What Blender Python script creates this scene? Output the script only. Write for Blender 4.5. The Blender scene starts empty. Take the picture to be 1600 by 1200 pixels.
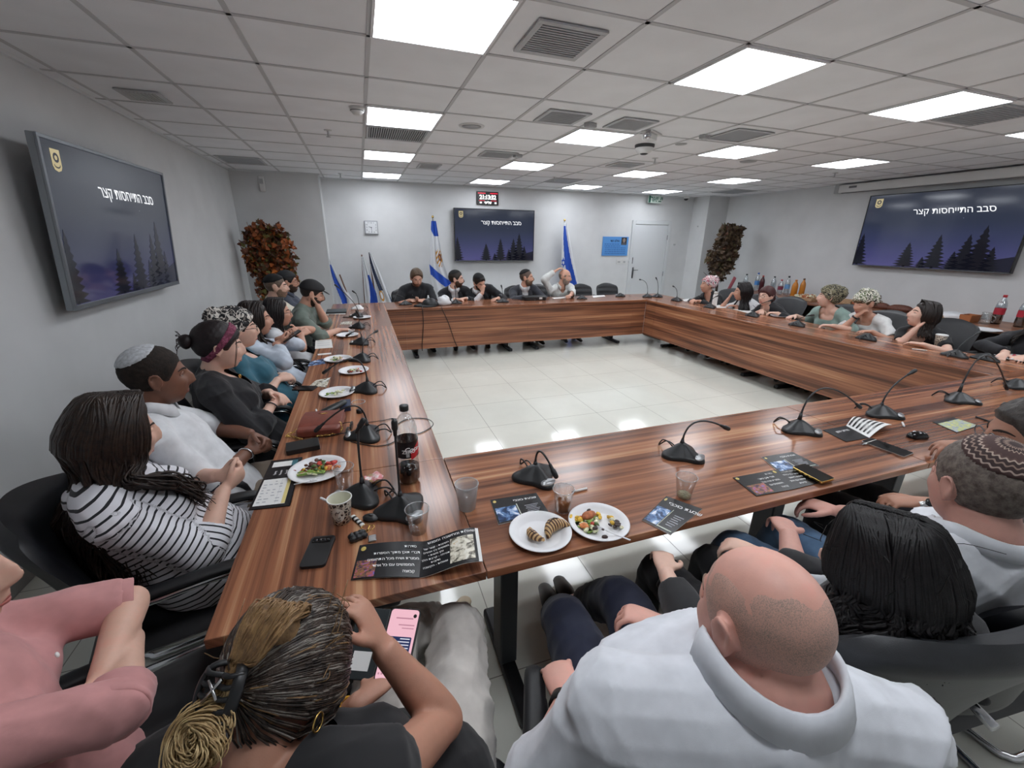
import bpy, bmesh, math, random
import numpy as np
from mathutils import Vector, Matrix
random.seed(7); np.random.seed(7)
SC = bpy.context.scene
COL = SC.collection
pi = math.pi

# ------------------------------------------------------------------ camera
CAM_F = 653.84                      # focal length in pixels of a 1600 x 1200 frame
CAM_YAW, CAM_PITCH, CAM_ROLL = 0.337203, 0.333400, 0.013119
ROOM_H = 2.62
CAM_POS = np.array([-0.1419, -2.0194, ROOM_H - 0.9449])
def cam_axes():
    cy, sy = math.cos(CAM_YAW), math.sin(CAM_YAW); cp, sp = math.cos(CAM_PITCH), math.sin(CAM_PITCH)
    f = np.array([sy*cp, cy*cp, -sp]); r = np.array([cy, -sy, 0.0]); u = np.cross(r, f)
    cr, sr = math.cos(CAM_ROLL), math.sin(CAM_ROLL)
    return cr*r+sr*u, -sr*r+cr*u, f
AX_R, AX_U, AX_F = cam_axes()
cam_data = bpy.data.cameras.new('camera'); cam = bpy.data.objects.new('camera', cam_data); COL.objects.link(cam)
cam_data.sensor_fit = 'HORIZONTAL'; cam_data.sensor_width = 36.0
cam_data.lens = CAM_F/1600*36; cam_data.clip_start = 0.02; cam_data.clip_end = 60
cam.matrix_world = Matrix([[AX_R[i], AX_U[i], -AX_F[i], CAM_POS[i]] for i in range(3)] + [[0,0,0,1]])
SC.camera = cam
# ------------------------------------------------------------------ world, light, exposure
world = bpy.data.worlds.new('room_air'); SC.world = world; world.use_nodes = True
world.node_tree.nodes['Background'].inputs[0].default_value = (0.8, 0.9, 1.0, 1)
world.node_tree.nodes['Background'].inputs[1].default_value = 0.0
PANEL_LIGHT = 9.0                   # emission of the ceiling light panels
SC.view_settings.view_transform = 'Standard'; SC.view_settings.look = 'None'
SC.view_settings.exposure = 0.48; SC.view_settings.gamma = 1.0
SC.view_settings.use_curve_mapping = False
SC.cycles.max_bounces = 7; SC.cycles.diffuse_bounces = 4; SC.cycles.glossy_bounces = 4
SC.cycles.transmission_bounces = 7; SC.cycles.transparent_max_bounces = 12
SC.cycles.caustics_reflective = False; SC.cycles.caustics_refractive = False
SC.cycles.sample_clamp_indirect = 6.0

# ------------------------------------------------------------------ points in the place, read off the calibrated photograph
def ray(px, py): return AX_R*((px-800)/CAM_F) - AX_U*((py-600)/CAM_F) + AX_F
def on_z(px, py, z=0.75):
    d = ray(px, py); return CAM_POS + d*((z-CAM_POS[2])/d[2])
def on_y(px, py, y):
    d = ray(px, py); return CAM_POS + d*((y-CAM_POS[1])/d[1])
def on_x(px, py, x):
    d = ray(px, py); return CAM_POS + d*((x-CAM_POS[0])/d[0])

# ------------------------------------------------------------------ object helpers
def setp(o, label=None, cat=None, group=None, kind=None):
    if label: o['label'] = label
    if cat: o['category'] = cat
    if group: o['group'] = group
    if kind: o['kind'] = kind
    return o
def empty(name, loc=(0,0,0), rz=0.0, label=None, cat=None, group=None):
    o = bpy.data.objects.new(name, None); COL.objects.link(o); o.empty_display_size = 0.05
    o.location = tuple(float(v) for v in loc); o.rotation_euler = (0, 0, rz)
    return setp(o, label, cat, group)
def link_mesh(name, me, mat=None, parent=None, smooth=False):
    o = bpy.data.objects.new(name, me); COL.objects.link(o)
    if mat is not None:
        for m in (mat if isinstance(mat, (list, tuple)) else [mat]): me.materials.append(m)
    if smooth: me.polygons.foreach_set('use_smooth', [True]*len(me.polygons))
    if parent is not None: o.parent = parent
    return o
def copy_tree(o, parent=None):
    c = o.copy(); COL.objects.link(c)
    if parent is not None:
        c.parent = parent; c.matrix_parent_inverse = o.matrix_parent_inverse.copy()
    for ch in o.children: copy_tree(ch, c)
    return c

class MB:
    """collects vertices and faces; build() links ONE mesh object"""
    def __init__(s): s.v = []; s.f = []; s.n = 0; s.mi = []
    def add(s, V, F, mi=0):
        V = np.asarray(V, float).reshape(-1, 3); s.v.append(V)
        k = s.n
        s.f.extend([tuple(int(i)+k for i in f) for f in F]); s.mi.extend([mi]*len(F)); s.n += len(V)
        return s
    def verts(s): return np.concatenate(s.v) if s.v else np.zeros((0,3))
    def mesh(s, name):
        me = bpy.data.meshes.new(name); me.from_pydata(s.verts().tolist(), [], s.f)
        if any(s.mi): me.polygons.foreach_set('material_index', s.mi)
        me.update(); return me
    def build(s, name, mat=None, parent=None, smooth=False, bevel=0.0, seg=2, auto=None):
        o = link_mesh(name, s.mesh(name), mat, parent, smooth)
        if bevel:
            m = o.modifiers.new('bevel', 'BEVEL'); m.width = bevel; m.segments = seg; m.limit_method = 'ANGLE'; m.angle_limit = 0.6
            if smooth or auto: m.harden_normals = True
        return o
    # --- shapes
    def box(s, lo, hi, mi=0, rz=0.0, c=None):
        x0,y0,z0 = lo; x1,y1,z1 = hi
        V = np.array([(x0,y0,z0),(x1,y0,z0),(x1,y1,z0),(x0,y1,z0),(x0,y0,z1),(x1,y0,z1),(x1,y1,z1),(x0,y1,z1)], float)
        if rz:
            cc = np.array(c if c is not None else ((x0+x1)/2,(y0+y1)/2,0)); R = rotz(rz); V = (V-cc)@R.T+cc
        return s.add(V, [(0,3,2,1),(4,5,6,7),(0,1,5,4),(1,2,6,5),(2,3,7,6),(3,0,4,7)], mi)
    def quad(s, a, b, c, d, mi=0): return s.add([a,b,c,d], [(0,1,2,3)], mi)
    def tube(s, pts, r, n=10, up=None, sub=0, cap=True, rnd=False, mi=0, closed=False):
        V, F = tube(pts, r, n, up, sub, cap, rnd, closed); return s.add(V, F, mi)
    def ell(s, c, a, R=None, n=16, m=10, mi=0):
        V, F = ellipsoid(c, a, R, n, m); return s.add(V, F, mi)
    def lathe(s, prof, c=(0,0,0), n=32, mi=0, caps=True):
        V, F = lathe(prof, n, caps); return s.add(V+np.asarray(c, float), F, mi)
    def prism(s, poly, z0, z1, mi=0):
        n = len(poly); V = [(x,y,z0) for x,y in poly]+[(x,y,z1) for x,y in poly]
        F = [tuple(range(n-1,-1,-1)), tuple(range(n,2*n))]+[(i,(i+1)%n,n+(i+1)%n,n+i) for i in range(n)]
        return s.add(V, F, mi)
def rotz(a): c,s_ = math.cos(a), math.sin(a); return np.array([[c,-s_,0],[s_,c,0],[0,0,1]])
def rotx(a): c,s_ = math.cos(a), math.sin(a); return np.array([[1,0,0],[0,c,-s_],[0,s_,c]])
def roty(a): c,s_ = math.cos(a), math.sin(a); return np.array([[c,0,s_],[0,1,0],[-s_,0,c]])
def nrm(v): v = np.asarray(v, float); return v/max(np.linalg.norm(v), 1e-9)
def spline(P, R, sub):
    """Catmull-Rom through points and radii"""
    P = np.asarray(P, float); R = np.asarray(R, float)
    if sub < 1 or len(P) < 3:
        if sub >= 1 and len(P) == 2:
            t = np.linspace(0,1,sub+2)[:,None]; return P[0]*(1-t)+P[1]*t, R[0]*(1-t)+R[1]*t
        return P, R
    A = np.concatenate([P, R], 1); A = np.concatenate([[2*A[0]-A[1]], A, [2*A[-1]-A[-2]]])
    out = []
    for i in range(1, len(A)-2):
        for k in range(sub+1):
            t = k/(sub+1); p0,p1,p2,p3 = A[i-1],A[i],A[i+1],A[i+2]
            out.append(.5*((2*p1)+(-p0+p2)*t+(2*p0-5*p1+4*p2-p3)*t*t+(-p0+3*p1-3*p2+p3)*t**3))
    out.append(A[-2]); out = np.array(out); return out[:,:3], np.maximum(out[:,3:], 1e-4)
def tube(pts, r, n=10, up=None, sub=0, cap=True, rnd=False, closed=False):
    """swept tube; r is a number, a list of numbers or of (a, b) half axes (a along right, b along up)"""
    P = np.asarray(pts, float)
    if np.isscalar(r): r = [r]*len(P)
    R = np.array([(x, x) if np.isscalar(x) else tuple(x) for x in r], float)
    P, R = spline(P, R, sub)
    T = np.gradient(P, axis=0) if not closed else np.roll(P,-1,0)-np.roll(P,1,0)
    T /= np.maximum(np.linalg.norm(T, axis=1, keepdims=True), 1e-9)
    if rnd:
        a, b = R[0].min(), R[-1].min()
        hs = [(.0,1),(.55,.83),(.85,.52),(.97,.2)]
        P = np.concatenate([[P[0]-T[0]*a*h for h,_ in hs[:0:-1]], P, [P[-1]+T[-1]*b*h for h,_ in hs[1:]]])
        R = np.concatenate([[R[0]*k for _,k in hs[:0:-1]], R, [R[-1]*k for _,k in hs[1:]]])
        T = np.concatenate([[T[0]]*3, T, [T[-1]]*3])
    m = len(P)
    U = np.zeros((m,3))
    u = np.array([0,0,1.0]) if up is None else nrm(up)
    if abs(u@T[0]) > .97: u = np.array([0,1.0,0]) if abs(T[0][1]) < .9 else np.array([1.0,0,0])
    for i in range(m):
        if up is not None and abs(nrm(up)@T[i]) < .95: u = nrm(up)
        u = nrm(u-(u@T[i])*T[i]); U[i] = u
    W = np.cross(T, U)
    a = np.arange(n)*2*pi/n
    V = (P[:,None,:]+W[:,None,:]*(R[:,0,None]*np.cos(a))[:,:,None]+U[:,None,:]*(R[:,1,None]*np.sin(a))[:,:,None]).reshape(-1,3)
    F = []
    for i in range(m if closed else m-1):
        i2 = (i+1) % m
        for j in range(n): F.append((i*n+j, i*n+(j+1)%n, i2*n+(j+1)%n, i2*n+j))
    if cap and not closed:
        F.append(tuple(range(n-1,-1,-1))); F.append(tuple(range((m-1)*n, m*n)))
    return V, F
def ellipsoid(c, a, R=None, n=16, m=10):
    a = np.asarray(a, float)*np.ones(3)
    V = [(0,0,1)]
    for i in range(1,m):
        t = pi*i/m
        for j in range(n): V.append((math.sin(t)*math.cos(2*pi*j/n), math.sin(t)*math.sin(2*pi*j/n), math.cos(t)))
    V.append((0,0,-1)); V = np.array(V)*a
    if R is not None: V = V@np.asarray(R).T
    F = [(0,1+j,1+(j+1)%n) for j in range(n)]
    for i in range(m-2):
        b = 1+i*n
        for j in range(n): F.append((b+j, b+n+j, b+n+(j+1)%n, b+(j+1)%n))
    b = 1+(m-2)*n; e = len(V)-1
    F += [(b+j, e, b+(j+1)%n) for j in range(n)]
    return V+np.asarray(c, float), F
def lathe(prof, n=32, caps=True):
    m = len(prof); a = np.arange(n)*2*pi/n
    V = np.array([[(r*math.cos(t), r*math.sin(t), z) for t in a] for r,z in prof]).reshape(-1,3)
    F = [(i*n+j, i*n+(j+1)%n, (i+1)*n+(j+1)%n, (i+1)*n+j) for i in range(m-1) for j in range(n)]
    if caps:
        if prof[0][0] > 1e-4: F.append(tuple(range(n-1,-1,-1)))
        if prof[-1][0] > 1e-4: F.append(tuple(range((m-1)*n, m*n)))
    return V, F
def rounded_rect(w, h, r, k=5, c=(0,0)):
    out = []
    for sx, sy, a0 in ((1,1,0),(-1,1,pi/2),(-1,-1,pi),(1,-1,3*pi/2)):
        for i in range(k+1):
            a = a0+pi/2*i/k; out.append((c[0]+sx*(w/2-r)+r*math.cos(a), c[1]+sy*(h/2-r)+r*math.sin(a)))
    return out

# ------------------------------------------------------------------ materials
def lin(c):
    if isinstance(c, str): c = tuple(int(c[i:i+2],16)/255 for i in (0,2,4))
    return tuple(x/12.92 if x <= .04045 else ((x+.055)/1.055)**2.4 for x in c[:3])+(1.0,)
class NT:
    def __init__(s, name):
        s.m = bpy.data.materials.new(name); s.m.use_nodes = True; s.t = s.m.node_tree; s.N = s.t.nodes; s.L = s.t.links
        s.b = s.N['Principled BSDF']
    def n(s, typ, **k):
        o = s.N.new(typ)
        for a, v in k.items():
            if a.startswith('i_'):
                key = a[2:]; key = int(key) if key.isdigit() else key.replace('_',' ')
                o.inputs[key].default_value = v
            else: setattr(o, a, v)
        return o
    def l(s, a, b): s.L.new(a, b)
    def ramp(s, fac, stops, interp='LINEAR'):
        r = s.N.new('ShaderNodeValToRGB'); r.color_ramp.interpolation = interp
        e = r.color_ramp.elements
        while len(e) > 1: e.remove(e[-1])
        e[0].position = stops[0][0]; e[0].color = lin(stops[0][1])
        for p, c in stops[1:]:
            x = e.new(p); x.color = lin(c)
        s.l(fac, r.inputs[0]); return r.outputs[0]
    def coord(s, kind='Object', scale=(1,1,1), rot=(0,0,0), loc=(0,0,0)):
        t = s.n('ShaderNodeTexCoord'); mp = s.n('ShaderNodeMapping'); s.l(t.outputs[kind], mp.inputs[0])
        mp.inputs['Scale'].default_value = scale; mp.inputs['Rotation'].default_value = rot; mp.inputs['Location'].default_value = loc
        return mp.outputs[0]
    def noise(s, vec, scale, detail=3, rough=.5, dist=0):
        o = s.n('ShaderNodeTexNoise'); s.l(vec, o.inputs['Vector']); o.inputs['Scale'].default_value = scale
        o.inputs['Detail'].default_value = detail; o.inputs['Roughness'].default_value = rough; o.inputs['Distortion'].default_value = dist
        return o.outputs['Fac']
    def bump(s, h, strength=.2, dist=.01):
        b = s.n('ShaderNodeBump'); b.inputs['Strength'].default_value = strength; b.inputs['Distance'].default_value = dist
        s.l(h, b.inputs['Height']); s.l(b.outputs[0], s.b.inputs['Normal'])
    def set(s, **k):
        for a, v in k.items():
            key = a.replace('_', ' ')
            s.b.inputs[key].default_value = lin(v) if key in ('Base Color','Emission Color') else v
        return s
MATS = {}
def mat(name, col=None, rough=.5, metal=0.0, var=0.0, vscale=40, bump=0.0, bscale=200, **k):
    """plain surface with a little procedural variation of colour and relief"""
    if name in MATS: return MATS[name]
    t = NT(name); t.set(Base_Color=col, Roughness=rough, Metallic=metal, **k)
    v = None
    if var or bump: v = t.coord('Object')
    if var:
        f = t.noise(v, vscale, 4)
        c = np.array([int(col[i:i+2],16)/255 for i in (0,2,4)]) if isinstance(col, str) else np.array(col[:3])
        t.l(t.ramp(f, [(.3, tuple(np.clip(c*(1-var),0,1))), (.7, tuple(np.clip(c*(1+var),0,1)))]), t.b.inputs['Base Color'])
    if bump: t.bump(t.noise(v, bscale, 2), bump, .002)
    MATS[name] = t.m; return t.m
def emit(name, col, strength, base='050505', rough=.3):
    if name in MATS: return MATS[name]
    t = NT(name); t.set(Base_Color=base, Roughness=rough, Emission_Color=col, Emission_Strength=strength)
    MATS[name] = t.m; return t.m
def glass(name, col='ffffff', rough=.02, alpha=.12, spec=.5, milk=False):
    """thin clear plastic: mostly see-through with a fresnel sheen"""
    if name in MATS: return MATS[name]
    t = NT(name); out = t.N['Material Output']
    tr = t.n('ShaderNodeBsdfTransparent'); tr.inputs[0].default_value = lin(col)
    if milk: t.set(Base_Color='e6eaec', Roughness=.3); refl = t.b.outputs[0]
    else:
        gl = t.n('ShaderNodeBsdfGlossy'); gl.inputs['Roughness'].default_value = .04; refl = gl.outputs[0]
    lw = t.n('ShaderNodeLayerWeight'); lw.inputs['Blend'].default_value = .3
    mr = t.n('ShaderNodeMapRange'); t.l(lw.outputs['Facing'], mr.inputs[0])
    mr.inputs[3].default_value = alpha; mr.inputs[4].default_value = min(1, alpha+.5)
    mx = t.n('ShaderNodeMixShader'); t.l(mr.outputs[0], mx.inputs[0]); t.l(tr.outputs[0], mx.inputs[1]); t.l(refl, mx.inputs[2])
    t.l(mx.outputs[0], out.inputs[0]); MATS[name] = t.m; return t.m
# ------------------------------------------------------------------ the room shell
XL, XR, YF, YB, H = -1.90, 7.72, 6.45, -3.5, ROOM_H
COLX0, COLX1, COLY = -0.66, 7.17, 5.97          # the two boxed-out corners of the far wall
def wall_mat(name, col, bump=.12):
    t = NT(name); t.set(Base_Color=col, Roughness=.75)
    v = t.coord('Object'); a = t.noise(v, 3, 3); b = t.noise(v, 260, 2)
    c = np.array(lin(col)[:3])**(1/2.2)
    t.l(t.ramp(a, [(.3, tuple(c*.975)), (.7, tuple(np.minimum(c*1.01,1)))]), t.b.inputs['Base Color'])
    t.bump(b, bump, .002); return t.m
M_WALL = wall_mat('white_wall_paint', 'd9dadb')
M_CEIL = wall_mat('ceiling_tile', 'eff0f3', .25)
M_TBAR = mat('ceiling_grid_metal', 'c2c2c4', .5)
M_TRIM = mat('white_trim', 'd8dbdd', .45)
def floor_mat():
    t = NT('floor_tiles'); t.set(Roughness=.09)
    g = t.n('ShaderNodeNewGeometry'); sp = t.n('ShaderNodeSeparateXYZ'); t.l(g.outputs['Position'], sp.inputs[0])
    S, X0, Y0 = .575, .845, 1.44
    def line(sock, o):
        a = t.n('ShaderNodeMath', operation='SUBTRACT'); t.l(sock, a.inputs[0]); a.inputs[1].default_value = o-100*S
        m = t.n('ShaderNodeMath', operation='MODULO'); t.l(a.outputs[0], m.inputs[0]); m.inputs[1].default_value = S
        h = t.n('ShaderNodeMath', operation='SUBTRACT'); t.l(m.outputs[0], h.inputs[0]); h.inputs[1].default_value = S/2
        b = t.n('ShaderNodeMath', operation='ABSOLUTE'); t.l(h.outputs[0], b.inputs[0])
        c = t.n('ShaderNodeMath', operation='GREATER_THAN'); t.l(b.outputs[0], c.inputs[0]); c.inputs[1].default_value = S/2-.0022
        return c.outputs[0]
    mx = t.n('ShaderNodeMath', operation='MAXIMUM'); t.l(line(sp.outputs[0], X0), mx.inputs[0]); t.l(line(sp.outputs[1], Y0), mx.inputs[1])
    v = t.coord('Object'); n1 = t.noise(v, 2.2, 4, .6)
    tile = t.ramp(n1, [(.3, 'dcdcd2'), (.7, 'e4e4da')])
    mix = t.n('ShaderNodeMix', data_type='RGBA'); t.l(mx.outputs[0], mix.inputs[0]); t.l(tile, mix.inputs[6]); mix.inputs[7].default_value = lin('8f8d83')
    t.l(mix.outputs[2], t.b.inputs['Base Color'])
    mr = t.n('ShaderNodeMapRange'); t.l(mx.outputs[0], mr.inputs[0]); mr.inputs[3].default_value = .09; mr.inputs[4].default_value = .6
    t.l(mr.outputs[0], t.b.inputs['Roughness'])
    return t.m
def struct(name, mb, m, **k):
    o = mb.build(name, m, **k); o['kind'] = 'structure'; return o
T = .12
struct('floor', MB().box((XL-T, YB-T, -.1), (XR+T, YF+T, 0)), floor_mat())
struct('wall_left', MB().box((XL-T, YB, 0), (XL, YF, H)), M_WALL)
struct('wall_right', MB().box((XR, YB, 0), (XR+T, YF, H)), M_WALL)
struct('wall_far', MB().box((XL-T, YF, 0), (XR+T, YF+T, H)), M_WALL)
struct('wall_near', MB().box((XL-T, YB-T, 0), (XR+T, YB, H)), M_WALL)
struct('wall_far_left', MB().box((XL, COLY, 0), (COLX0, YF, H)), M_WALL)
struct('wall_far_right', MB().box((COLX1, COLY, 0), (XR, YF, H)), M_WALL)
struct('ceiling', MB().box((XL-T, YB-T, H), (XR+T, YF+T, H+.1)), M_CEIL)
# the visible ceiling grid of T-bars, a shallow relief below the tiles, with an edge angle along the walls
g = MB()
for c in range(-3, 13):
    x = .6*c; g.box((x-.012, YB, H-.004), (x+.012, YF, H+.01))
for r in range(-5, 11):
    y = .6*r; g.box((XL, y-.012, H-.004), (XR, y+.012, H+.01))
struct('trim_1', g, M_TBAR)
g = MB()
g.box((XL, YB, H-.02), (XL+.022, COLY, H)).box((XR-.022, YB, H-.02), (XR, COLY, H))
g.box((XL, COLY-.022, H-.02), (COLX0+.022, COLY, H)).box((COLX1-.022, COLY-.022, H-.02), (XR, COLY, H))
g.box((COLX0, YF-.022, H-.02), (COLX1, YF, H))
struct('trim_2', g, M_TRIM)
M_SKIRT = mat('skirting_tile', 'a9a7a4', .35, var=.05, vscale=9)
struct('baseboard_left', MB().box((XL, YB, 0), (XL+.012, COLY, .085)), M_SKIRT)
struct('baseboard_right', MB().box((XR-.012, YB, 0), (XR, COLY, .085)), M_SKIRT)
struct('baseboard_far', MB().box((COLX0, YF-.012, 0), (COLX1, YF, .085)), M_SKIRT)
# corner bead on the boxed-out corner
struct('trim_3', MB().box((COLX0-.012, COLY-.003, 0), (COLX0+.003, COLY+.012, H)), M_TRIM)

# ------------------------------------------------------------------ ceiling light panels
M_DIFF = emit('light_diffuser', 'f3f8ff', PANEL_LIGHT, base='ffffff')
M_LFRAME = mat('light_frame', 'e8e8ea', .4)
ROWS = {-3: 'row over the near chairs', 0: 'nearest full row', 3: 'second full row', 6: 'third full row', 9: 'row by the far wall'}
COLN = ['leftmost', 'second from the left', 'third from the left', 'rightmost']
proto_light = None
for r in (0, 3, 6, 9, -3):
    for k, c in enumerate((0, 3, 6, 9)):
        if proto_light is None:
            L = empty('ceiling_light', (0,0,0))
            fr = MB()
            for lo, hi in (((-.294,-.294),(.294,-.280)), ((-.294,.280),(.294,.294)), ((-.294,-.280),(-.280,.280)), ((.280,-.280),(.294,.280))):
                fr.box((lo[0],lo[1],-.009), (hi[0],hi[1],0))
            fr.build('frame', M_LFRAME, L)
            MB().box((-.28,-.28,-.006), (.28,.28,-.001)).build('diffuser', M_DIFF, L)
            proto_light = L
        else: L = copy_tree(proto_light)
        L.location = (.6*c+.3, .6*r+.3, H-.0045)
        setp(L, 'square ceiling light panel, %s in the %s' % (COLN[k], ROWS[r]), 'ceiling light', 'ceiling light panels')

# ------------------------------------------------------------------ vents, detectors and the like in the ceiling
M_VENT = mat('vent_metal', 'b9bbbd', .45); M_DARK = mat('vent_shadow', '55575a', .8); M_GREYP = mat('grey_vent_face', '979a9e', .6)
M_PLW = mat('white_plastic', 'd9d9d8', .4); M_BLK = mat('black_plastic', '1b1c1e', .4); M_CHR = mat('chrome', 'c9cbce', .16, 1.0)
def vent(name, x, y, w, d, label, slats='y', n=11, rim=.03, face=None):
    v = empty(name, (x, y, H-.004), 0, label, 'vent', 'ceiling vents')
    f = MB()
    for lo, hi in (((-w/2,-d/2),(w/2,-d/2+rim)), ((-w/2,d/2-rim),(w/2,d/2)), ((-w/2,-d/2+rim),(-w/2+rim,d/2-rim)), ((w/2-rim,-d/2+rim),(w/2,d/2-rim))):
        f.box((lo[0],lo[1],-.01), (hi[0],hi[1],0))
    f.build('frame', M_VENT, v, bevel=.002)
    MB().box((-w/2+rim,-d/2+rim,-.002), (w/2-rim,d/2-rim,0)).build('duct_opening', face or M_DARK, v)
    if n:
        s = MB(); iw, idp = w-2*rim, d-2*rim
        for i in range(n):
            t = (i+.5)/n
            if slats == 'x': s.box((-iw/2, -idp/2+idp*t-.003, -.012), (iw/2, -idp/2+idp*t+.004, -.002))
            else: s.box((-iw/2+iw*t-.003, -idp/2, -.012), (-iw/2+iw*t+.004, idp/2, -.002))
        s.build('louvre_blades', M_VENT, v)
    return v
vent('air_vent', .9, .31, .36, .36, 'large louvred air vent in the ceiling right of the nearest light panel', 'x', 13)
vent('air_vent', .3, 2.68, .56, .5, 'wide slatted air grille tight behind the second light of the left row', 'y', 26, .02)
vent('air_vent', 1.51, 1.56, .36, .36, 'louvred air vent with pale rim beside the round ceiling speaker', 'x', 12)
vent('air_vent', 2.14, 1.53, .34, .34, 'dark mesh air vent in the ceiling near the projector bracket', 'x', 16)
vent('air_vent', 3.3, 1.5, .42, .42, 'flat grey vent plate in the ceiling in front of a light panel', 'x', 0, .02, M_GREYP)
vent('air_vent', 1.5, 3.28, .4, .36, 'grey air vent in the middle of the ceiling left of a light panel', 'x', 10, .03, M_GREYP)
vent('air_vent', .87, 4.47, .3, .4, 'small dark air vent beside the third light of the left row', 'x', 9)
vent('air_vent', 3.25, 3.3, .38, .34, 'air vent in the ceiling just before the third row of lights', 'x', 10, .03, M_GREYP)
vent('air_vent', 3.2, 5.07, .5, .5, 'flat grey vent near the far wall between two light panels', 'x', 0, .02, M_GREYP)
vent('air_vent', 6.95, 5.1, .55, .6, 'flat grey vent above the far right corner plant', 'x', 0, .02, M_GREYP)
vent('air_vent', 4.5, .3, .5, .44, 'grey vent beside the right light of the nearest row', 'x', 12, .02, M_GREYP)
vent('air_vent', -1.5, 2.17, .26, .26, 'small slatted air vent in the ceiling above the left television', 'y', 9)
vent('air_vent', -1.5, 5.0, .5, .56, 'flat grey vent in the ceiling above the orange plant', 'x', 0, .02, M_GREYP)
def sprinkler(x, y, label):
    s = empty('fire_sprinkler', (x, y, H), 0, label, 'sprinkler', 'fire sprinklers')
    MB().lathe([(.035,-.006),(.035,0)], n=20).build('escutcheon', M_PLW, s, True)
    MB().lathe([(.004,-.055),(.009,-.05),(.009,-.01),(.012,-.006)], n=12).build('nozzle', M_VENT, s, True)
    MB().lathe([(.001,-.062),(.018,-.06),(.022,-.056),(.001,-.054)], n=16).build('deflector', M_VENT, s, True)
sprinkler(-.32, 2.79, 'fire sprinkler in the ceiling left of the second left light')
sprinkler(-.32, 5.79, 'fire sprinkler in the ceiling above the clock corner')
sprinkler(3.33, 2.77, 'fire sprinkler in the ceiling behind the dark round camera')
sprinkler(6.33, 2.71, 'fire sprinkler in the ceiling before the right television')
sprinkler(2.9, 4.75, 'fire sprinkler in the ceiling between two far light panels')
s = empty('smoke_detector', (-.06, 1.92, H), 0, 'round white smoke detector at the corner of the second left light', 'smoke detector')
MB().lathe([(.001,-.05),(.03,-.05),(.042,-.035),(.05,-.03),(.055,-.012),(.06,0)], n=28).build('body', M_PLW, s, True)
MB().lathe([(.0515,-.027),(.053,-.024),(.0515,-.021)], n=28, caps=False).build('slots', M_DARK, s, True)
s = empty('ceiling_speaker', (.9, 2.13, H), 0, 'round white speaker grille set in the ceiling', 'speaker')
MB().lathe([(.085,-.004),(.1,-.01),(.112,-.006),(.115,0)], n=36).build('rim', M_PLW, s, True)
MB().lathe([(.001,-.006),(.085,-.005)], n=36).build('grille', M_VENT, s, True)
s = empty('dome_camera', (2.77, 2.2, H), 0, 'round ceiling camera with dark collar and white body', 'camera')
MB().lathe([(.095,-.03),(.1,-.015),(.1,0)], n=32).build('collar', mat('dark_collar', '3d4043', .5), s, True)
MB().lathe([(.001,-.085),(.045,-.083),(.075,-.065),(.094,-.032),(.09,-.028)], n=32).build('body', M_PLW, s, True)
MB().lathe([(.001,-.094),(.025,-.092),(.043,-.083)], n=24).build('lens_dome', M_BLK, s, True)
s = empty('ceiling_bracket', (2.5, 1.72, H), .5, 'white bracket sensor with small silver lens on the ceiling', 'sensor')
MB().box((-.12,-.05,-.02),(.12,.05,0)).box((-.1,-.04,-.07),(.04,.04,-.02)).build('bracket', M_PLW, s, bevel=.006)
MB().ell((-.13,-.03,-.05), (.02,.03,.03)).build('lens', M_CHR, s, True)
for x, y, lb in ((1.82,1.64,'small grey junction box beside an air vent in the ceiling'), (3.02,1.62,'small grey junction box on the ceiling left of the flat grey plate'), (1.72,3.2,'tiny grey box on the ceiling behind the middle vent')):
    s = empty('junction_box', (x, y, H), .3, lb, 'sensor', 'ceiling boxes')
    MB().box((-.05,-.03,-.035),(.05,.03,0)).build('housing', mat('grey_box','a9abad',.5), s, bevel=.006)
    MB().box((-.03,-.018,-.038),(.03,.018,-.034)).build('cover', M_VENT, s, bevel=.002)
setp(MB().lathe([(.001,-.006),(.055,-.005),(.06,0)], c=(3.08,2.02,H), n=24).build('inspection_cap', mat('grey_box','a9abad',.5), None, True), 'flat grey round cap in the ceiling left of a light panel', 'cap')
setp(MB().lathe([(.001,-.01),(.09,-.008),(.1,0)], c=(4.5,2.5,H), n=28).build('round_ceiling_vent', mat('grey_box','a9abad',.5), None, True), 'faint round vent in the ceiling behind the second row light', 'vent')
# ------------------------------------------------------------------ lettering
def text_mesh(s, size=1.0, shear=0.0, spacing=1.0, bold=0.0, rtl=False, align='CENTER', wide=1.0):
    cu = bpy.data.curves.new('lettering', 'FONT'); cu.body = s[::-1] if rtl else s
    cu.size = size; cu.shear = shear; cu.space_character = spacing; cu.offset = bold; cu.align_x = align; cu.align_y = 'CENTER'
    o = bpy.data.objects.new('lettering', cu); COL.objects.link(o)
    bpy.context.view_layer.update()
    me = bpy.data.meshes.new_from_object(o.evaluated_get(bpy.context.evaluated_depsgraph_get()))
    V = np.array([v.co[:] for v in me.vertices]) if len(me.vertices) else np.zeros((0,3)); F = [tuple(p.vertices) for p in me.polygons]
    bpy.data.objects.remove(o); bpy.data.curves.remove(cu); bpy.data.meshes.remove(me)
    V[:,0] *= wide
    return V, F
def put_text(mb, s, pos, size, M=None, **k):
    """lettering in the local x-z plane, facing -y"""
    V, F = text_mesh(s, size, **k)
    if len(V): mb.add(np.stack([V[:,0]+pos[0], np.full(len(V), pos[1]), V[:,1]+pos[2]], 1), F)
    return mb
def flat(mb, poly, y, mi=0):
    """flat polygon in the local x-z plane facing -y"""
    return mb.add([(x, y, z) for x, z in poly], [tuple(range(len(poly)))], mi)

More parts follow.
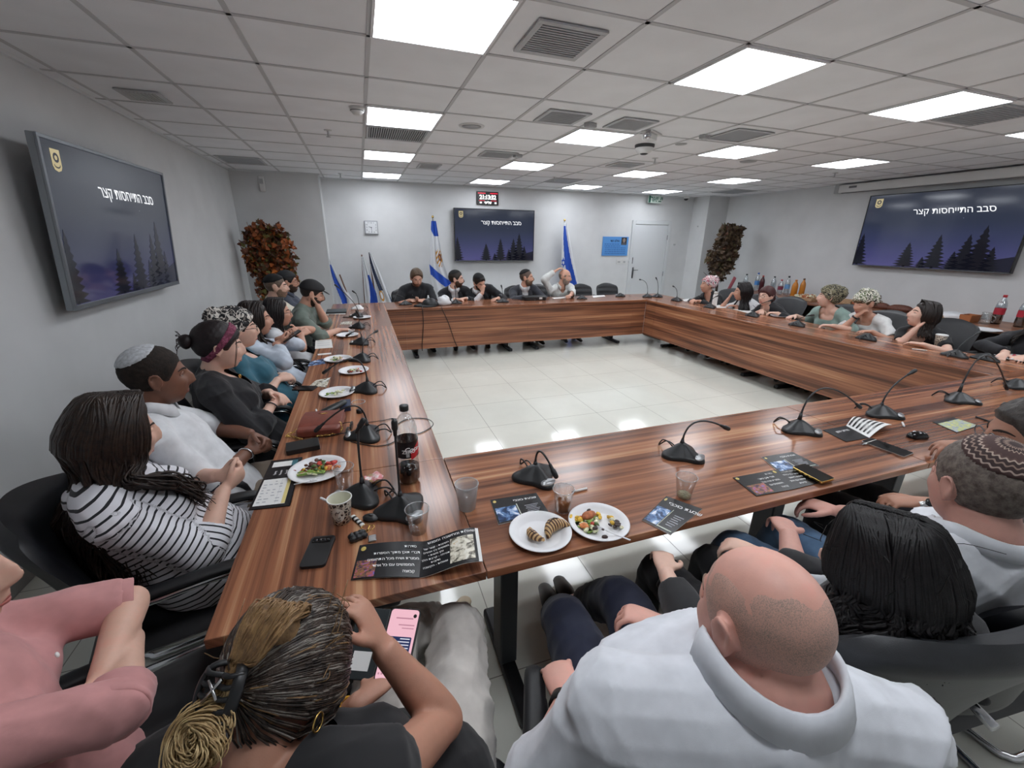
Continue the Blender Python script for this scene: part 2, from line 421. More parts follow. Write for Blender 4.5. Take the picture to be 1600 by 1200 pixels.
# ------------------------------------------------------------------ televisions
def screen_mat(name, k, spec):
    t = NT(name); t.set(Base_Color='06070a', Roughness=.09, Specular_IOR_Level=spec)
    g = t.coord('Generated'); sp = t.n('ShaderNodeSeparateXYZ'); t.l(g, sp.inputs[0])
    c = t.ramp(sp.outputs[2], [(0,'504d80'),(.12,'464675'),(.35,'373c5e'),(.6,'2e3549'),(1,'2e3442')])
    t.l(c, t.b.inputs['Emission Color']); t.b.inputs['Emission Strength'].default_value = k
    return t.m
M_SCREEN = screen_mat('night_sky_screen', .62, .6); M_SCREEN_L = screen_mat('night_sky_screen_dim', .3, 1.0); M_TREE = emit('screen_trees', '15161f', .6, '030305', .12); M_HILL = emit('screen_hill', '1d1e2e', .6, '030305', .12)
M_TITLE = emit('screen_title', 'e8eaee', .9); M_EMB = emit('screen_emblem', 'c9b98a', .55); M_EMB2 = emit('screen_emblem_dark', '2b2d38', .5)
M_BEZEL = mat('tv_bezel', '17181b', .3); M_BEZELS = mat('tv_silver_edge', '8b9095', .35, .6)
def television(w, h, label, silver=False, thick=.06):
    tv = empty('television', (0,0,0), 0, label, 'television', 'wall televisions')
    b = .012 if not silver else .02
    MB().box((-w/2,0,-h/2), (w/2,thick if not silver else .035,h/2)).build('back_case', M_BEZELS if silver else M_BEZEL, tv, bevel=.004)
    f = MB()
    for lo, hi in (((-w/2,-h/2),(w/2,-h/2+b*1.5)), ((-w/2,h/2-b),(w/2,h/2)), ((-w/2,-h/2+b),(-w/2+b,h/2-b)), ((w/2-b,-h/2+b),(w/2,h/2-b))):
        f.box((lo[0],-.012,lo[1]), (hi[0],0,hi[1]))
    f.build('bezel', M_BEZELS if silver else M_BEZEL, tv, bevel=.002)
    sw, sh = w/2-b, h/2-b
    sc = MB().box((-sw,-.004,-sh+.5*b), (sw,0,sh)).build('screen', M_SCREEN_L if silver else M_SCREEN, tv)
    MB().box((-w/2,-.014,-h/2+.004), (w/2,-.012,-h/2+.010)).build('lower_trim', M_BEZELS, tv)
    # the picture: dark conifers, a hill, handwritten title and an emblem
    rnd = random.Random(3); z0 = -sh+.5*b
    for x, hh, ww in ((-.95,.44,.16),(-.24,.32,.17),(-.02,.14,.09),(.13,.42,.17),(.35,.22,.12),(.47,.42,.18),(.62,.52,.2),(.76,.28,.13)):
        cx, th, tw = x*sw, hh*h, ww*sw
        n = 9; L, R = [], []; tr = MB()
        for i in range(n):
            t = i/n; zz = z0+th*t; wd = tw*(1-t)**.9
            L += [(cx-wd*(.95+.2*rnd.random()), zz+.012*th), (cx-wd*.45, zz+th*.07)]; R += [(cx+wd*(.95+.2*rnd.random()), zz+.012*th), (cx+wd*.45, zz+th*.07)]
        for i in range(0, len(L)-1):
            a, b_, c_, d = L[i], R[i], R[i+1], L[i+1]
            q = [(max(-sw, min(sw, p[0])), p[1]) for p in (a, b_, c_, d)]; flat(tr, q, -.0052)
        flat(tr, [(cx-tw*.1 if cx-tw*.1>-sw else -sw,z0),(cx+tw*.1,z0),(cx+tw*.1,z0+.02*h),(max(-sw,cx-tw*.1),z0+.02*h)], -.0052)
        flat(tr, [(max(-sw,L[-1][0]),L[-1][1]),(R[-1][0],R[-1][1]),(cx,z0+th*1.04)], -.0052)
        tr.build('tree_silhouette', M_TREE, sc)
    hill = MB(); xs = np.linspace(.3*sw, sw, 14); top = z0+h*(.05+.13*((xs-.3*sw)/(.7*sw))**1.2)
    for i in range(13): flat(hill, [(xs[i],z0),(xs[i+1],z0),(xs[i+1],top[i+1]),(xs[i],top[i])], -.0047)
    hill.build('dark_hill', M_HILL, sc)
    put_text(MB(), 'סבב התייחסות קצר', (.17*sw, -.0056, .5*sh), .105*h, shear=-.28, rtl=True, bold=.0006*h, spacing=1.0).build('title_text', M_TITLE, sc)
    e = MB(); ex, ez, ew, eh = -sw+.075*w, sh-.105*h, .026*w, .062*h
    flat(e, [(ex-ew,ez+eh),(ex-ew,ez-.5*eh),(ex-.7*ew,ez-.85*eh),(ex,ez-eh),(ex+.7*ew,ez-.85*eh),(ex+ew,ez-.5*eh),(ex+ew,ez+eh)], -.0050)
    eo = e.build('emblem', M_EMB, sc)
    d = MB()
    ring = [(ex+.62*ew*math.cos(a), ez+.25*eh+.62*ew*math.sin(a)) for a in np.arange(20)*2*pi/20]
    rin = [(ex+.3*ew*math.cos(a), ez+.25*eh+.3*ew*math.sin(a)) for a in np.arange(20)*2*pi/20]
    for i in range(20): flat(d, [ring[i],rin[i],rin[(i+1)%20],ring[(i+1)%20]], -.0055)
    for i in range(8):
        a0, a1 = pi+pi*i/8, pi+pi*(i+1)/8
        flat(d, [(ex+.7*ew*math.cos(a0),ez-.35*eh+.35*eh*math.sin(a0)),(ex+.55*ew*math.cos(a0),ez-.35*eh+.22*eh*math.sin(a0)),(ex+.55*ew*math.cos(a1),ez-.35*eh+.22*eh*math.sin(a1)),(ex+.7*ew*math.cos(a1),ez-.35*eh+.35*eh*math.sin(a1))], -.0055)
    d.build('emblem_ring', M_EMB2, sc)
    st = MB()
    for x, z in ((.32,.3),): flat(st, [(x*sw-.002,z*sh-.002),(x*sw+.002,z*sh-.002),(x*sw+.002,z*sh+.002),(x*sw-.002,z*sh+.002)], -.0052)
    st.build('star', M_TITLE, sc)
    return tv
tv = television(1.63, .965, 'black television on the far wall between the two tall flags')
tv.location = (2.405, YF-.10, 1.735)
MB().box((-.25,.06,-.2),(.25,.098,.2)).build('wall_mount', M_BLK, tv)
tv = television(1.62, .95, 'silver-edged tilted television high on the left wall', True)
tv.location = (XL+.145, 2.01, 1.71)
tv.rotation_euler = (math.radians(4.5), 0, pi/2)
MB().box((-.3,.035,-.2),(.3,.095,.2)).build('wall_mount', M_BLK, tv)
tv = television(1.90, 1.06, 'large black television on the right wall above the sideboard')
tv.location = (XR-.11, 2.03, 1.865); tv.rotation_euler = (0, 0, -pi/2)
MB().box((-.3,.05,-.2),(.3,.108,.2)).build('wall_mount', M_BLK, tv)

# ------------------------------------------------------------------ things on the far wall
def on_wall(name, x, z, y=YF): return empty(name, (x, y, z))
c = setp(on_wall('digital_clock', 2.27, 2.41), 'black digital clock with red and white figures above the far television', 'clock')
MB().box((-.215,-.05,-.115),(.215,-.002,.115)).build('case', M_BLK, c, bevel=.006)
put_text(MB(), '21:13:32', (0,-.0515,.012), .105, bold=.003, spacing=.92).build('time_digits', emit('led_white','ffffff',1.6), c)
r = MB()
for x in (-.12,.12): flat(r, [(x-.075,.075),(x+.075,.075),(x+.075,.092),(x-.075,.092)], -.0515); flat(r, [(x-.06,-.05),(x+.06,-.05),(x+.06,-.042),(x-.06,-.042)], -.0515)
r.build('red_bars', emit('led_red','d8203c',1.0), c)
m_ = MB(); put_text(m_, 'שלישי', (.0,-.0515,-.08), .06, rtl=True, bold=.002); put_text(m_, '10', (.15,-.0515,-.085), .045, bold=.002); put_text(m_, '04', (-.14,-.0515,-.082), .04, bold=.002)
m_.build('date_text', emit('led_white','ffffff',1.6), c)
c = setp(on_wall('wall_clock', .09, 1.84), 'square white wall clock with silver rim on the far wall', 'clock')
MB().box((-.115,-.035,-.115),(.115,-.002,.115)).build('case', mat('clock_rim','9ea1a6',.35), c, bevel=.004)
MB().box((-.1,-.037,-.1),(.1,-.035,.1)).build('face', mat('clock_face','dfe1e4',.5), c)
n_ = MB()
for i in range(1, 13):
    a = i*pi/6; k = .078/max(abs(math.sin(a)), abs(math.cos(a))); put_text(n_, str(i), (k*math.sin(a),-.0378,k*math.cos(a)), .036)
n_.build('numerals', mat('clock_ink','5b5e66',.5), c)
hd = MB()
for ang, L, w in ((math.radians(-75),.05,.006),(math.radians(176),.075,.004)):
    dx, dz = math.sin(ang), math.cos(ang); flat(hd, [(-dz*w-dx*.012,dx*w-dz*.012),(dz*w-dx*.012,-dx*w-dz*.012),(dz*w*.5+dx*L,-dx*w*.5+dz*L),(-dz*w*.5+dx*L,dx*w*.5+dz*L)], -.039)
hd.build('hands', mat('clock_ink','5b5e66',.5), c)
p = setp(on_wall('wall_plaque', 5.2, 1.553), 'pale blue plaque with a small portrait and dark lettering beside the door', 'plaque')
MB().box((-.325,-.02,-.2),(.325,-.002,.2)).build('panel', mat('plaque_blue','5b97d8',.35), p, bevel=.003)
MB().box((.14,-.022,.03),(.275,-.02,.185)).build('portrait', mat('portrait_dark','2c2a2c',.4), p)
hd = MB(); flat(hd, [(.2075+.035*math.cos(a), .125+.045*math.sin(a)) for a in np.arange(16)*pi/8], -.0225); hd.build('portrait_face', mat('portrait_skin','9b8577',.5), p)
hd = MB(); flat(hd, [(.15,.035),(.265,.035),(.25,.075),(.215,.085),(.165,.075)], -.0224); hd.build('portrait_coat', mat('portrait_coat','55555c',.5), p)
put_text(MB(), 'אולם הוד', (-.02,-.0212,.11), .062, rtl=True, bold=.002).build('heading_text', mat('plaque_ink','1c2c55',.5), p)
b_ = MB(); rn = random.Random(5)
for i in range(6):
    z = .045-.04*i; wd = .2 if i < 2 else .26; x0 = -.08 if i < 2 else 0
    x = x0-wd
    while x < x0+wd-.02:
        l = rn.uniform(.02,.06); flat(b_, [(x,z-.007),(min(x+l,x0+wd),z-.007),(min(x+l,x0+wd),z+.007),(x,z+.007)], -.0212); x += l+.012
b_.build('body_text', mat('plaque_ink2','3563a8',.5), p)
for i, (x, w) in enumerate(((5.33,.13),(5.47,.11),(5.585,.05))):
    s = setp(on_wall('wall_socket', x, 1.22), ['white wall socket left of the group below the plaque','white wall socket in the middle of the group below the plaque','small white switch by the door frame'][i], 'socket', 'sockets below the plaque')
    MB().box((-w/2,-.012,-.045),(w/2,-.001,.045)).build('plate', M_PLW, s, bevel=.004)
    MB().box((-w/4,-.016,-.02),(w/4,-.012,.02)).build('insert', mat('socket_grey','b0b2b5',.5), s, bevel=.002)
s = setp(on_wall('card_reader', 5.665, 1.25), 'dark grey card reader on the wall beside the door', 'card reader')
MB().box((-.025,-.025,-.07),(.025,-.001,.07)).build('body', mat('reader_grey','6a6c70',.4), s, bevel=.006)
MB().box((-.012,-.028,.01),(.012,-.025,.05)).build('sensor_window', M_BLK, s, bevel=.002)
# exit sign hanging at the top of the far wall
s = setp(empty('exit_sign', (6.02, YF-.12, 2.53)), 'green and white exit sign hanging near the ceiling by the door', 'sign')
MB().box((-.17,-.012,-.075),(.17,.012,.075)).build('panel', mat('exit_clear','c9d6cf',.3), s, bevel=.002)
put_text(MB(), 'יציאה', (.03,-.013,0), .15, rtl=True, bold=.004).build('lettering', mat('exit_green','1f5a49',.4), s)
MB().box((-.165,-.0135,-.07),(-.115,-.0125,.07)).build('arrow_field', mat('exit_green','1f5a49',.4), s)
MB().box((-.15,-.005,.075),(-.14,.005,.09)).box((.14,-.005,.075),(.15,.005,.09)).build('hanger', M_VENT, s)
s = setp(empty('dome_camera', (6.82, 6.3, H)), 'small white dome camera in the far right ceiling corner', 'camera')
MB().lathe([(.055,-.05),(.06,-.03),(.06,0)], n=24).build('body', M_PLW, s, True)
MB().lathe([(.001,-.09),(.03,-.082),(.046,-.06),(.048,-.05)], n=24).build('lens_dome', M_BLK, s, True)
s = setp(empty('motion_detector', (-1.47, COLY, 2.43)), 'white motion detector on the boxed corner wall above the plant', 'sensor')
MB().box((-.04,-.045,-.11),(.04,-.001,.11)).build('housing', M_PLW, s, bevel=.015)
MB().box((-.025,-.05,.0),(.025,-.044,.07)).build('lens_window', mat('pir_lens','b6b8ba',.4), s, bevel=.006)
for x, z, lb in ((COLX1,1.95,'tiny dark screw hole high on the right corner return'), ):
    s = setp(empty('wall_hook', (x-.001, 6.2, 2.0)), 'small grey hook on the white return beside the door', 'hook')
    MB().box((-.02,-.012,-.012),(0,.012,.012)).build('plate', M_VENT, s, bevel=.003)
s = setp(empty('door_stop', (6.78, YF, 1.6)), 'small grey round fitting on the wall right of the door', 'fitting')
MB().tube([(0,-.03,0),(0,-.001,0)], .018, 14).build('knob', M_VENT, s, True)
# ------------------------------------------------------------------ door
d = empty('door_1', (6.105, YF, 0)); d['kind'] = 'structure'; d['label'] = 'white door with lever handle in the far wall'
f = MB(); f.box((-.52,-.03,0),(-.44,-.001,2.1)).box((.44,-.03,0),(.52,-.001,2.1)).box((-.44,-.03,2.02),(.44,-.001,2.1))
f.build('door_frame', mat('door_frame_white','d3d6d8',.4), d, bevel=.006)
leaf = MB().box((-.435,-.018,.005),(.435,-.001,2.012)).build('door_leaf', mat('door_white','d6d9dc',.35), d, bevel=.003)
MB().box((-.415,-.026,.86),(-.375,-.018,1.1)).build('door_plate', mat('steel','8d9094',.3,.9), d, bevel=.003)
MB().tube([(-.395,-.026,1.04),(-.395,-.06,1.04),(-.385,-.065,1.04),(-.29,-.065,1.04)], .009, 10).build('door_handle', mat('steel','8d9094',.3,.9), d, True)
for z in (.3, .95, 1.75): MB().tube([(.437,-.03,z-.05),(.437,-.03,z+.05)], .009, 10).build('hinge', mat('steel','8d9094',.3,.9), d, True)
# ------------------------------------------------------------------ projector screen box above the right television
s = empty('projector_screen', (XR-.09, 1.5, H-.085), 0, 'long white roll-up projector screen case above the right television', 'projector screen')
MB().box((-.07,-2.1,-.06),(.07,2.0,.06)).build('case', M_PLW, s, bevel=.012)
MB().box((-.08,1.98,-.065),(.08,2.05,.07)).build('end_cap', mat('grey_box','a9abad',.5), s, bevel=.008)
MB().box((-.035,-2.0,-.072),(-.02,1.95,-.06)).build('bottom_bar', mat('bar_dark','6c6e72',.4), s)
MB().box((-.073,1.7,.0),(-.069,1.82,.03)).build('maker_plate', mat('bar_dark','6c6e72',.4), s)
# ------------------------------------------------------------------ striped wood laminate
def wood_mat(name, axis, seed=0.0, gloss=.2):
    t = NT(name); t.set(Roughness=gloss, Specular_IOR_Level=.55)
    g = t.n('ShaderNodeNewGeometry'); sp = t.n('ShaderNodeSeparateXYZ'); t.l(g.outputs['Position'], sp.inputs[0])
    al = sp.outputs[0 if axis == 'x' else 1]; cr = sp.outputs[1 if axis == 'x' else 0]
    add = t.n('ShaderNodeMath', operation='ADD'); t.l(cr, add.inputs[0]); t.l(sp.outputs[2], add.inputs[1])
    def vec(ka, kc, o):
        a = t.n('ShaderNodeMath', operation='MULTIPLY_ADD'); t.l(al, a.inputs[0]); a.inputs[1].default_value = ka; a.inputs[2].default_value = o
        c = t.n('ShaderNodeMath', operation='MULTIPLY_ADD'); t.l(add.outputs[0], c.inputs[0]); c.inputs[1].default_value = kc; c.inputs[2].default_value = o*1.7
        cb = t.n('ShaderNodeCombineXYZ'); t.l(a.outputs[0], cb.inputs[0]); t.l(c.outputs[0], cb.inputs[1]); return cb.outputs[0]
    n1 = t.noise(vec(.5, 13, seed), 1.0, 2, .5, .05)            # broad bands
    n2 = t.noise(vec(.9, 48, seed+7), 1.0, 2, .5, .03)           # streaks
    n3 = t.noise(vec(4, 260, seed+3), 1.0, 2, .6)               # fine grain
    # strips about 7 cm wide, each with its own tone
    fl = t.n('ShaderNodeMath', operation='MULTIPLY'); t.l(add.outputs[0], fl.inputs[0]); fl.inputs[1].default_value = 13.3
    fr = t.n('ShaderNodeMath', operation='FLOOR'); t.l(fl.outputs[0], fr.inputs[0])
    wn = t.n('ShaderNodeTexWhiteNoise', noise_dimensions='1D'); t.l(fr.outputs[0], wn.inputs['W'])
    def mad(a, k, b):
        m = t.n('ShaderNodeMath', operation='MULTIPLY_ADD'); t.l(a, m.inputs[0]); m.inputs[1].default_value = k
        if isinstance(b, float): m.inputs[2].default_value = b
        else: t.l(b, m.inputs[2])
        return m.outputs[0]
    s = mad(n1, .8, mad(n2, .62, mad(n3, .16, mad(wn.outputs['Value'], .16, -.36))))
    t.l(t.ramp(s, [(.27, '4f3024'), (.4, '724936'), (.52, '905d43'), (.64, 'a67152'), (.76, 'c29570')]), t.b.inputs['Base Color'])
    mr = t.n('ShaderNodeMapRange'); t.l(n3, mr.inputs[0]); mr.inputs[3].default_value = gloss*.95; mr.inputs[4].default_value = gloss*1.08
    t.l(mr.outputs[0], t.b.inputs['Roughness'])
    return t.m
W_Y = wood_mat('wood_along_y', 'y', 0.0); W_X = wood_mat('wood_along_x', 'x', 3.0)
W_PX = wood_mat('wood_panel_x', 'x', 11.0, .3); W_PY = wood_mat('wood_panel_y', 'y', 15.0, .3)
M_LEG = mat('table_leg_black', '26272a', .45, .2); M_LEGG = mat('table_leg_grey', '4e5054', .4, .5)
TZ, TT = .75, .03
X0, X1, Y0, Y1 = .12, 4.28, -.36, 3.90; TW = .71          # inner edges of the square of tables and their width
def table(name, lo, hi, along, label, panel=None, legs=(), apron=()):
    """along: 'x' or 'y' grain; panel: list of (lo, hi) boxes; legs: list of (x, y) leg posts with a foot bar across the table"""
    cx, cy = (lo[0]+hi[0])/2, (lo[1]+hi[1])/2
    t = empty('conference_table', (cx, cy, 0), 0, label, 'table', 'conference tables set in a square')
    def P(b, lo, hi): return b.box((lo[0]-cx, lo[1]-cy, lo[2]), (hi[0]-cx, hi[1]-cy, hi[2]))
    P(MB(), (lo[0], lo[1], TZ-TT), (hi[0], hi[1], TZ)).build('tabletop', W_X if along == 'x' else W_Y, t, bevel=.0025)
    for a, b, m in panel or []: P(MB(), a, b).build('modesty_panel', m, t, bevel=.0015)
    for (x, y, d) in legs:
        f = MB(); P(f, (x-.035, y-.05, .04), (x+.035, y+.05, TZ-TT)) if d == 'y' else P(f, (x-.05, y-.035, .04), (x+.05, y+.035, TZ-TT))
        lg = f.build('leg', M_LEGG, t, bevel=.006)
        f = MB()
        if d == 'y': P(f, (x-.03, y-.28, 0), (x+.03, y+.24, .045))
        else: P(f, (x-.24, y-.03, 0), (x+.28, y+.03, .045))
        f.build('foot_bar', M_LEG, lg, bevel=.012)
    return t
g_ = .0012
XO0, XO1, YO0, YO1 = X0-TW, X1+TW, Y0-TW, Y1+TW
PB, PT = .17, TZ-TT-.001; PTH = .018
# left column
table('l', (XO0, YO0, 0), (X0-g_, Y0-g_, 0), 'y', 'square wooden corner table at the near left with open booklet on it', legs=((XO0+.2, YO0+.3, 'y'),))
table('l', (XO0, Y0+g_, 0), (X0-g_, 1.80-g_, 0), 'y', 'wooden table along the left side holding the brown handbag and cola bottle',
      panel=[((X0-.03, Y0+.25, PB), (X0-.03+PTH, 1.7995, PT), W_PY)], legs=((-.25, -.1, 'x'), (-.25, 1.55, 'x')))
table('l', (XO0, 1.80+g_, 0), (X0-g_, Y1-g_, 0), 'y', 'wooden table along the left side in front of the man in flat cap',
      panel=[((X0-.03, 1.8005, PB), (X0-.03+PTH, Y1-.25, PT), W_PY)], legs=((-.25, 2.05, 'x'), (-.25, 3.6, 'x')))
table('l', (XO0, Y1+g_, 0), (X0-g_, YO1, 0), 'y', 'square wooden corner table at the far left before the leaning flags', legs=((XO0+.25, YO1-.3, 'y'),))
# far row
R = .24
table('f', (X0+g_, Y1, 0), (2.18-g_, YO1, 0), 'x', 'far wooden table with two hanging cables before three seated men',
      panel=[((X0+.012, Y1+.01, PB), (X0+R, Y1+.01+PTH, PT), W_PX), ((X0+R+.0008, Y1+.012, PB), (2.1795, Y1+.012+PTH, PT), W_PX)], legs=((.5, 4.3, 'y'), (1.95, 4.3, 'y')))
table('f', (2.18+g_, Y1, 0), (X1-g_, YO1, 0), 'x', 'far wooden table with the black box before two seated men',
      panel=[((2.1805, Y1+.012, PB), (X1-R-.0008, Y1+.012+PTH, PT), W_PX), ((X1-R, Y1+.01, PB), (X1+.010, Y1+.01+PTH, PT), W_PX)], legs=((2.4, 4.3, 'y'), (3.9, 4.3, 'y')))
# right column
table('r', (X1+g_, Y1+g_, 0), (XO1, YO1, 0), 'y', 'square wooden corner table at the far right with two upright microphones', legs=((XO1-.2, YO1-.3, 'y'),))
table('r', (X1+g_, 1.70+g_, 0), (XO1, Y1-g_, 0), 'y', 'wooden table along the right side before the three farther women',
      panel=[((X1+.0105, Y1-R, PB), (X1+.0105+PTH, Y1+.0095, PT), W_PY), ((X1+.012, 1.7005, PB), (X1+.012+PTH, Y1-R-.0008, PT), W_PY)], legs=((4.7, 1.95, 'x'), (4.7, 3.6, 'x')))
table('r', (X1+g_, Y0+g_, 0), (XO1, 1.70-g_, 0), 'y', 'wooden table along the right side before the women in green and white',
      panel=[((X1+.012, Y0+.01, PB), (X1+.012+PTH, 1.6995, PT), W_PY)], legs=((4.7, 0., 'x'), (4.7, 1.45, 'x')))
table('r', (X1+g_, YO0, 0), (XO1, Y0-g_, 0), 'x', 'square wooden corner table at the near right', legs=((XO1-.2, YO0+.3, 'y'),))
# near row
table('n', (X0+g_, YO0, 0), (2.18-g_, Y0, 0), 'x', 'near wooden table with two white plates and scattered booklets', 
      panel=[((X0+R, Y0-.03, PB), (2.1795, Y0-.03+PTH, PT), W_PX)], legs=((.27, -.80, 'y'), (1.62, -.80, 'y')))
table('n', (2.18+g_, YO0, 0), (X1-g_, Y0, 0), 'x', 'near wooden table at the right with the computer mouse and pens',
      panel=[((2.1805, Y0-.03, PB), (X1-.25, Y0-.03+PTH, PT), W_PX)], legs=((2.5, -.80, 'y'), (3.9, -.80, 'y')))

# ------------------------------------------------------------------ chairs
M_LEATH = mat('black_leather', '17181c', .42, var=.15, vscale=30, bump=.12, bscale=500)
M_LEATHG = mat('dark_grey_leather', '2c2e31', .45, var=.12, vscale=25, bump=.12, bscale=400)
M_ARM = mat('arm_pad', '131417', .5)
def curved_pad(w, h, th, bow, ribs=0, top_round=.12, nx=18, nz=26, lean=0.0, sag=.03):
    """upholstered back: local x across, z up from 0 to h, front facing +y"""
    V, F = [], []
    def edge(z):                          # half width at height z
        t = z/h; e = w/2*(1-.10*(1-t)**2)
        if z > h-top_round: e -= (w/2)*.28*(1-math.sqrt(max(0, 1-((z-h+top_round)/top_round)**2)))
        return e
    for side in (1, -1):
        for k in range(nz+1):
            z = h*k/nz
            for i in range(nx+1):
                u = -1+2*i/nx; x = u*edge(z); zz = z-(.035*u*u if k == nz else .035*u*u*(k/nz)**4)
                prof = (1-abs(u)**5)**.5*(min(1, k/2., (nz-k)/2.)**.5)
                y = bow*(u*u) + sag*math.sin(pi*z/h) - lean*z
                rb = .008*abs(math.sin(pi*ribs*z/h)) if ribs and side > 0 else 0
                V.append((x, y+side*th/2*prof+(rb if prof > .5 else 0), zz))
    N = (nx+1)*(nz+1)
    for k in range(nz):
        for i in range(nx):
            a = k*(nx+1)+i; F.append((a, a+nx+1, a+nx+2, a+1)); F.append((N+a, N+a+1, N+a+nx+2, N+a+nx+1))
    return np.array(V), F
def make_chair(kind):
    c = empty('conference_chair', (0,0,0))
    lm = M_LEATH if kind != 'grey' else M_LEATHG
    hb = {'tall': .52, 'grey': .63, 'ribbed': .46}[kind]; wb = {'tall': .52, 'grey': .60, 'ribbed': .46}[kind]
    V, F = curved_pad(wb, hb, .075 if kind != 'ribbed' else .05, .07 if kind != 'ribbed' else .04, 5 if kind == 'ribbed' else 0, lean=.26 if kind != 'ribbed' else .2)
    V[:,1] += -.20; V[:,2] += .42
    MB().add(V, F).build('backrest', lm, c, True)
    V, F = curved_pad(.5, .5, .085, .0, 0, .08, lean=0, sag=.0)
    V2 = np.stack([V[:,0], V[:,2]-.24, .415+V[:,1]], 1)
    MB().add(V2, [f[::-1] for f in F]).build('seat', lm, c, True)
    fr = MB(); pts = []
    half = [(-.27,-.26,.62),(-.285,-.05,.63),(-.285,.17,.63),(-.285,.235,.59),(-.28,.245,.5),(-.27,.24,.1),(-.265,.225,.03),(-.26,.17,.013),(-.25,-.2,.013),(-.235,-.26,.013),(-.17,-.285,.013)]
    pts = half+[(-x,y,z) for x,y,z in half[::-1]]
    fr.tube(pts, .0125, 10, sub=2)
    fr.tube([(-.275,.2,.38),(.275,.2,.38)], .011, 8).tube([(-.272,-.15,.38),(.272,-.15,.38)], .011, 8)
    fr.tube([(-.275,.24,.38),(-.275,-.17,.38)], .011, 8).tube([(.275,.24,.38),(.275,-.17,.38)], .011, 8)
    fr.build('chrome_frame', M_CHR, c, True)
    for sx in (-1, 1):
        MB().tube([(sx*.278,-.22,.652),(sx*.288,-.05,.662),(sx*.288,.16,.662),(sx*.288,.23,.64),(sx*.287,.262,.585)], [(.018,.012),(.024,.014),(.026,.014),(.024,.013),(.018,.010)], 10, sub=2, rnd=True).build('arm_pad', M_ARM, c, True)
    return c
CHAIR = {}
def chair(kind, x, y, yaw, label, group):
    """yaw in degrees, 0 faces +y, positive turns to the left"""
    if kind not in CHAIR: CHAIR[kind] = c = make_chair(kind)
    else: c = copy_tree(CHAIR[kind])
    c.location = (x, y, 0); c.rotation_euler = (0, 0, math.radians(yaw))
    return setp(c, label, 'chair', group)

# ------------------------------------------------------------------ table microphones
M_MIC = mat('microphone_black', '1f2123', .38, bump=.05, bscale=900); M_MICG = mat('microphone_grey', '2d2f31', .4)
M_PLATE = mat('microphone_silver', 'b9bbbd', .3, .7)
def mic_base_mesh():
    n = 48; rings = [1.0, .985, .9, .75, .55, .35, .2, .1]; V, F = [], []
    def r(a):                               # a = 0 is the user's side (-y)
        lobes = [(0, .100, .50), (2.05, .104, .62), (-2.05, .104, .62)]
        v = .06
        for a0, R, w in lobes:
            d = (a-a0+pi) % (2*pi)-pi; v = max(v, .06+(R-.06)*math.exp(-(d/w)**2))
        d = (a-pi+pi) % (2*pi)-pi
        return v
    zz = {1.0:.005, .985:.014, .9:.019, .75:.026, .55:.037, .35:.049, .2:.057, .1:.06}
    for k in rings:
        for j in range(n):
            a = 2*pi*j/n; R = r(a); V.append((k*R*math.sin(a), -k*R*math.cos(a)+.012*(1-k), zz[k]))
    m = len(rings)
    for i in range(m-1):
        for j in range(n): F.append((i*n+j, i*n+(j+1)%n, (i+1)*n+(j+1)%n, (i+1)*n+j))
    F.append(tuple((m-1)*n+j for j in range(n)))
    b = len(V)
    for j in range(n): V.append((V[j][0], V[j][1], 0))
    for j in range(n): F.append((b+j, b+(j+1)%n, (j+1)%n, j))
    F.append(tuple(b+j for j in range(n-1,-1,-1)))
    return np.array(V), F
ME_BASE = MB().add(*mic_base_mesh()).mesh('microphone_base')
plate = MB(); pp = [(.033*math.cos(a), -.077+.0145*math.sin(a)) for a in np.arange(24)*2*pi/24]
pv = [(x, y, .0172+.26*(y+.091)) for x, y in pp]+[(x, y, .0222+.26*(y+.091)) for x, y in pp]
plate.add(pv, [tuple(range(24,48))]+[(i,(i+1)%24,24+(i+1)%24,24+i) for i in range(24)])
ME_PLATE = plate.mesh('button_plate')
ME_LOOP = MB().tube([(-.012,.05,.03),(-.014,.075,.045),(-.014,.10,.045),(-.006,.118,.02),(.0,.125,.004),(.008,.118,.012),(.014,.1,.03),(.014,.075,.032),(.012,.05,.022)], .0033, 8, sub=3).mesh('cable_loop')
MIC_GROUP = 'table microphones'
def microphone(x, y, user, label, tip=None, ctrl=.6, z=TZ, loop=True, head=True, side=None):
    """user: yaw of the user's side (0 = -y, 90 = +x ...); tip: world point of the microphone capsule"""
    o = empty('table_microphone', (x, y, z+.0005), math.radians(user), label, 'microphone', MIC_GROUP)
    b = link_mesh('base', ME_BASE.copy() if not ME_BASE.users else ME_BASE, None, o, True)
    if not ME_BASE.materials: ME_BASE.materials.append(M_MIC)
    p = link_mesh('button_plate', ME_PLATE, None, o, True)
    if not ME_PLATE.materials: ME_PLATE.materials.append(M_PLATE)
    if loop:
        l = link_mesh('cable_loop', ME_LOOP, None, o, True)
        if not ME_LOOP.materials: ME_LOOP.materials.append(M_MIC)
    if tip is not None:
        R = rotz(-math.radians(user)); T_ = R@(np.asarray(tip, float)-np.array([x, y, z]))
        A = np.array([0, .014, .056]); L = np.linalg.norm(T_-A)
        C1 = A+np.array([0,0,ctrl*L])
        ts = np.linspace(0, 1, 16)[:,None]
        P = (1-ts)**2*A+2*ts*(1-ts)*C1+ts**2*T_
        n_ = MB(); n_.tube(P, [.0052]*2+[.0042]*14, 8); n_.tube([P[0]-[0,0,.004], P[1]], [.011,.0065], 10)
        n_.build('gooseneck', M_MICG, o, True)
        d = nrm(P[-1]-P[-2]); h = MB()
        h.tube([P[-1]-d*.02, P[-1]+d*.0, P[-1]+d*.004, P[-1]+d*.03], [.0065,.0075,.0105,.0105], 12, rnd=True)
        h.build('capsule', M_MIC, o, True)
    return o
def tip_y(px, py, y): return on_y(px, py, y)
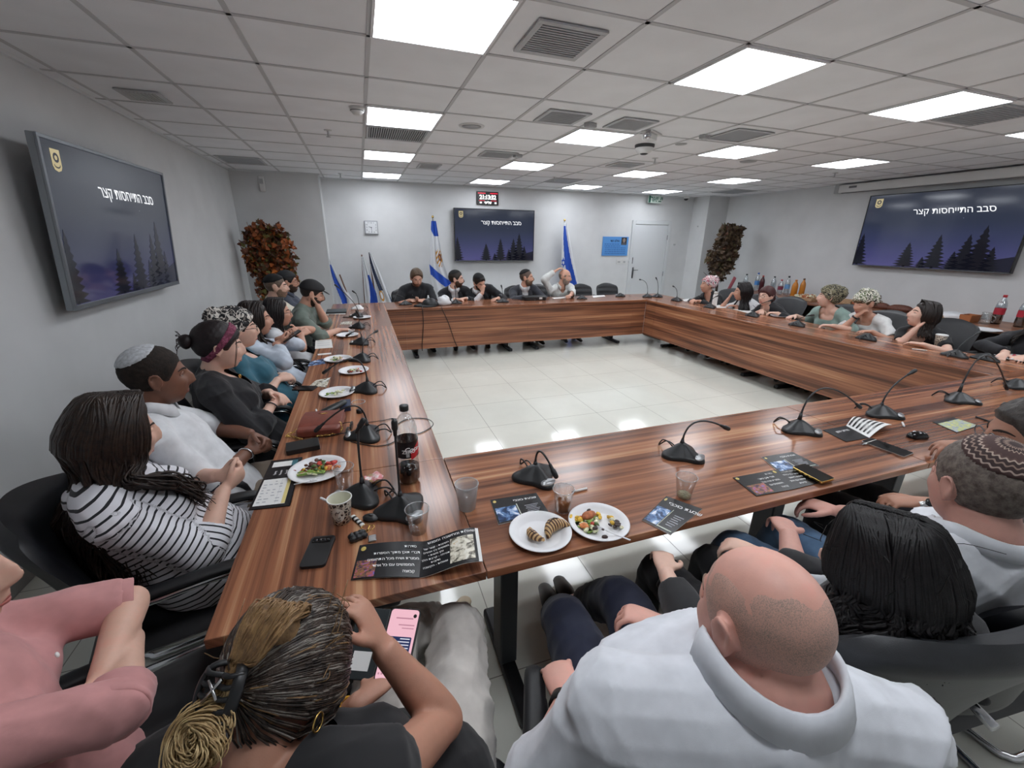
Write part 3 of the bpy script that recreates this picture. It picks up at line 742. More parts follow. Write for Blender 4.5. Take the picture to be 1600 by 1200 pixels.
def tip_x(px, py, x): return on_x(px, py, x)
ML = -90   # users at -x
microphone(-.239, 4.05, ML, 'farthest microphone on the left table, short stem up', tip_y(554, 457, 4.05), .8)
microphone(-.250, 3.45, ML, 'microphone on the left table with long stem leaning back to the flag', tip_y(527, 448, 3.45), .3)
microphone(-.238, 2.744, ML, 'microphone right of the brochure before the man in flat cap', tip_y(559, 490, 2.744), .9)
microphone(-.216, 1.977, ML, 'left table microphone with its capsule over a white plate', tip_y(546, 522, 1.977), .9)
microphone(-.214, 1.395, ML, 'left table microphone tilted forward right over the wood seam', tip_y(586, 519, 1.55), .5)
microphone(-.191, .656, ML, 'left table microphone with its neck bent flat over a plate', tip_y(512, 578, .656), 1.05)
microphone(-.205, -.03, ML, 'left table microphone behind the handbag with a flat bent neck', tip_y(501, 666, -.03), 1.0)
microphone(-.232, -.56, ML, 'upright microphone behind the paper cup, half hidden by its neighbour', tip_y(561, 668, -.56), .95)
microphone(-.085, -.70, 25, 'upright microphone with silver button beside the car keys', tip_y(617, 672, -.70), .6)
microphone(.453, -.645, 12, 'near table microphone with its short neck curled over its base', (.495, -.70, .815), 1.6)
microphone(1.163, -.672, 20, 'near table microphone with bent neck pointing right, centre of the table', tip_y(1131, 667, -.672), .75)
microphone(1.936, -.640, 22, 'near table microphone with long bent neck left of the striped leaflet', tip_y(1340, 633, -.640), .75)
microphone(2.592, -.630, 25, 'near table microphone with straight neck slanting up to the right', tip_y(1423, 583, -.630), .5)
microphone(3.316, -.630, 25, 'near table microphone with a horizontal bent neck at the right', tip_y(1572, 604, -.630), .95)
microphone(4.06, -.59, 25, 'microphone at the right edge of the near table', None)
microphone(4.704, 3.655, 90, 'right table microphone with short stem nearest the corner', tip_x(1053, 448, 4.704), .7)
microphone(4.49, 4.18, 180, 'left one of the two upright microphones on the far right corner', tip_x(1001, 437, 4.49), .7)
microphone(4.68, 4.15, 180, 'right one of the two upright microphones on the far right corner', tip_x(1026, 436, 4.68), .7)
microphone(4.676, 2.895, 90, 'right table microphone beside the white bottle', tip_x(1120, 463, 4.70), .6)
microphone(4.696, 2.159, 90, 'right table microphone before the open papers', tip_x(1203, 470, 4.75), .4)
microphone(4.66, 1.497, 90, 'right table microphone before the woman in sage green', tip_x(1266, 493, 4.72), .4)
microphone(4.692, .759, 90, 'right table microphone before the woman in white with strap', None)
microphone(4.717, .06, 90, 'right table microphone with pale stem beside the flat black one', tip_x(1526, 522, 4.85), .3)
microphone(4.83, -.09, 90, 'flat black microphone beside the plate of sweets', None)
microphone(.41, 4.311, 180, 'low microphone at the left end of the far table', tip_y(623, 462, 4.37), .5)
microphone(1.143, 4.255, 180, 'far table microphone before the second man in black suit', tip_y(711, 450, 4.255), .7)
microphone(1.868, 4.213, 180, 'upright far table microphone between the two groups of men', tip_y(784, 449, 4.213), .7)
microphone(3.254, 4.25, 180, 'far table microphone before the first empty chair', None)
microphone(4.08, 4.388, 180, 'far table microphone before the chair beside the door', None)
# ------------------------------------------------------------------ small things on the tables
M_PAPER = mat('white_paper', 'e4e4e2', .6); M_FOAM = mat('foam_plate_white', 'e6e6e8', .4); M_INK = mat('booklet_black', '17181c', .25)
M_WHT = mat('print_white', 'e9e9e9', .4); M_GOLDP = mat('print_gold', 'c2ad5e', .35); M_GOLD = mat('gold_metal', 'd8b46a', .22, 1.0)
M_SILV = mat('silver_metal', 'c6c7c8', .25, 1.0); M_PHONE = mat('phone_glass_black', '0d0e10', .08); M_PEN = mat('pen_white', 'e8e8e6', .3)
M_CLEAR = glass('clear_plastic', 'fbfcfc', alpha=.04); M_FROST = glass('frosted_plastic', 'f4f6f7', alpha=.14, milk=True)
def T3(px, py, z=TZ): return on_z(px, py, z)
def quad_pts(cs, z=TZ): return [on_z(x, y, z) for x, y in cs]
class Sheet:
    """a flat printed sheet with corners at known places; content is put at (u, v), v running down the page"""
    def __init__(s, P, lift=None): s.P = [np.asarray(p, float) for p in P]; s.lift = lift
    def at(s, u, v, dz=0.0):
        a, b, c, d = s.P; p = (a*(1-u)+b*u)*(1-v)+(d*(1-u)+c*u)*v
        return p+np.array([0,0,dz+(s.lift(u, v) if s.lift else 0)])
    def patch(s, mb, u0, v0, u1, v1, dz, nu=1, nv=1):
        V = [s.at(u0+(u1-u0)*i/nu, v0+(v1-v0)*j/nv, dz) for j in range(nv+1) for i in range(nu+1)]
        F = [(j*(nu+1)+i, (j+1)*(nu+1)+i, (j+1)*(nu+1)+i+1, j*(nu+1)+i+1) for j in range(nv) for i in range(nu)]
        return mb.add(V, F)
    def slab(s, mb, dz0, dz1, nu=1, u0=0, u1=1):
        m = nu+1; top = [s.at(u0+(u1-u0)*i/nu, v, dz1) for v in (0,1) for i in range(m)]; bot = [s.at(u0+(u1-u0)*i/nu, v, dz0) for v in (0,1) for i in range(m)]
        V = top+bot; F = []
        for i in range(nu): F += [(i, m+i, m+i+1, i+1), (2*m+i, 2*m+i+1, 3*m+i+1, 3*m+i), (i, i+1, 2*m+i+1, 2*m+i), (m+i, 3*m+i, 3*m+i+1, m+i+1)]
        F += [(0, 2*m, 3*m, m), (m-1, 2*m-1, 4*m-1, 3*m-1)]
        return mb.add(V, F)
    def text(s, mb, txt, u, v, h, dz, **k):
        V, F = text_mesh(txt, 1.0, **k)
        if not len(V): return mb
        W = np.linalg.norm(s.P[1]-s.P[0]); Hh = np.linalg.norm(s.P[3]-s.P[0])
        return mb.add([s.at(u+x*h*Hh/W, v-y*h, dz) for x, y, _ in V], F)
    def ell(s, mb, u, v, ru, rv, dz, n=18): return mb.add([s.at(u+ru*math.cos(a), v-rv*math.sin(a), dz) for a in np.arange(n)*2*pi/n], [tuple(range(n))])
def photo_mat(name, stops, scale, seed=0.):
    t = NT(name); t.set(Roughness=.25); v = t.coord('Object', (scale,)*3, (0,0,0), (seed,seed,0))
    n = t.noise(v, 1.0, 5, .65, .6); t.l(t.ramp(n, stops), t.b.inputs['Base Color']); return t.m
M_PHOTO1 = photo_mat('printed_photo_crowd', [(.3,'1a1522'),(.42,'5a3a55'),(.5,'8a6a3a'),(.57,'b55a62'),(.64,'4f5fb8'),(.75,'d8d4d0')], 60, 3)
M_PHOTO2 = photo_mat('printed_photo_hall', [(.3,'2b2622'),(.42,'7a7468'),(.52,'d9d3c0'),(.65,'efece2'),(.75,'c2a04a')], 45, 8)
M_PHOTO3 = photo_mat('printed_photo_light', [(.3,'0d1526'),(.45,'24406a'),(.55,'6e93c4'),(.66,'e8eef6')], 28, 5)
M_PHOTO4 = photo_mat('printed_photo_field', [(.3,'55606a'),(.45,'a9b4bb'),(.55,'b6bd7a'),(.65,'d9d68e'),(.75,'e8e8e0')], 50, 1)
def booklet_cover(px, label, title='שבעת כוכבי', photo=True, z=TZ, group='closed black booklets'):
    P = quad_pts(px, z+.004); S = Sheet(P); c = sum(P)/4
    o = empty('booklet', (0,0,0), 0, label, 'booklet', group)
    pg = MB(); S.slab(pg, -.0037, -.0004); pg.build('pages', M_PAPER, o)
    cv = MB(); S.slab(cv, -.0004, .0); cv.build('cover', M_INK, o)
    if photo: S.patch(MB(), .03, .40, .45, .95, .0003).build('cover_photo', M_PHOTO3, o)
    S.text(MB(), title, .70, .2, .125, .0004, rtl=True, shear=-.25, bold=.02).build('title_text', M_WHT, o)
    m = MB()
    for i in range(6): S.patch(m, .62+.02*(i%2), .48+.065*i, .9-.03*(i%3), .51+.065*i, .0004)
    m.build('small_print', mat('print_grey', '8d8f96', .4), o)
    S.ell(MB(), .07, .12, .035, .055, .0004).build('gold_emblem', M_GOLDP, o)
    m = MB(); S.patch(m, .47, .35, .49, .97, .0005); S.patch(m, .49, .93, .95, .96, .0005); m.build('light_line', mat('print_pale', 'b9c2b4', .4), o)
    return o
booklet_cover([(766,781),(838,770),(858,801),(779,819)], 'closed black booklet tucked behind the croissant plate')
booklet_cover([(1041,775),(1097,795),(1048,835),(1003,812)], 'black booklet alone at the table edge right of the salad plate')
booklet_cover([(1190,714),(1238,706),(1280,727),(1218,738)], 'black booklet lying half under the phone, topmost of its pair')
# open booklet with a lifted right page, near left corner
P = quad_pts([(562,852),(661,846),(655,902),(548,906)], TZ+.003); lift = lambda u, v: .006*math.sin(pi*u)
o = empty('open_booklet', (0,0,0), 0, 'open black booklet with raised right page in the near left corner', 'booklet')
S = Sheet(P, lift); m = MB(); S.slab(m, -.0025, 0, 10); m.build('left_page', M_INK, o)
m = MB(); S.slab(m, -.003, -.0025, 10); m.build('back_cover', M_PAPER, o)
m = MB(); S.patch(m, .03, .5, .33, .97, .0006, 4, 1); m.build('page_photo', M_PHOTO1, o)
m = MB()
for i, (tx, u) in enumerate((('סדרות', .82), ('דברי תוכן מתוך הספרות', .62), ('מסגרת ושיח מכל התחומים', .58), ('המפגשים עם כל אחד', .6), ('קבוצה', .84))):
    S.text(m, tx, u, .16+.175*i, .098, .0008, rtl=True, shear=-.25, bold=.012)
m.build('page_text', M_WHT, o)
m = MB(); S.ell(m, .08, .14, .04, .07, .0008); m.build('gold_emblem', M_GOLDP, o)
P2 = quad_pts([(661,846),(742,841),(749,894),(655,902)], TZ+.003); lift2 = lambda u, v: .045*math.sin(pi*min(1, u*.62))*(u**.5)
S = Sheet(P2, lift2); m = MB(); S.slab(m, -.002, 0, 14); m.build('right_page', M_INK, o)
m = MB(); S.slab(m, -.004, -.0021, 14, 0, 1.06); m.build('under_page', M_PAPER, o)
m = MB(); S.patch(m, .52, .22, .95, .92, .0008, 8, 2); m.build('page_photo', M_PHOTO2, o)
m = MB(); S.text(m, 'שאלות ומחשבה ומפגש', .55, .1, .105, .001, rtl=True, shear=-.25, bold=.012)
for i, tx in enumerate(('חשיבות - קשר של', 'מפגשים בין אנשים', 'זמן משותף', 'תפילה - קרבת הלב', 'נדיבות', 'שאלות - הקשבה')): S.text(m, tx, .27, .27+.105*i, .070, .001, rtl=True, shear=-.25, bold=.012)
m.build('page_text', M_WHT, o)
# flat open booklet before the black-haired woman
o = empty('open_booklet', (0,0,0), 0, 'flat open black booklet with white lettering under the gold-rimmed phone', 'booklet')
S = Sheet(quad_pts([(1145,746),(1204,735),(1241,764),(1182,775)], TZ+.003)); m = MB(); S.slab(m, -.003, 0); m.build('left_page', M_INK, o)
m = MB(); S.patch(m, .05, .5, .5, .95, .0004); m.build('page_photo', M_PHOTO1, o)
m = MB()
for i, (tx, u) in enumerate((('סדרות', .86), ('דברי תוכן מתוך', .7), ('מסגרת ושיח מכל', .72), ('המפגשים עם', .76), ('קבוצה', .88))): S.text(m, tx, u, .14+.17*i, .10, .0006, rtl=True, shear=-.25, bold=.012)
m.build('page_text', M_WHT, o)
m = MB(); S.ell(m, .06, .1, .04, .06, .0006); m.build('gold_emblem', M_GOLDP, o)
S = Sheet(quad_pts([(1204,735),(1252,731),(1281,754),(1241,764)], TZ+.003)); m = MB(); S.slab(m, -.003, 0); m.build('right_page', M_INK, o)
m = MB()
for i, (tx, u) in enumerate((('תפילה ותקווה', .5), ('קשר בין כולם', .45), ('מפגש ראשון', .5), ('שיחה עם הלב', .45), ('נדיבות', .5))): S.text(m, tx, u, .14+.17*i, .10, .0006, rtl=True, shear=-.25, bold=.012)
m.build('page_text', M_WHT, o)
m = MB(); S.ell(m, .06, .1, .05, .07, .0006); m.build('gold_emblem', M_GOLDP, o)
# leaflet with striped inner page
o = empty('open_leaflet', (0,0,0), 0, 'open black leaflet with a raised black and white striped page', 'leaflet')
S = Sheet(quad_pts([(1286,672),(1322,665),(1358,684),(1322,690)], TZ+.003)); m = MB(); S.slab(m, -.003, 0); m.build('left_page', M_INK, o)
m = MB(); S.text(m, 'מרחב הזמן', .55, .3, .16, .0006, rtl=True, bold=.02); m.build('page_text', M_WHT, o)
S = Sheet(quad_pts([(1322,665),(1336,656),(1392,668),(1358,684)], TZ+.003), lambda u, v: .03*math.sin(pi*min(1, u*.8))); m = MB(); S.slab(m, -.003, 0, 8); m.build('right_page', M_PAPER, o)
m = MB()
for i in range(6): S.patch(m, .08, .05+.15*i, .85, .12+.15*i, .0008, 6, 1)
m.build('dark_stripes', M_INK, o)
o = empty('leaflet', (0,0,0), 0, 'printed leaflet with a yellow-green picture beside the mouse hand', 'leaflet')
S = Sheet(quad_pts([(1457,659),(1490,652),(1530,665),(1495,676)], TZ+.003)); m = MB(); S.slab(m, -.003, 0); m.build('sheet', M_INK, o)
m = MB(); S.patch(m, .02, .2, .98, .98, .0005); m.build('picture', M_PHOTO4, o)
# folder with schedule before the woman in stripes
o = empty('folder', (0,0,0), 0, 'open black folder with a white timetable sheet before the striped woman', 'folder')
S = Sheet(quad_pts([(424,720),(472,714),(452,790),(388,797)], TZ+.003)); m = MB(); S.slab(m, -.003, 0); m.build('folder_sheet', M_INK, o)
m = MB(); S.slab(m, -.0035, -.003, 1, -.01, 1.02); m.build('white_backing', M_PAPER, o)
m = MB(); S.patch(m, .06, .45, .86, .95, .0006); m.build('timetable', M_PAPER, o)
m = MB(); S.patch(m, .76, .455, .86, .945, .001); m.build('yellow_column', mat('print_yellow', 'dccb86', .5), o)
m = MB(); rn = random.Random(2)
for i in range(8):
    for j in range(4):
        if rn.random() < .8: S.patch(m, .12+.15*j, .5+.055*i, .12+.15*j+rn.uniform(.05,.12), .515+.055*i, .001)
S.patch(m, .6, .46, .606, .94, .001); m.build('timetable_print', mat('print_grey2', 'a3a5ab', .5), o)
m = MB(); S.patch(m, .12, .06, .72, .18, .0006); m.build('white_slip', M_PAPER, o)
m = MB(); S.patch(m, .72, .05, .9, .18, .0008); m.build('teal_slip', mat('print_teal', '3f6f7a', .4), o)
m = MB()
for i, u in enumerate((.3,.47,.64)):
    S2 = Sheet([S.at(u-.06,.42), S.at(u-.06,.22), S.at(u+.06,.22), S.at(u+.06,.42)]); S2.text(m, ['Fguang','Fountain','Kerekli'][i], .5, .5, .75, .0008, bold=.01)
m.build('white_lettering', M_WHT, o)
def sheet_thing(name, px, label, m_=None, cat='paper', group=None, z=TZ, th=.0015, lines=0, part='printed_lines'):
    S = Sheet(quad_pts(px, z+th+.0006)); mb = MB(); S.slab(mb, -th, 0); o = mb.build(name, m_ or M_PAPER); setp(o, label, cat, group)
    if lines:
        q = MB()
        for i in range(lines): S.patch(q, .12, .15+.75*i/lines, .85, .15+.75*i/lines+.03, .0005)
        q.build(part, mat('print_grey2', 'a3a5ab', .5), o)
    return o
sheet_thing('paper_sheet', [(493,532),(518,530),(520,543),(492,545)], 'white sheet with a printed line before the woman in light blue', lines=3)
sheet_thing('pen', [(496,553),(517,551),(518,553),(497,555)], 'thin white pen-like strip on the table before the teal blouse', M_WHT, 'pen')
sheet_thing('leaflet', [(485,565),(506,560),(508,568),(481,572)], 'dark leaflet left of the third plate along the left table', M_PHOTO3, 'leaflet')
sheet_thing('leaflet', [(494,594),(516,590),(510,605),(483,603)], 'dark photo leaflet with a white pen on it beside the flat phone', M_PHOTO2, 'leaflet')
sheet_thing('leaflet', [(533,503),(551,502),(549,507),(531,507)], 'grey striped leaflet before the man in the flat cap', M_PHOTO2, 'leaflet')
sheet_thing('paper_sheet', [(507,487),(541,486),(540,491),(506,491)], 'white sheet under the dark laptop in the far left corner', z=TZ)
o = empty('laptop', (0,0,0), 0, 'closed dark grey laptop on the far left corner table', 'laptop')
S = Sheet(quad_pts([(511,483),(541,482),(541,487),(509,488)], TZ+.022)); m = MB(); S.slab(m, -.010, 0); m.build('lid', mat('laptop_grey', '3c4346', .4), o, bevel=.002)
m = MB(); S.slab(m, -.019, -.011); m.build('base', M_BLK, o, bevel=.002)
for px, lb in (([(1066,468),(1082,466),(1086,469),(1070,471)],'white sheet before the woman with the pink headscarf'), ([(1100,470),(1122,469),(1128,474),(1104,475)],'white sheet beside the white bottle on the right table'),
               ([(1118,477),(1142,475),(1140,481),(1120,481)],'rolled white papers before the woman in the striped tee'), ([(1145,483),(1168,484),(1187,488),(1168,489)],'open white papers before the woman in glasses'),
               ([(862,465),(890,463),(893,465),(866,467)],'white sheet before the bald man at the far table'), ([(925,462),(944,461),(946,463),(927,465)],'grey paper before the empty chair at the far table'),
               ([(774,470),(786,469),(790,471),(778,472)],'small white note beside the middle far microphone')):
    sheet_thing('paper_sheet', px, lb)
# ---- pens
def pen(a, b, label, m_=None, tipm=None, z=TZ, r=.0048):
    A, B = on_z(*a, z+r+.0008), on_z(*b, z+r+.0008); d = nrm(B-A)
    o = empty('pen', (0,0,0), 0, label, 'pen', 'pens')
    MB().tube([A, A+(B-A)*.82], r, 10, rnd=False).build('barrel', m_ or M_PEN, o, True)
    MB().tube([A+(B-A)*.82, A+(B-A)*.95, B], [r*.95, r*.5, r*.2], 10).build('tip', tipm or M_SILV, o, True)
pen((917,763),(893,769), 'white pen on the near table behind the cup of amber drink')
pen((1369,688),(1347,695), 'short white pen above the large phone', tipm=M_GREYP)
pen((1410,660),(1413,667), 'short white pen beside the slanted microphone', tipm=M_GREYP)
pen((1525,651),(1553,661), 'black pen with gold end at the right of the near table', M_BLK, M_GOLD)
pen((494,640),(496,650), 'white pen standing out from the flat black case on the left table')
pen((503,598),(517,590), 'white pen lying on the dark photo leaflet')
pen((1425,545),(1450,548), 'pair of white pens before the woman leaning on her hand')
pen((1286,511),(1291,514), 'tiny white pen before the woman in sage green')
pen((551,496),(533,495), 'dark pen before the man in flat cap', M_BLK, M_SILV)
# ---- plates
ME_PLATEDISH = None
def plate(px, py, label, r=.104, z=TZ, group='round white foam plates'):
    global ME_PLATEDISH
    c = on_z(px, py, z)
    if ME_PLATEDISH is None:
        mb = MB().lathe([(.001,.003),(.62,.003),(.70,.008),(.80,.10*1.),(.97,.135),(1.0,.13),(1.0,.118),(.80,.08),(.70,0),(.001,0)], n=56)
        ME_PLATEDISH = mb.mesh('foam_plate')
        for v in ME_PLATEDISH.vertices:
            R_ = math.hypot(v.co.x, v.co.y); a = math.atan2(v.co.y, v.co.x)
            if .72 < R_: v.co.z += .006*math.sin(28*a)
    o = link_mesh('foam_plate', ME_PLATEDISH, None, None, True)
    if not ME_PLATEDISH.materials: ME_PLATEDISH.materials.append(M_FOAM)
    o.scale = (r, r, .15*r/.1*1.0); o.scale = (r, r, .13)
    o.location = (c[0], c[1], z+.0008)
    setp(o, label, 'plate', group); return c
M_FOOD = {k: mat('food_'+k, v, .45, var=.2, vscale=120) for k, v in dict(red='b5362a', brown='5c3522', green='7d9a45', dkgreen='47602a', yellow='dfae3c', orange='d9824a', pale='d6d5b0', cream='e3d7b8', dark='3a2a26').items()}
def food(c, spots, label, name='chopped_salad'):
    """leftover salad: many little chopped pieces, one uncountable helping"""
    rn = random.Random(int(c[0]*1000)); mb = MB(); mats = list(M_FOOD.values()); keys = list(M_FOOD)
    for k, dx, dy, s, n in spots:
        for i in range(n):
            x, y = c[0]+dx+rn.gauss(0, s), c[1]+dy+rn.gauss(0, s); a = rn.uniform(.005,.012)
            mb.ell((x, y, TZ+.006+a*.6+rn.uniform(0,.012 if n > 8 else .002)), (a*rn.uniform(.8,1.6), a*rn.uniform(.6,1), a*rn.uniform(.35,.7)), rotz(rn.uniform(0,3))@rotx(rn.uniform(-.5,.5)), 8, 5, keys.index(k))
    o = mb.build(name, mats, None, True); o['kind'] = 'stuff'; setp(o, label, 'food')
def strips(c, items, label, name):
    mb = MB(); mats = list(M_FOOD.values()); keys = list(M_FOOD)
    for k, x0, y0, x1, y1, r in items: mb.tube([(c[0]+x0,c[1]+y0,TZ+.012),(c[0]+(x0+x1)/2+.004,c[1]+(y0+y1)/2,TZ+.016),(c[0]+x1,c[1]+y1,TZ+.012)], [r*.7,r,r*.6], 8, sub=1, rnd=True, mi=keys.index(k))
    o = mb.build(name, mats, None, True); o['kind'] = 'stuff'; setp(o, label, 'food')
c = plate(497, 737, 'full white plate of roasted vegetables beside the black folder', .112)
food(c, [('brown',-.01,.03,.018,16),('dark',-.005,.035,.016,10),('dkgreen',.01,.02,.016,12),('red',.045,.02,.016,16),('red',-.05,.005,.014,8),('yellow',.01,.0,.02,10),('orange',.055,-.005,.016,12),('green',-.02,-.02,.02,8)], 'heap of roasted peppers, olives and vegetables on the full plate')
strips(c, [('green',-.07,-.03,.02,-.035,.006),('green',-.06,-.022,.015,-.02,.006),('pale',-.075,-.02,0,-.045,.005),('orange',.03,-.02,.065,.0,.005)], 'cucumber sticks at the edge of the full plate', 'cucumber_sticks')
def fork(a, b, label, z=TZ+.02):
    A, B = on_z(*a, z), on_z(*b, z); d = nrm(B-A); n_ = np.cross(d, [0,0,1]); o = empty('plastic_fork', (0,0,0), 0, label, 'fork', 'white plastic forks')
    MB().tube([A, A+(B-A)*.7], [(.004,.0015),(.003,.0015)], 8).build('handle', M_FOAM, o, True)
    h = MB()
    for k in (-1.2,-.4,.4,1.2): h.tube([A+(B-A)*.68, A+(B-A)*.8+n_*.005*k, B+n_*.005*k], .0013, 6)
    h.build('tines', M_FOAM, o, True)
fork((459,757),(495,749), 'white plastic fork on the full plate by the folder')
c = plate(844, 835, 'white foam plate with two croissants on the near table')
def croissant(px, py, rz, s, label):
    c = on_z(px, py, TZ); o = empty('croissant', (c[0], c[1], TZ+.006), rz, label, 'croissant', 'small striped croissants')
    b = MB(); pts = [(-.045*s,-.012*s,.012*s),(-.028*s,.004*s,.017*s),(0,.012*s,.021*s),(.028*s,.004*s,.017*s),(.045*s,-.012*s,.012*s)]
    V, F = tube(pts, [(.008*s,.008*s),(.016*s,.015*s),(.023*s,.019*s),(.016*s,.015*s),(.008*s,.008*s)], 16, sub=5, rnd=True)
    V[:,2] += .0016*np.sin(V[:,0]/s*520); V[:,2] = np.maximum(V[:,2], .0003)
    t = 'pastry'
    if t not in MATS:
        q = NT('pastry_striped'); q.set(Roughness=.4); v = q.coord('Object', (1,.25,.1)); w = q.n('ShaderNodeTexWave'); w.inputs['Scale'].default_value = 30; w.inputs['Distortion'].default_value = 3; q.l(v, w.inputs[0])
        q.l(q.ramp(w.outputs['Fac'], [(.25,'4a2c1c'),(.5,'8a6038'),(.75,'caa775')]), q.b.inputs['Base Color']); MATS[t] = q.m
    b.add(V, F).build('pastry', MATS[t], o, True)
    MB().tube([(-.02*s,.012*s,.037*s),(0,.016*s,.0425*s),(.02*s,.012*s,.037*s)], .002*s, 6, sub=2).build('chocolate_drizzle', M_FOOD['dark'], o, True)
croissant(868, 833, .35, 1.0, 'larger striped croissant on the right of the plate')
croissant(835, 842, 1.9, .72, 'smaller pale croissant piece standing left on the plate')
c = plate(935, 820, 'white foam plate with leftover salad and bread on the near table')
food(c, [('yellow',-.06,.035,.01,4),('yellow',.01,.025,.008,4),('green',-.02,.02,.015,7),('pale',-.05,-.005,.02,8),('dkgreen',-.02,.0,.018,6),('red',-.055,.02,.02,4),('dark',.0,-.02,.03,9),('yellow',.045,-.015,.01,5),('dark',.05,-.03,.012,6),('orange',-.06,-.01,.01,3),('cream',.0,.0,.03,6)], 'leftover diced salad on the plate with the bread crust')
def slice_(px, py, label):
    c = on_z(px, py, TZ); o = MB().lathe([(.001,.0),(.014,.0),(.016,.003),(.014,.006),(.001,.006)], (c[0],c[1],TZ+.006), 16).build('cucumber_slice', M_FOOD['green'], None, True); setp(o, label, 'cucumber slice', 'cucumber slices')
    MB().lathe([(.001,.0062),(.0115,.0062)], (c[0],c[1],TZ+.006), 16).build('pale_flesh', M_FOOD['pale'], o, True)
slice_(919, 831, 'round cucumber slice at the bottom of the salad plate'); slice_(903, 823, 'round cucumber slice at the left rim of the salad plate'); slice_(917, 820, 'cucumber slice in the middle of the salad leftovers')
o = MB(); c = on_z(920, 805, TZ+.02); V, F = ellipsoid((0,0,0), (.03,.018,.012), rotz(.2), 16, 9); V += np.random.normal(0, .0008, V.shape); o.add(V+c, F)
o = o.build('bread_crust', mat('bread_crust_brown', 'a8623e', .6, var=.2, vscale=90), None, True); setp(o, 'browned piece of bread on the salad leftovers', 'bread')
MB().ell(c-np.array([0,.006,.010]), (.027,.016,.008), rotz(.2)).build('pale_crumb', M_FOOD['cream'], o, True)
fork((985,844),(930,822), 'white plastic fork sticking out over the edge of the salad plate', TZ+.018)
for px, py, lb, k in ((527,616,'white plate with cucumber remains before the woman in black jacket',0), (553,581,'white plate with food remains under a bent microphone',1), (528,563,'white plate with green remains left of a microphone',1), (543,525,'white plate with a bent microphone over it, far left table',2), (566,497,'empty white plate farthest on the left table',2), (1217,495,'white plate before the woman in glasses on the right table',2)):
    c = plate(px, py, lb, .104)
    if k < 2: food(c, [('pale',0,0,.025,10),('green',-.02,0,.02,6),('dkgreen',-.03,-.01,.015,4)]+([('red',.01,-.01,.03,8),('brown',-.02,-.02,.02,6)] if k else []), lb.replace('white plate with','leftovers of').replace('leftovers of food remains','mixed leftovers').replace('leftovers of green remains','green leftovers').replace('leftovers of cucumber remains','cucumber leftovers'))
c = plate(1592, 562, 'large round plate of striped sweets at the right table edge', .15, group=None)
mb = MB(); rn = random.Random(9); i = 0
for j in range(26):
    a, q = rn.uniform(0, 2*pi), .115*rn.random()**.5; x, y = c[0]+q*math.cos(a), c[1]+q*math.sin(a); b = rn.uniform(0, pi)
    mb.tube([(x-.03*math.cos(b), y-.03*math.sin(b), TZ+.015+.012*rn.random()), (x+.03*math.cos(b), y+.03*math.sin(b), TZ+.015+.012*rn.random())], [(.009,.005)]*2, 8, mi=j % 3)
o = mb.build('striped_sweets', [mat('sweet_pink','cf5a66',.4), M_PAPER, mat('sweet_dark','5a3236',.4)], None, True); o['kind'] = 'stuff'; setp(o, 'heap of pink and white striped sweets on the plate', 'sweets')
# ---- cups
def cup(px, py, label, liquid=None, lvl=.03, m_=None, r0=.026, r1=.038, h=.088, tilt=None, z=TZ, name='plastic_cup'):
    c = on_z(px, py, z); o = empty(name, (c[0], c[1], z+.0006), 0, label, 'cup', 'clear plastic cups')
    prof = [(.001,.004),(r0-.001,.004),(r1-.0015,h-.002),(r1,h+.001),(r1+.0022,h),(r1+.0012,h-.004),(r0+.008*(r1-r0)/.012,.05*h/.088+.02),(r0,.0),(.001,.0)]
    prof = [(.001,.003),(r0-.0012,.003),(r1-.0012,h-.001),(r1,h+.0012),(r1+.002,h),(r1+.0006,h-.003),(r0,0),(.001,0)]
    MB().lathe(prof, n=36).build('cup_wall', m_ or M_CLEAR, o, True)
    if liquid: 
        k = r0+(r1-r0)*lvl/h
        MB().lathe([(.001,.0035),(r0-.002,.0035),(k-.002,lvl),(.001,lvl)], n=30).build('drink', liquid, o, True)
    V, F = tube([((r1+.001)*math.cos(a), (r1+.001)*math.sin(a), h) for a in np.arange(32)*2*pi/32], .0013, 6, closed=True); MB().add(V, F).build('rim', M_FROST, o, True)
M_AMBER = mat('amber_drink', '9a5c2a', .1); M_WATER = glass('water', 'eef4f4', alpha=.06)
cup(654, 830, 'empty clear plastic cup between the silver button and the open booklet')
cup(540, 760, 'empty clear plastic cup right of the full plate')
cup(1068, 776, 'clear plastic cup with dregs beside the lone black booklet', M_FOOD['pale'], .012)
cup(879, 797, 'clear plastic cup with amber drink behind the two plates', M_AMBER, .036)
cup(730, 793, 'frosted plastic cup with lid rim on the table seam', M_WATER, .05, M_FROST, .03, .041, .1)
cup(550, 523, 'crumpled clear cup lying among plates far down the left table', None, .03, M_FROST, .02, .03, .05)
M_CUPART = None
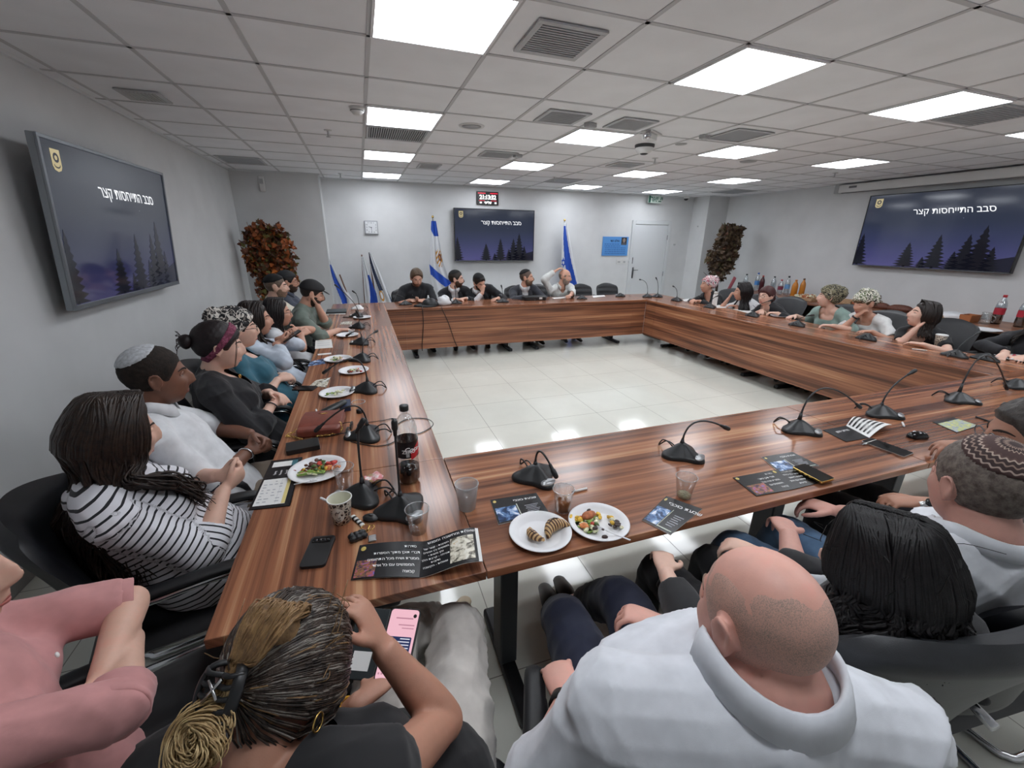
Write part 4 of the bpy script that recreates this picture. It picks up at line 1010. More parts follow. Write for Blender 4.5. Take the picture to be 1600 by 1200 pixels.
def paper_cup(px, py, label, s=1.0, lid=False, detail=True):
    c = on_z(px, py, TZ); o = empty('paper_cup', (c[0], c[1], TZ+.0006), -.6, label, 'cup', 'printed paper cups')
    r0, r1, h = .027*s, .039*s, .092*s
    if 'cup_print' not in MATS:
        t = NT('cup_print'); t.set(Roughness=.45); v = t.coord('Object'); w = t.n('ShaderNodeTexVoronoi', feature='DISTANCE_TO_EDGE'); w.inputs['Scale'].default_value = 75; t.l(v, w.inputs[0])
        t.l(t.ramp(w.outputs['Distance'], [(.0,'e6e2d4'),(.10,'e6e2d4'),(.14,'1c1b1b'),(.34,'1c1b1b'),(.38,'cfcabb')], 'CONSTANT'), t.b.inputs['Base Color']); MATS['cup_print'] = t.m
    MB().lathe([(r0-.001,.002),(r1-.0015,h)], n=40, caps=False).build('inner_wall', mat('cup_inside','e4e3d0',.5), o, True)
    MB().lathe([(.001,0),(r0,0),(r1,h)], n=40, caps=False).build('printed_wall', MATS['cup_print'], o, True)
    MB().lathe([(.001,.004),(r0-.001,.004)], n=30).build('base_disc', mat('cup_inside','e4e3d0',.5), o, True)
    V, F = tube([(r1*math.cos(a), r1*math.sin(a), h) for a in np.arange(36)*2*pi/36], .0022, 8, closed=True); MB().add(V, F).build('rolled_rim', M_PAPER, o, True)
    b = MB(); n = 20; V = []
    for j in range(n):
        a = 2*pi*j/n; th = -pi/2+.4+.62*math.cos(a); zz = .045*s+.03*s*math.sin(a); rr = r0+(r1-r0)*zz/h+.0006; V.append((rr*math.cos(th), rr*math.sin(th), zz))
    V.append(((r0+(r1-r0)*.5+.002)*math.cos(-pi/2+.4), (r0+(r1-r0)*.5+.002)*math.sin(-pi/2+.4), .045*s))
    b.add(V, [(j, (j+1)%n, n) for j in range(n)]).build('oval_badge', mat('cup_badge','e6e2d6',.45), o)
    q = MB()
    for pts in ([(-.25,.05),(-.1,.06),(.05,.055),(.2,.062)], [(-.05,.035),(.1,.032),(.15,.04)], [(-.3,.03),(-.1,.022),(.2,.026)]):
        q.tube([((r0+(r1-r0)*z_*s/h+.0022)*math.cos(-pi/2+.4+a), (r0+(r1-r0)*z_*s/h+.0022)*math.sin(-pi/2+.4+a), z_*s) for a, z_ in pts], .0009*s, 5, sub=3)
    q.build('badge_lines', M_BLK, o, True)
    if lid: MB().lathe([(r1+.002,h-.004),(r1+.002,h+.006),(r1-.004,h+.010),(.001,h+.009)], n=30).build('lid', M_PAPER, o, True)
    return o
o = paper_cup(535, 814, 'black and white patterned paper cup beside the car keys')
MB().tube([(-.036,-.02,.088),(-.05,-.026,.099)], .004, 8, rnd=True).build('teabag_tag', M_PAPER, o, True)
paper_cup(1466, 541, 'paper cup with white lid at the right table edge', 1.15, True)
# dessert pot
c = on_z(586, 760, TZ); o = empty('dessert_pot', (c[0], c[1], TZ+.0006), 0, 'small creamy dessert pot with torn pink lid behind the microphones', 'dessert')
MB().lathe([(.001,0),(.022,0),(.031,.038),(.033,.04),(.001,.038)], n=30).build('pot', mat('pot_cream','d3b78a',.35), o, True)
V, F = ellipsoid((0,0,.042), (.036,.034,.004), None, 20, 8); V[:,2] += .006*np.sin(V[:,0]*120)+.004*np.cos(V[:,1]*150)
MB().add(V, F).build('foil_lid', photo_mat('pink_foil', [(.35,'d9737a'),(.5,'e7a0a2'),(.6,'f2e6e2')], 70), o, True)
# cola bottle
c = on_z(640, 751, TZ); o = empty('cola_bottle', (c[0], c[1], TZ+.0006), -.45, 'large plastic cola bottle, mostly empty, with black and red label', 'bottle')
R0 = .043
MB().lathe([(.001,.006),(.028,.0),(.036,.004),(.042,.018),(R0,.05),(.0425,.09),(.0405,.105),(R0,.12),(R0,.21),(.041,.222),(.0425,.232),(.036,.262),(.022,.285),(.0145,.292),(.0135,.30),(.0165,.302),(.0165,.306),(.0135,.307),(.0135,.315)], n=48, caps=False).build('clear_wall', glass('bottle_plastic','f2f5f5',alpha=.07), o, True)
MB().lathe([(.001,.007),(.028,.002),(.035,.006),(.041,.018),(R0-.0012,.05),(R0-.0014,.072),(.001,.072)], n=40).build('cola', mat('cola_dark','120a09',.08), o, True)
MB().lathe([(R0+.0006,.122),(R0+.0006,.19)], n=48, caps=False).build('label_wrap', mat('label_black','161316',.35), o, True)
def wrap(poly, dz=.0012): return [((R0+dz)*math.cos(a), (R0+dz)*math.sin(a), z) for a, z in poly]
m = MB(); n = 18; a0 = -.15
V = [p for t in np.linspace(-.75,.55,n) for p in wrap([(a0+t,.128+.012*math.sin(2*t)), (a0+t,.165+.018*math.sin(2.2*t+.8))])]
m.add(V, [(2*i,2*i+2,2*i+3,2*i+1) for i in range(n-1)]).build('red_swirl', mat('label_red','c2232c',.35), o)
for tx, a1, z1, sz, mt, bold in (('Coca-Cola', -.12, .158, .026, M_WHT, .03), ('ZERO', -1.05, .15, .02, M_WHT, .03), ('קוקה קולה', 1.2, .158, .02, M_WHT, .02)):
    V, F = text_mesh(tx, 1.0, rtl=ord(tx[0]) > 1000, bold=bold, shear=.2 if tx[0] == 'C' else 0)
    MB().add([((R0+.0018)*math.cos(a1+x*sz/R0), (R0+.0018)*math.sin(a1+x*sz/R0), z1+y*sz) for x, y, _ in V], F).build('label_text', mt, o)
m = MB()
for i in range(5): m.add(wrap([(-1.3+.06*i,.128),(-1.27+.06*i,.128),(-1.27+.06*i,.142),(-1.3+.06*i,.142)]), [(0,1,2,3)])
m.build('label_panel', M_WHT, o)
MB().lathe([(.0165,.306),(.017,.308),(.017,.325),(.0155,.327),(.001,.327)], n=30).build('cap', M_BLK, o, True)
c = on_z(562, 645, TZ); o = MB().lathe([(.016,0),(.017,.003),(.017,.018),(.0155,.02),(.001,.02)], (c[0],c[1],TZ+.0006), 24).build('bottle_cap', M_BLK, None, True); setp(o, 'loose black bottle cap behind the bent microphone', 'bottle cap')
c = on_z(560, 629, TZ); V, F = tube([(c[0]+.038*math.cos(a), c[1]+.038*math.sin(a), TZ+.004) for a in np.arange(36)*2*pi/36], .0022, 6, closed=True)
o = MB().add(V, F).build('clear_lid', M_FROST, None, True); setp(o, 'clear plastic ring lid on the left table', 'lid')
# ---- phones, wallet
def slab(name, px, th, r, label, cat, m_top, m_body=None, z=TZ, group=None, screen=False, cam=False):
    P = quad_pts(px, z); c = sum(P)/4; ex = (P[1]-P[0]+P[2]-P[3])/2; ey = (P[0]-P[3]+P[1]-P[2])/2; w, h = np.linalg.norm(ex), np.linalg.norm(ey)
    o = empty(name, (c[0], c[1], z+.0006), math.atan2(ey[1], ey[0])-pi/2, label, cat, group)
    MB().prism(rounded_rect(w, h, r), 0, th).build('body', m_body or m_top, o, bevel=.0012)
    if screen: MB().prism(rounded_rect(w-.004, h-.004, r*.9), th, th+.0005).build('screen', m_top, o)
    if cam:
        MB().prism(rounded_rect(w*.8, h*.16, .006, c=(0, h*.34)), th, th+.002).build('camera_bar', M_PHONE, o, bevel=.0006)
        for k in (-.25, -.08, .09, .25): MB().lathe([(.001,.0006),(.0055,.0006),(.006,0)], (k*w, h*.34, th+.002), 16).build('lens', mat('lens_glass','16181c',.05), o, True)
    return o
slab('smartphone', [(488,841),(526,841),(506,889),(469,889)], .010, .012, 'black smartphone with a raised camera bar near the table corner', 'phone', M_PHONE, mat('phone_case_black','1a1b1d',.45), cam=True)
slab('smartphone', [(1430,711),(1410,716),(1343,691),(1362,687)], .009, .01, 'large phone with silver rim below the short pen', 'phone', M_PHONE, M_SILV, screen=True)
slab('smartphone', [(1305,750),(1283,757),(1236,731),(1258,728)], .009, .01, 'phone with gold rim overlapping the open booklet', 'phone', M_PHONE, M_GOLD, z=TZ+.0085, screen=True)
slab('smartphone', [(494,605),(491,611),(457,611),(463,604)], .008, .01, 'flat black phone at the left table edge before the crossed arms', 'phone', M_PHONE, M_BLK, screen=True)
slab('smartphone', [(1567,630),(1598,636),(1592,641),(1563,634)], .010, .01, 'black phone at the far right of the near table', 'phone', M_PHONE, M_BLK)
slab('smartphone', [(516,521),(527,520),(528,524),(500,526)], .012, .008, 'dark phone with a napkin before the woman in white', 'phone', M_PHONE, M_BLK)
o = slab('wallet', [(448,697),(498,691),(501,703),(448,712)], .022, .006, 'thick black folded wallet beside the handbag chain', 'wallet', mat('wallet_black','1b1c1d',.4))
MB().box((-.05,-.024,.0095),(.05,-.0235,.0125)).build('fold_gap', M_DARK, o)
slab('jewel_box', [(533,633),(547,630),(549,641),(531,645)], .03, .006, 'dark blue box under the slanting black case', 'box', mat('box_navy','23304c',.5))
o = empty('spectacle_case', (0,0,0), 0, 'long black case leaning slanted on the dark blue box', 'case')
A, B = on_z(498, 648, TZ+.02), on_z(538, 628, TZ+.045)
MB().tube([A, A*.75+B*.25, A*.25+B*.75, B], [(.022,.011),(.026,.015),(.026,.015),(.022,.011)], 14, sub=2, rnd=True).build('shell', mat('case_black','24282a',.35), o, True)
MB().tube([A*.9+B*.1+[0,-.024,0], A*.1+B*.9+[0,-.024,0]], .0015, 6).build('hinge_line', M_CHR, o, True)
# computer mouse
c = on_z(1433, 684, TZ); o = empty('computer_mouse', (c[0], c[1], TZ+.0005), 1.25, 'black computer mouse beside the hand on the near table', 'mouse')
V, F = ellipsoid((0,0,.004), (.03,.052,.032), None, 24, 14); V[:,2] = np.maximum(V[:,2], 0); V[:,0] *= 1-.12*np.cos(V[:,1]*40)
MB().add(V, F).build('shell', M_PHONE, o, True); MB().ell((0,.025,.033), (.004,.009,.005)).build('scroll_wheel', M_SILV, o, True)
# ---- handbag with gold chain
bag = empty('handbag', (0,0,0), 0, 'brown leather handbag with gold chain lying on the left table', 'handbag')
M_BAG = mat('bag_leather', '7a3f33', .4, var=.08, vscale=30, bump=.1, bscale=500)
S = Sheet(quad_pts([(468,655),(533,650),(545,681),(470,690)], TZ+.0)); mb = MB(); cs = [S.at(u, v)[:2] for u, v in ((0,0),(1,0),(1,1),(0,1))]
cc = sum(cs)/4; ex = nrm(cs[1]-cs[0]); ang = math.atan2(ex[1], ex[0]); bag.location = (cc[0], cc[1], TZ+.0006); bag.rotation_euler = (0,0,ang)
bw = np.linalg.norm(cs[1]-cs[0])/2*.96; bh = .115
MB().prism(rounded_rect(2*bw, 2*bh, .02), 0, .042).build('body', M_BAG, bag, True, bevel=.012, seg=4)
fl = MB(); n = 14; V = []
for i in range(n+1):
    t = i/n; y = bh-.004-t*(2*bh-.05); z = .0485+.006*math.sin(pi*t)-.006*t**6
    for x in (-bw*.97, bw*.97): V += [(x, y, z), (x, y, z-.006)]
F = []
for i in range(n): a = 4*i; F += [(a, a+4, a+6, a+2), (a+1, a+3, a+7, a+5), (a, a+1, a+5, a+4), (a+2, a+6, a+7, a+3)]
F += [(0,2,3,1), (4*n, 4*n+1, 4*n+3, 4*n+2)]
fl.add(V, F).build('flap', M_BAG, bag, bevel=.002)
em = MB()
for a in (-.9,-.45,0,.45,.9): em.tube([(.0,.045,.056),(.03*math.sin(a),.045+.022*math.cos(a),.0555)], .0013, 6)
em.build('gold_emblem', M_GOLD, bag, True)
def chain(parent, pts, n, r=.006):
    P, _ = spline(pts, [[1,1]]*len(pts), 12); k = np.linspace(0, len(P)-1, n).astype(int); mb = MB()
    for i, j in enumerate(k):
        d = nrm(P[min(j+2, len(P)-1)]-P[max(j-2, 0)]); s = nrm(np.cross(d, [0,0,1])); u = np.cross(s, d)
        q = s if i % 2 else u*.8+s*.6
        V, F = tube([P[j]+d*r*1.5*math.cos(a)+q*r*math.sin(a) for a in np.arange(12)*2*pi/12], r*.27, 6, closed=True); mb.add(V, F)
    return mb.build('gold_chain', M_GOLD, parent, True)
chain(bag, [(-bw-.01,-.06,.02),(-bw-.045,-.085,.008),(-bw-.015,-.1,.008),(-bw+.01,-.12,.008),(-bw+.03,-.135,.008)], 13)
chain(bag, [(bw-.10,-.125,.012),(bw-.04,-.115,.01),(bw,-.09,.012),(bw-.005,-.06,.04)], 12)
# sunglasses by the handbag
c = on_z(547, 676, TZ); o = empty('sunglasses', (c[0]-.0, c[1], TZ+.001), 1.3, 'dark sunglasses between the handbag and the microphone', 'sunglasses')
for sx in (-1, 1): MB().ell((sx*.033,0,.022), (.03,.005,.022)).build('lens', mat('dark_lens','0c0c0e',.05), o, True)
MB().tube([(-.01,0,.028),(0,-.003,.031),(.01,0,.028)], .0025, 8).tube([(-.064,0,.028),(-.066,.04,.024),(-.064,.1,.006)], .0022, 8, sub=2).tube([(.064,0,.028),(.066,.04,.024),(.064,.1,.006)], .0022, 8, sub=2).build('frame', M_BLK, o, True)
# thin charging cable looping round the cola bottle
pts = [(548,690),(566,694),(590,697),(612,692),(630,680),(655,677),(674,667),(676,660),(665,654),(640,654),(622,662),(615,672)]
o = MB().tube([on_z(x, y, TZ+.0035) for x, y in pts], .0022, 6, sub=4).build('charging_cable', M_BLK, None, True); setp(o, 'thin black cable looping behind the cola bottle', 'cable')
MB().tube([on_z(612, 654, TZ+.005), on_z(619, 655, TZ+.005)], .004, 8).tube([on_z(560, 661, TZ+.003), on_z(590, 658, TZ+.003), on_z(612, 654, TZ+.004)], .0016, 6, sub=3).build('plug', M_BLK, o, True)
# ---- car keys
k = on_z(566, 826, TZ); o = empty('car_keys', (0,0,0), 0, 'bunch of keys with black car fob, gold rings and silver padlock tag', 'keys')
fob = on_z(580, 812, TZ)
V, F = ellipsoid((0,0,.009), (.03,.02,.009), None, 20, 10); MB().add(V@rotz(-.5).T+np.array([fob[0],fob[1],TZ]), F).build('car_fob', M_BLK, o, True)
m = MB(); m.tube([fob+[-.006,.003,.0185], fob+[.006,-.004,.0185]], .003, 8); m.build('fob_button', M_MICG, o, True)
for i, (x, y, r) in enumerate(((571,824,.013),(580,824,.010),(573,830,.008))):
    c = on_z(x, y, TZ+.004); V, F = tube([c+[r*math.cos(a), r*math.sin(a), .002*math.sin(a+i)] for a in np.arange(24)*2*pi/24], .0014, 6, closed=True); MB().add(V, F).build('key_ring', M_GOLD, o, True)
c = on_z(582, 843, TZ); MB().box((c[0]-.013,c[1]-.016,TZ+.001),(c[0]+.013,c[1]+.016,TZ+.008)).build('silver_tag', M_SILV, o, bevel=.003)
A = on_z(549, 841, TZ+.011); B = on_z(569, 833, TZ+.011)
for s_ in (-1, 1):
    P = [A*(1-t)+B*t+[0,0,.003*math.sin(18*t)] for t in np.linspace(0,1,9)]; n_ = np.cross(nrm(B-A), [0,0,1])*.009*s_
    MB().tube([p+n_ for p in P], [.009,.0105]*4+[.009], 10, rnd=True).build('braided_strap', M_BLK, o, True)
A, B = on_z(551, 806, TZ+.006), on_z(567, 821, TZ+.006); m = MB(); w = MB()
for i in range(7):
    p, q = A+(B-A)*i/7, A+(B-A)*(i+1)/7; (m if i % 2 else w).tube([p, q], [(.008,.004)]*2, 8)
m.build('zebra_strap_dark', M_BLK, o, True); w.build('zebra_strap_light', M_PAPER, o, True)
# ---- far table things
c = on_y(672, 473, 4.12); o = empty('rounded_case', (c[0], 4.12, TZ+.0006), 0, 'black domed round object lying on the far table beside the white bag', 'case')
V, F = ellipsoid((0,0,0), (.125,.10,.11), None, 28, 16); V[:,2] = np.maximum(V[:,2], 0); MB().add(V, F).build('dome', M_BLK, o, True)
MB().lathe([(.001,0),(.17,0),(.175,.006),(.12,.022),(.001,.022)], (-.06,0,0), 36).build('brim', mat('felt_black','141416',.7), o, True)
c = on_y(694, 473, 4.16)
V, F = ellipsoid((0,0,0), (.10,.09,.09), None, 26, 16); rn = np.random.RandomState(4); V[:,2] = np.maximum(V[:,2]*(1+.15*np.sin(V[:,0]*60+V[:,1]*40)), -.04)+.041
V[:,0] *= 1+.12*np.sin(V[:,2]*70); o = MB().add(V+np.array([c[0], 4.16, TZ+.0006]), F).build('plastic_bag', mat('bag_white','dfe1e4',.35), None, True); setp(o, 'crumpled white plastic bag on the far table', 'bag')
MB().ell((c[0]+.03, 4.14, TZ+.108), (.022,.018,.028)).build('bag_knot', mat('bag_white','dfe1e4',.35), o, True)
A, B = on_z(819, 470, TZ), on_z(853, 469, TZ); cx, cy = (A+B)[:2]/2; w = abs(B[0]-A[0])/2
o = empty('control_box', (cx, cy+.08, TZ+.0006), 0, 'flat black control box with white sticker on the far table', 'device')
MB().box((-w,-.10,0),(w,.10,.062)).build('case', M_BLK, o, bevel=.012)
m = MB(); m.box((w*.35,-.1015,.02),(w*.62,-.0995,.05)); m.build('sticker', M_PAPER, o)
MB().box((-w*.9,-.1012,.028),(-w*.1,-.0995,.034)).build('groove', M_MICG, o); MB().box((-w*.12,-.1015,.006),(-w*.02,-.0995,.016)).build('port', M_SILV, o)
c = on_y(669, 463, 4.35); o = empty('small_bottle', (c[0], 4.35, TZ+.0006), 0, 'small clear bottle standing before the man in dark tee', 'bottle')
MB().lathe([(.001,0),(.018,0),(.02,.05),(.016,.09),(.010,.10)], n=20).build('body', mat('milky','d6dcdf',.2), o, True); MB().lathe([(.011,.1),(.011,.118),(.001,.119)], n=16).build('cap', M_PAPER, o, True); MB().lathe([(.0206,.03),(.0206,.06)], n=20, caps=False).build('label_band', mat('label_slate','6a7075',.4), o, True)
c = on_x(1117, 470, 4.9); o = empty('drinking_bottle', (4.9, c[1], TZ+.0006), 0, 'white matte bottle on the right table between two women', 'bottle')
MB().lathe([(.001,0),(.034,0),(.036,.02),(.036,.15),(.028,.175)], n=28).build('body', M_PAPER, o, True); MB().lathe([(.029,.172),(.029,.205),(.024,.21),(.001,.21)], n=24).build('cap', mat('cap_offwhite','d2d2cc',.4), o, True)
for (x0, y0, x1, y1, lb) in ((660, 483, 661, 548, 'dark cable hanging straight down the far table panel'), (690, 482, 715, 541, 'dark cable hanging aslant down the far table panel')):
    yf = Y1-.004; P = [on_y(x0, y0-8, 4.05), on_y(x0, y0-3, yf-.004)]+[on_y(x0+(x1-x0)*t+1.2*math.sin(5*t), y0+(y1-y0)*t, yf) for t in np.linspace(.08,1,8)]
    P[0][2] = TZ+.006; P[1][2] = TZ+.006
    o = MB().tube(P, .0055, 8, sub=2).build('hanging_cable', mat('cable_brown','2c1c1a',.5), None, True); setp(o, lb, 'cable', 'cables on the far panel')
# ------------------------------------------------------------------ flags
M_FB = mat('flag_blue', '2450b4', .75); M_FW = mat('flag_white', 'd8dade', .75); M_FN = mat('flag_navy', '2a3550', .75); M_FG = mat('flag_gold', 'c08a3a', .7); M_FR = mat('flag_dark_red', '5a2b33', .7)
M_POLEW = mat('pole_wood', '6b4a38', .5); M_POLES = mat('pole_steel', 'a9abae', .3, .8)
def flag(label, y, edges, classify, pole, pole_m, finial=None, folds=5, amp=.03, group=None):
    """cloth hanging in folds: edges = [(z, x_left, x_right)] from top to bottom; classify(u, v) gives the cloth colour"""
    o = empty('flag', (pole[0][0], pole[0][1], 0), 0, label, 'flag', group); off = np.array([pole[0][0], pole[0][1], 0])
    E = np.array(edges); nu, nv = 44, 110; V, F, mi = [], [], []
    for j in range(nv+1):
        v = j/nv; z = E[0,0]+(E[-1,0]-E[0,0])*v; xl = np.interp(-z, -E[:,0], E[:,1]); xr = np.interp(-z, -E[:,0], E[:,2])
        for i in range(nu+1):
            u = i/nu; V.append((xl+(xr-xl)*u, y+amp*(.25+.75*v)*math.sin(folds*pi*u+1.3*v)-.01, z))
    for j in range(nv):
        for i in range(nu): F.append((j*(nu+1)+i, (j+1)*(nu+1)+i, (j+1)*(nu+1)+i+1, j*(nu+1)+i+1)); mi.append(classify((i+.5)/nu, (j+.5)/nv))
    mb = MB(); mb.add(np.array(V)-off, F); mb.mi = mi
    c = mb.build('cloth', [M_FW, M_FB, M_FN, M_FG, M_FR], o, True); s = c.modifiers.new('thick', 'SOLIDIFY'); s.thickness = .003
    MB().tube([np.array(p)-off for p in pole], .013, 12).build('pole', pole_m, o, True)
    if finial: MB().ell(np.array(pole[1])-off+[0,0,.02], (.022,.022,.024)).build('finial', M_GOLD, o, True)
    return o
def city(u, v):
    if v < .17 and v < .10+.16*u: return 1
    if .50+.21*u < v < .62+.26*u: return 1
    e = (abs(u-.72)/.24, (v-.43)/.105)
    if e[0] < 1 and abs(e[1]) < 1 and not (e[1] > .4 and e[0] > 1.4-e[1]):
        r = (u-.78)**2/.10**2+(v-.42)**2/.035**2
        return 0 if (e[1] < -.8 and int(u*40) % 2) else (3 if r < .4 else 4 if r < 1.6 else (3 if int((u*9+v*34)) % 2 else 0) if e[0] < .85 else 3)
    return 0
flag('tall white flag with blue bands and city emblem behind the far table', 6.2, [(1.97,1.14,1.22),(1.74,1.115,1.25),(1.21,1.065,1.335),(.9,1.09,1.45),(.45,1.15,1.62)], city, [(1.17,6.22,0),(1.17,6.22,2.02)], M_POLES, True, 5, .03)
def star(u, v):
    cu, cv, R = .16, .47, .13; x, yv = (u-cu)/R, (v-cv)/(R*.42)
    for rot in (0, pi):
        d = [abs(x*math.sin(rot+k*2*pi/3)-yv*math.cos(rot+k*2*pi/3)+.5) for k in range(3)]; s = [(x*math.sin(rot+k*2*pi/3)-yv*math.cos(rot+k*2*pi/3)+.5) > -.12 for k in range(3)]
        if all(s) and min(d) < .14: return True
    return False
def israel(u, v):
    if .04 < v and .08+.34*v < u < .60+.33*v: return 1
    return 1 if star(u, v) else 0
flag('tall white flag with blue star and band right of the far television', 6.2, [(2.0,3.80,3.86),(1.7,3.79,3.95),(1.23,3.79,4.09),(.7,3.85,4.26),(.35,3.86,4.36)], israel, [(3.83,6.22,0),(3.83,6.22,2.03)], M_POLES, True, 4, .03)
def f3(u, v): return 1 if (.35*v+.0 < u < .55+.25*v-.4*max(0,v-.55) and .12 < v < .9) else 0
def f4(u, v): return 1 if (v > .32 and u > .95-.75*v) else 0
def f5(u, v):
    if u < .55*v+.30*0+.30 and u > -.1+.62*v and v < .62: return 2
    if u > .62 and v > .5 and u > 1.25-.45*v: return 2
    r = (u-.38)**2/.16**2+(v-.70)**2/.10**2
    return 3 if .35 < r < 1 else 0
flag('small white and blue flag leaning in the corner by the boxed wall', 6.15, [(1.32,-.68,-.66),(1.0,-.66,-.55),(.62,-.62,-.36),(.45,-.62,-.34)], f3, [(-.25,6.22,.0),(-.52,6.12,1.05)], M_POLEW, None, 4, .025, 'small flags behind the corner table')
flag('small white and blue flag on a brown pole left of the navy-banded one', 6.18, [(1.35,-.13,-.10),(1.0,-.13,-.02),(.62,-.14,.09),(.35,-.15,.12)], f4, [(-.16,6.24,.0),(-.12,6.2,1.38)], M_POLEW, None, 4, .025, 'small flags behind the corner table')
flag('small white flag with navy bands and tan emblem behind the corner table', 6.1, [(1.42,.0,.03),(1.1,.02,.15),(.8,.06,.24),(.55,.08,.34),(.35,.08,.36)], f5, [(.06,6.22,.0),(.01,6.16,1.42)], M_POLEW, None, 4, .025, 'small flags behind the corner table')
# ------------------------------------------------------------------ artificial autumn trees
def leaf_shape(s):
    pts = [(0,0),(.25,.12),(.55,.05),(.42,.3),(.62,.5),(.34,.55),(.25,.8),(.0,1.05)]
    pts = pts+[(-x,y) for x, y in pts[-2:0:-1]]; return [(x*s*.8, y*s) for x, y in pts]
def autumn_tree(label, x, y, blobs, n, cols, seed, trunk_top, leaf=.075):
    o = empty('artificial_tree', (x, y, 0), 0, label, 'plant'); rn = np.random.RandomState(seed); mb = MB(); W = np.array([b[2]**1.6 for b in blobs]); W /= W.sum()
    shp = np.array([(px, py, 0) for px, py in leaf_shape(1.0)]); k = len(shp); br = MB()
    for i in range(n):
        b = blobs[rn.choice(len(blobs), p=W)]; d = rn.normal(size=3); d /= np.linalg.norm(d); r = rn.rand()**.42
        c = np.array([b[0], 0, b[1]])+d*r*b[2]*np.array([1,.62,1.05])
        s = leaf*rn.uniform(.6, 1.15); R = rotz(rn.uniform(0,6.28))@rotx(rn.uniform(.4,2.4))@rotz(rn.uniform(0,6.28))
        q = shp*s; q = q.copy(); q[:,2] = .25*np.abs(q[:,0])-.15*q[:,1]
        mb.add(q@R.T+c, [tuple(range(k))], rn.choice(len(cols), p=[c_[1] for c_ in cols]))
    mats = [mat('leaf_'+c_[0], c_[0], .6, var=.15, vscale=20) for c_ in cols]
    f = mb.build('foliage', mats, o, False); f['kind'] = 'stuff'
    tr = MB(); tr.tube([(0,0,.28),(.02,.01,.7),(-.02,0,1.0),(.01,0,trunk_top)], [.03,.026,.022,.012], 10, sub=3)
    for i in range(9):
        a = rn.uniform(0,6.28); z = rn.uniform(.75, trunk_top-.15); L = rn.uniform(.2,.4); tr.tube([(0,0,z),(L*.5*math.cos(a),L*.3*math.sin(a),z+.15),(L*math.cos(a),L*.6*math.sin(a),z+.28)], [.010,.007,.003], 6, sub=2)
    tr.build('trunk', mat('bark', '3b2c25', .8, var=.2, vscale=60), o, True)
    MB().lathe([(.001,0),(.14,0),(.17,.28),(.16,.30),(.145,.28),(.001,.27)], n=32).build('pot', mat('pot_dark', '2c2a2a', .5), o, True)
    return o
autumn_tree('tall artificial tree with orange and brown leaves in the left corner', -1.46, 5.45, [(-.06,1.50,.27),(.13,1.48,.24),(-.14,1.28,.20),(.16,1.22,.20),(-.02,1.72,.15),(.16,1.70,.13),(-.16,1.68,.13),(-.04,.95,.24),(.05,1.08,.22),(.27,1.02,.09),(-.05,.7,.16)], 2600,
    [('8a4a24',.2),('6b3a24',.22),('a85b2a',.1),('56482a',.16),('6f6a35',.1),('4a2a20',.14),('b9692f',.08)], 3, 1.6, .085)
autumn_tree('dry brown artificial tree in the right corner by the boxed wall', 6.95, 5.14, [(.05,1.68,.24),(.21,1.81,.19),(-.02,1.87,.15),(-.11,1.38,.23),(.14,1.40,.25),(.28,1.60,.15),(.34,1.89,.09),(.0,1.13,.23),(.17,1.19,.15),(-.26,1.35,.13)], 2400,
    [('5a4736',.3),('463629',.25),('6d5a44',.2),('3b302a',.1),('5b5438',.1),('6f4a3a',.05)], 8, 1.7, .085)
r = MB(); A, B, C = np.array([7.26,5.38,.45]), np.array([7.42,5.36,.95]), np.array([7.5,5.36,.9]); 
o = MB().tube([(6.96,4.96,.40),(7.08,4.94,.72),(7.2,4.94,.98)], [(.045,.006)]*3, 8, up=(0,-1,0), sub=3).build('ribbon', mat('ribbon_pink','b9646e',.6), None, True); setp(o, 'broad pink ribbon hanging by the trunk of the dry tree', 'ribbon')
# ------------------------------------------------------------------ sideboard along the right wall with food and drinks
sb = empty('sideboard_table', (7.25, 2.2, 0), 0, 'long low wooden sideboard along the right wall with food on it', 'table')
MB().box((-.52,-2.6,.71),(.45,2.5,.74)).build('tabletop', wood_mat('sideboard_wood','y',21.,.35), sb, bevel=.003)
M_SBD = mat('sideboard_dark','2e2522',.5)
for yy in (-2.55,-1.3,0,1.25,2.4): MB().box((-.47,yy,0),(.43,yy+.04,.71)).build('side_panel', M_SBD, sb)
MB().box((.2,-2.5,.15),(.22,2.4,.71)).build('back_panel', M_SBD, sb)
TS = .7406
def bottle(x, y, label, body, liq=None, lvl=.0, cap='2a4f9a', h=.32, r=.045, band=None, group='drink bottles on the sideboard'):
    o = empty('drink_bottle', (x, y, TS), 0, label, 'bottle', group)
    MB().lathe([(.001,.004),(r*.8,0),(r,.02),(r,h*.62),(r*.85,h*.74),(r*.36,h*.88),(r*.36,h*.94)], n=24).build('wall', body, o, True)
    if liq: MB().lathe([(.001,.006),(r*.95,.006),(r*.95,lvl),(.001,lvl)], n=20).build('drink', liq, o, True)
    MB().lathe([(r*.40,h*.92),(r*.40,h),(.001,h)], n=16).build('cap', mat('cap_'+cap, cap, .4), o, True)
    if band: MB().lathe([(r+.001,h*.34),(r+.001,h*.56)], n=24, caps=False).build('label_band', mat('band_'+band, band, .5), o, True)
    return o
M_BW = glass('water_bottle','e9f1f6',alpha=.25); M_OR = mat('juice_orange','c07a2c',.25); M_RED = mat('juice_dark_red','4a1f26',.2); M_COLA = mat('cola_dark','120a09',.08)
bottle(7.3, 4.75, 'clear bottle left of the tall blue-capped one on the sideboard', M_BW, cap='2b3442')
bottle(7.35, 4.52, 'tall clear water bottle with blue cap behind the striped tee', M_BW, h=.36, cap='3a6cc0', band='4a86c8')
bottle(7.3, 4.36, 'bottle of dark red drink on the sideboard', M_RED, cap='c23a3a')
bottle(7.35, 4.15, 'clear bottle with dark cap behind the woman in glasses', M_BW, cap='20242c')
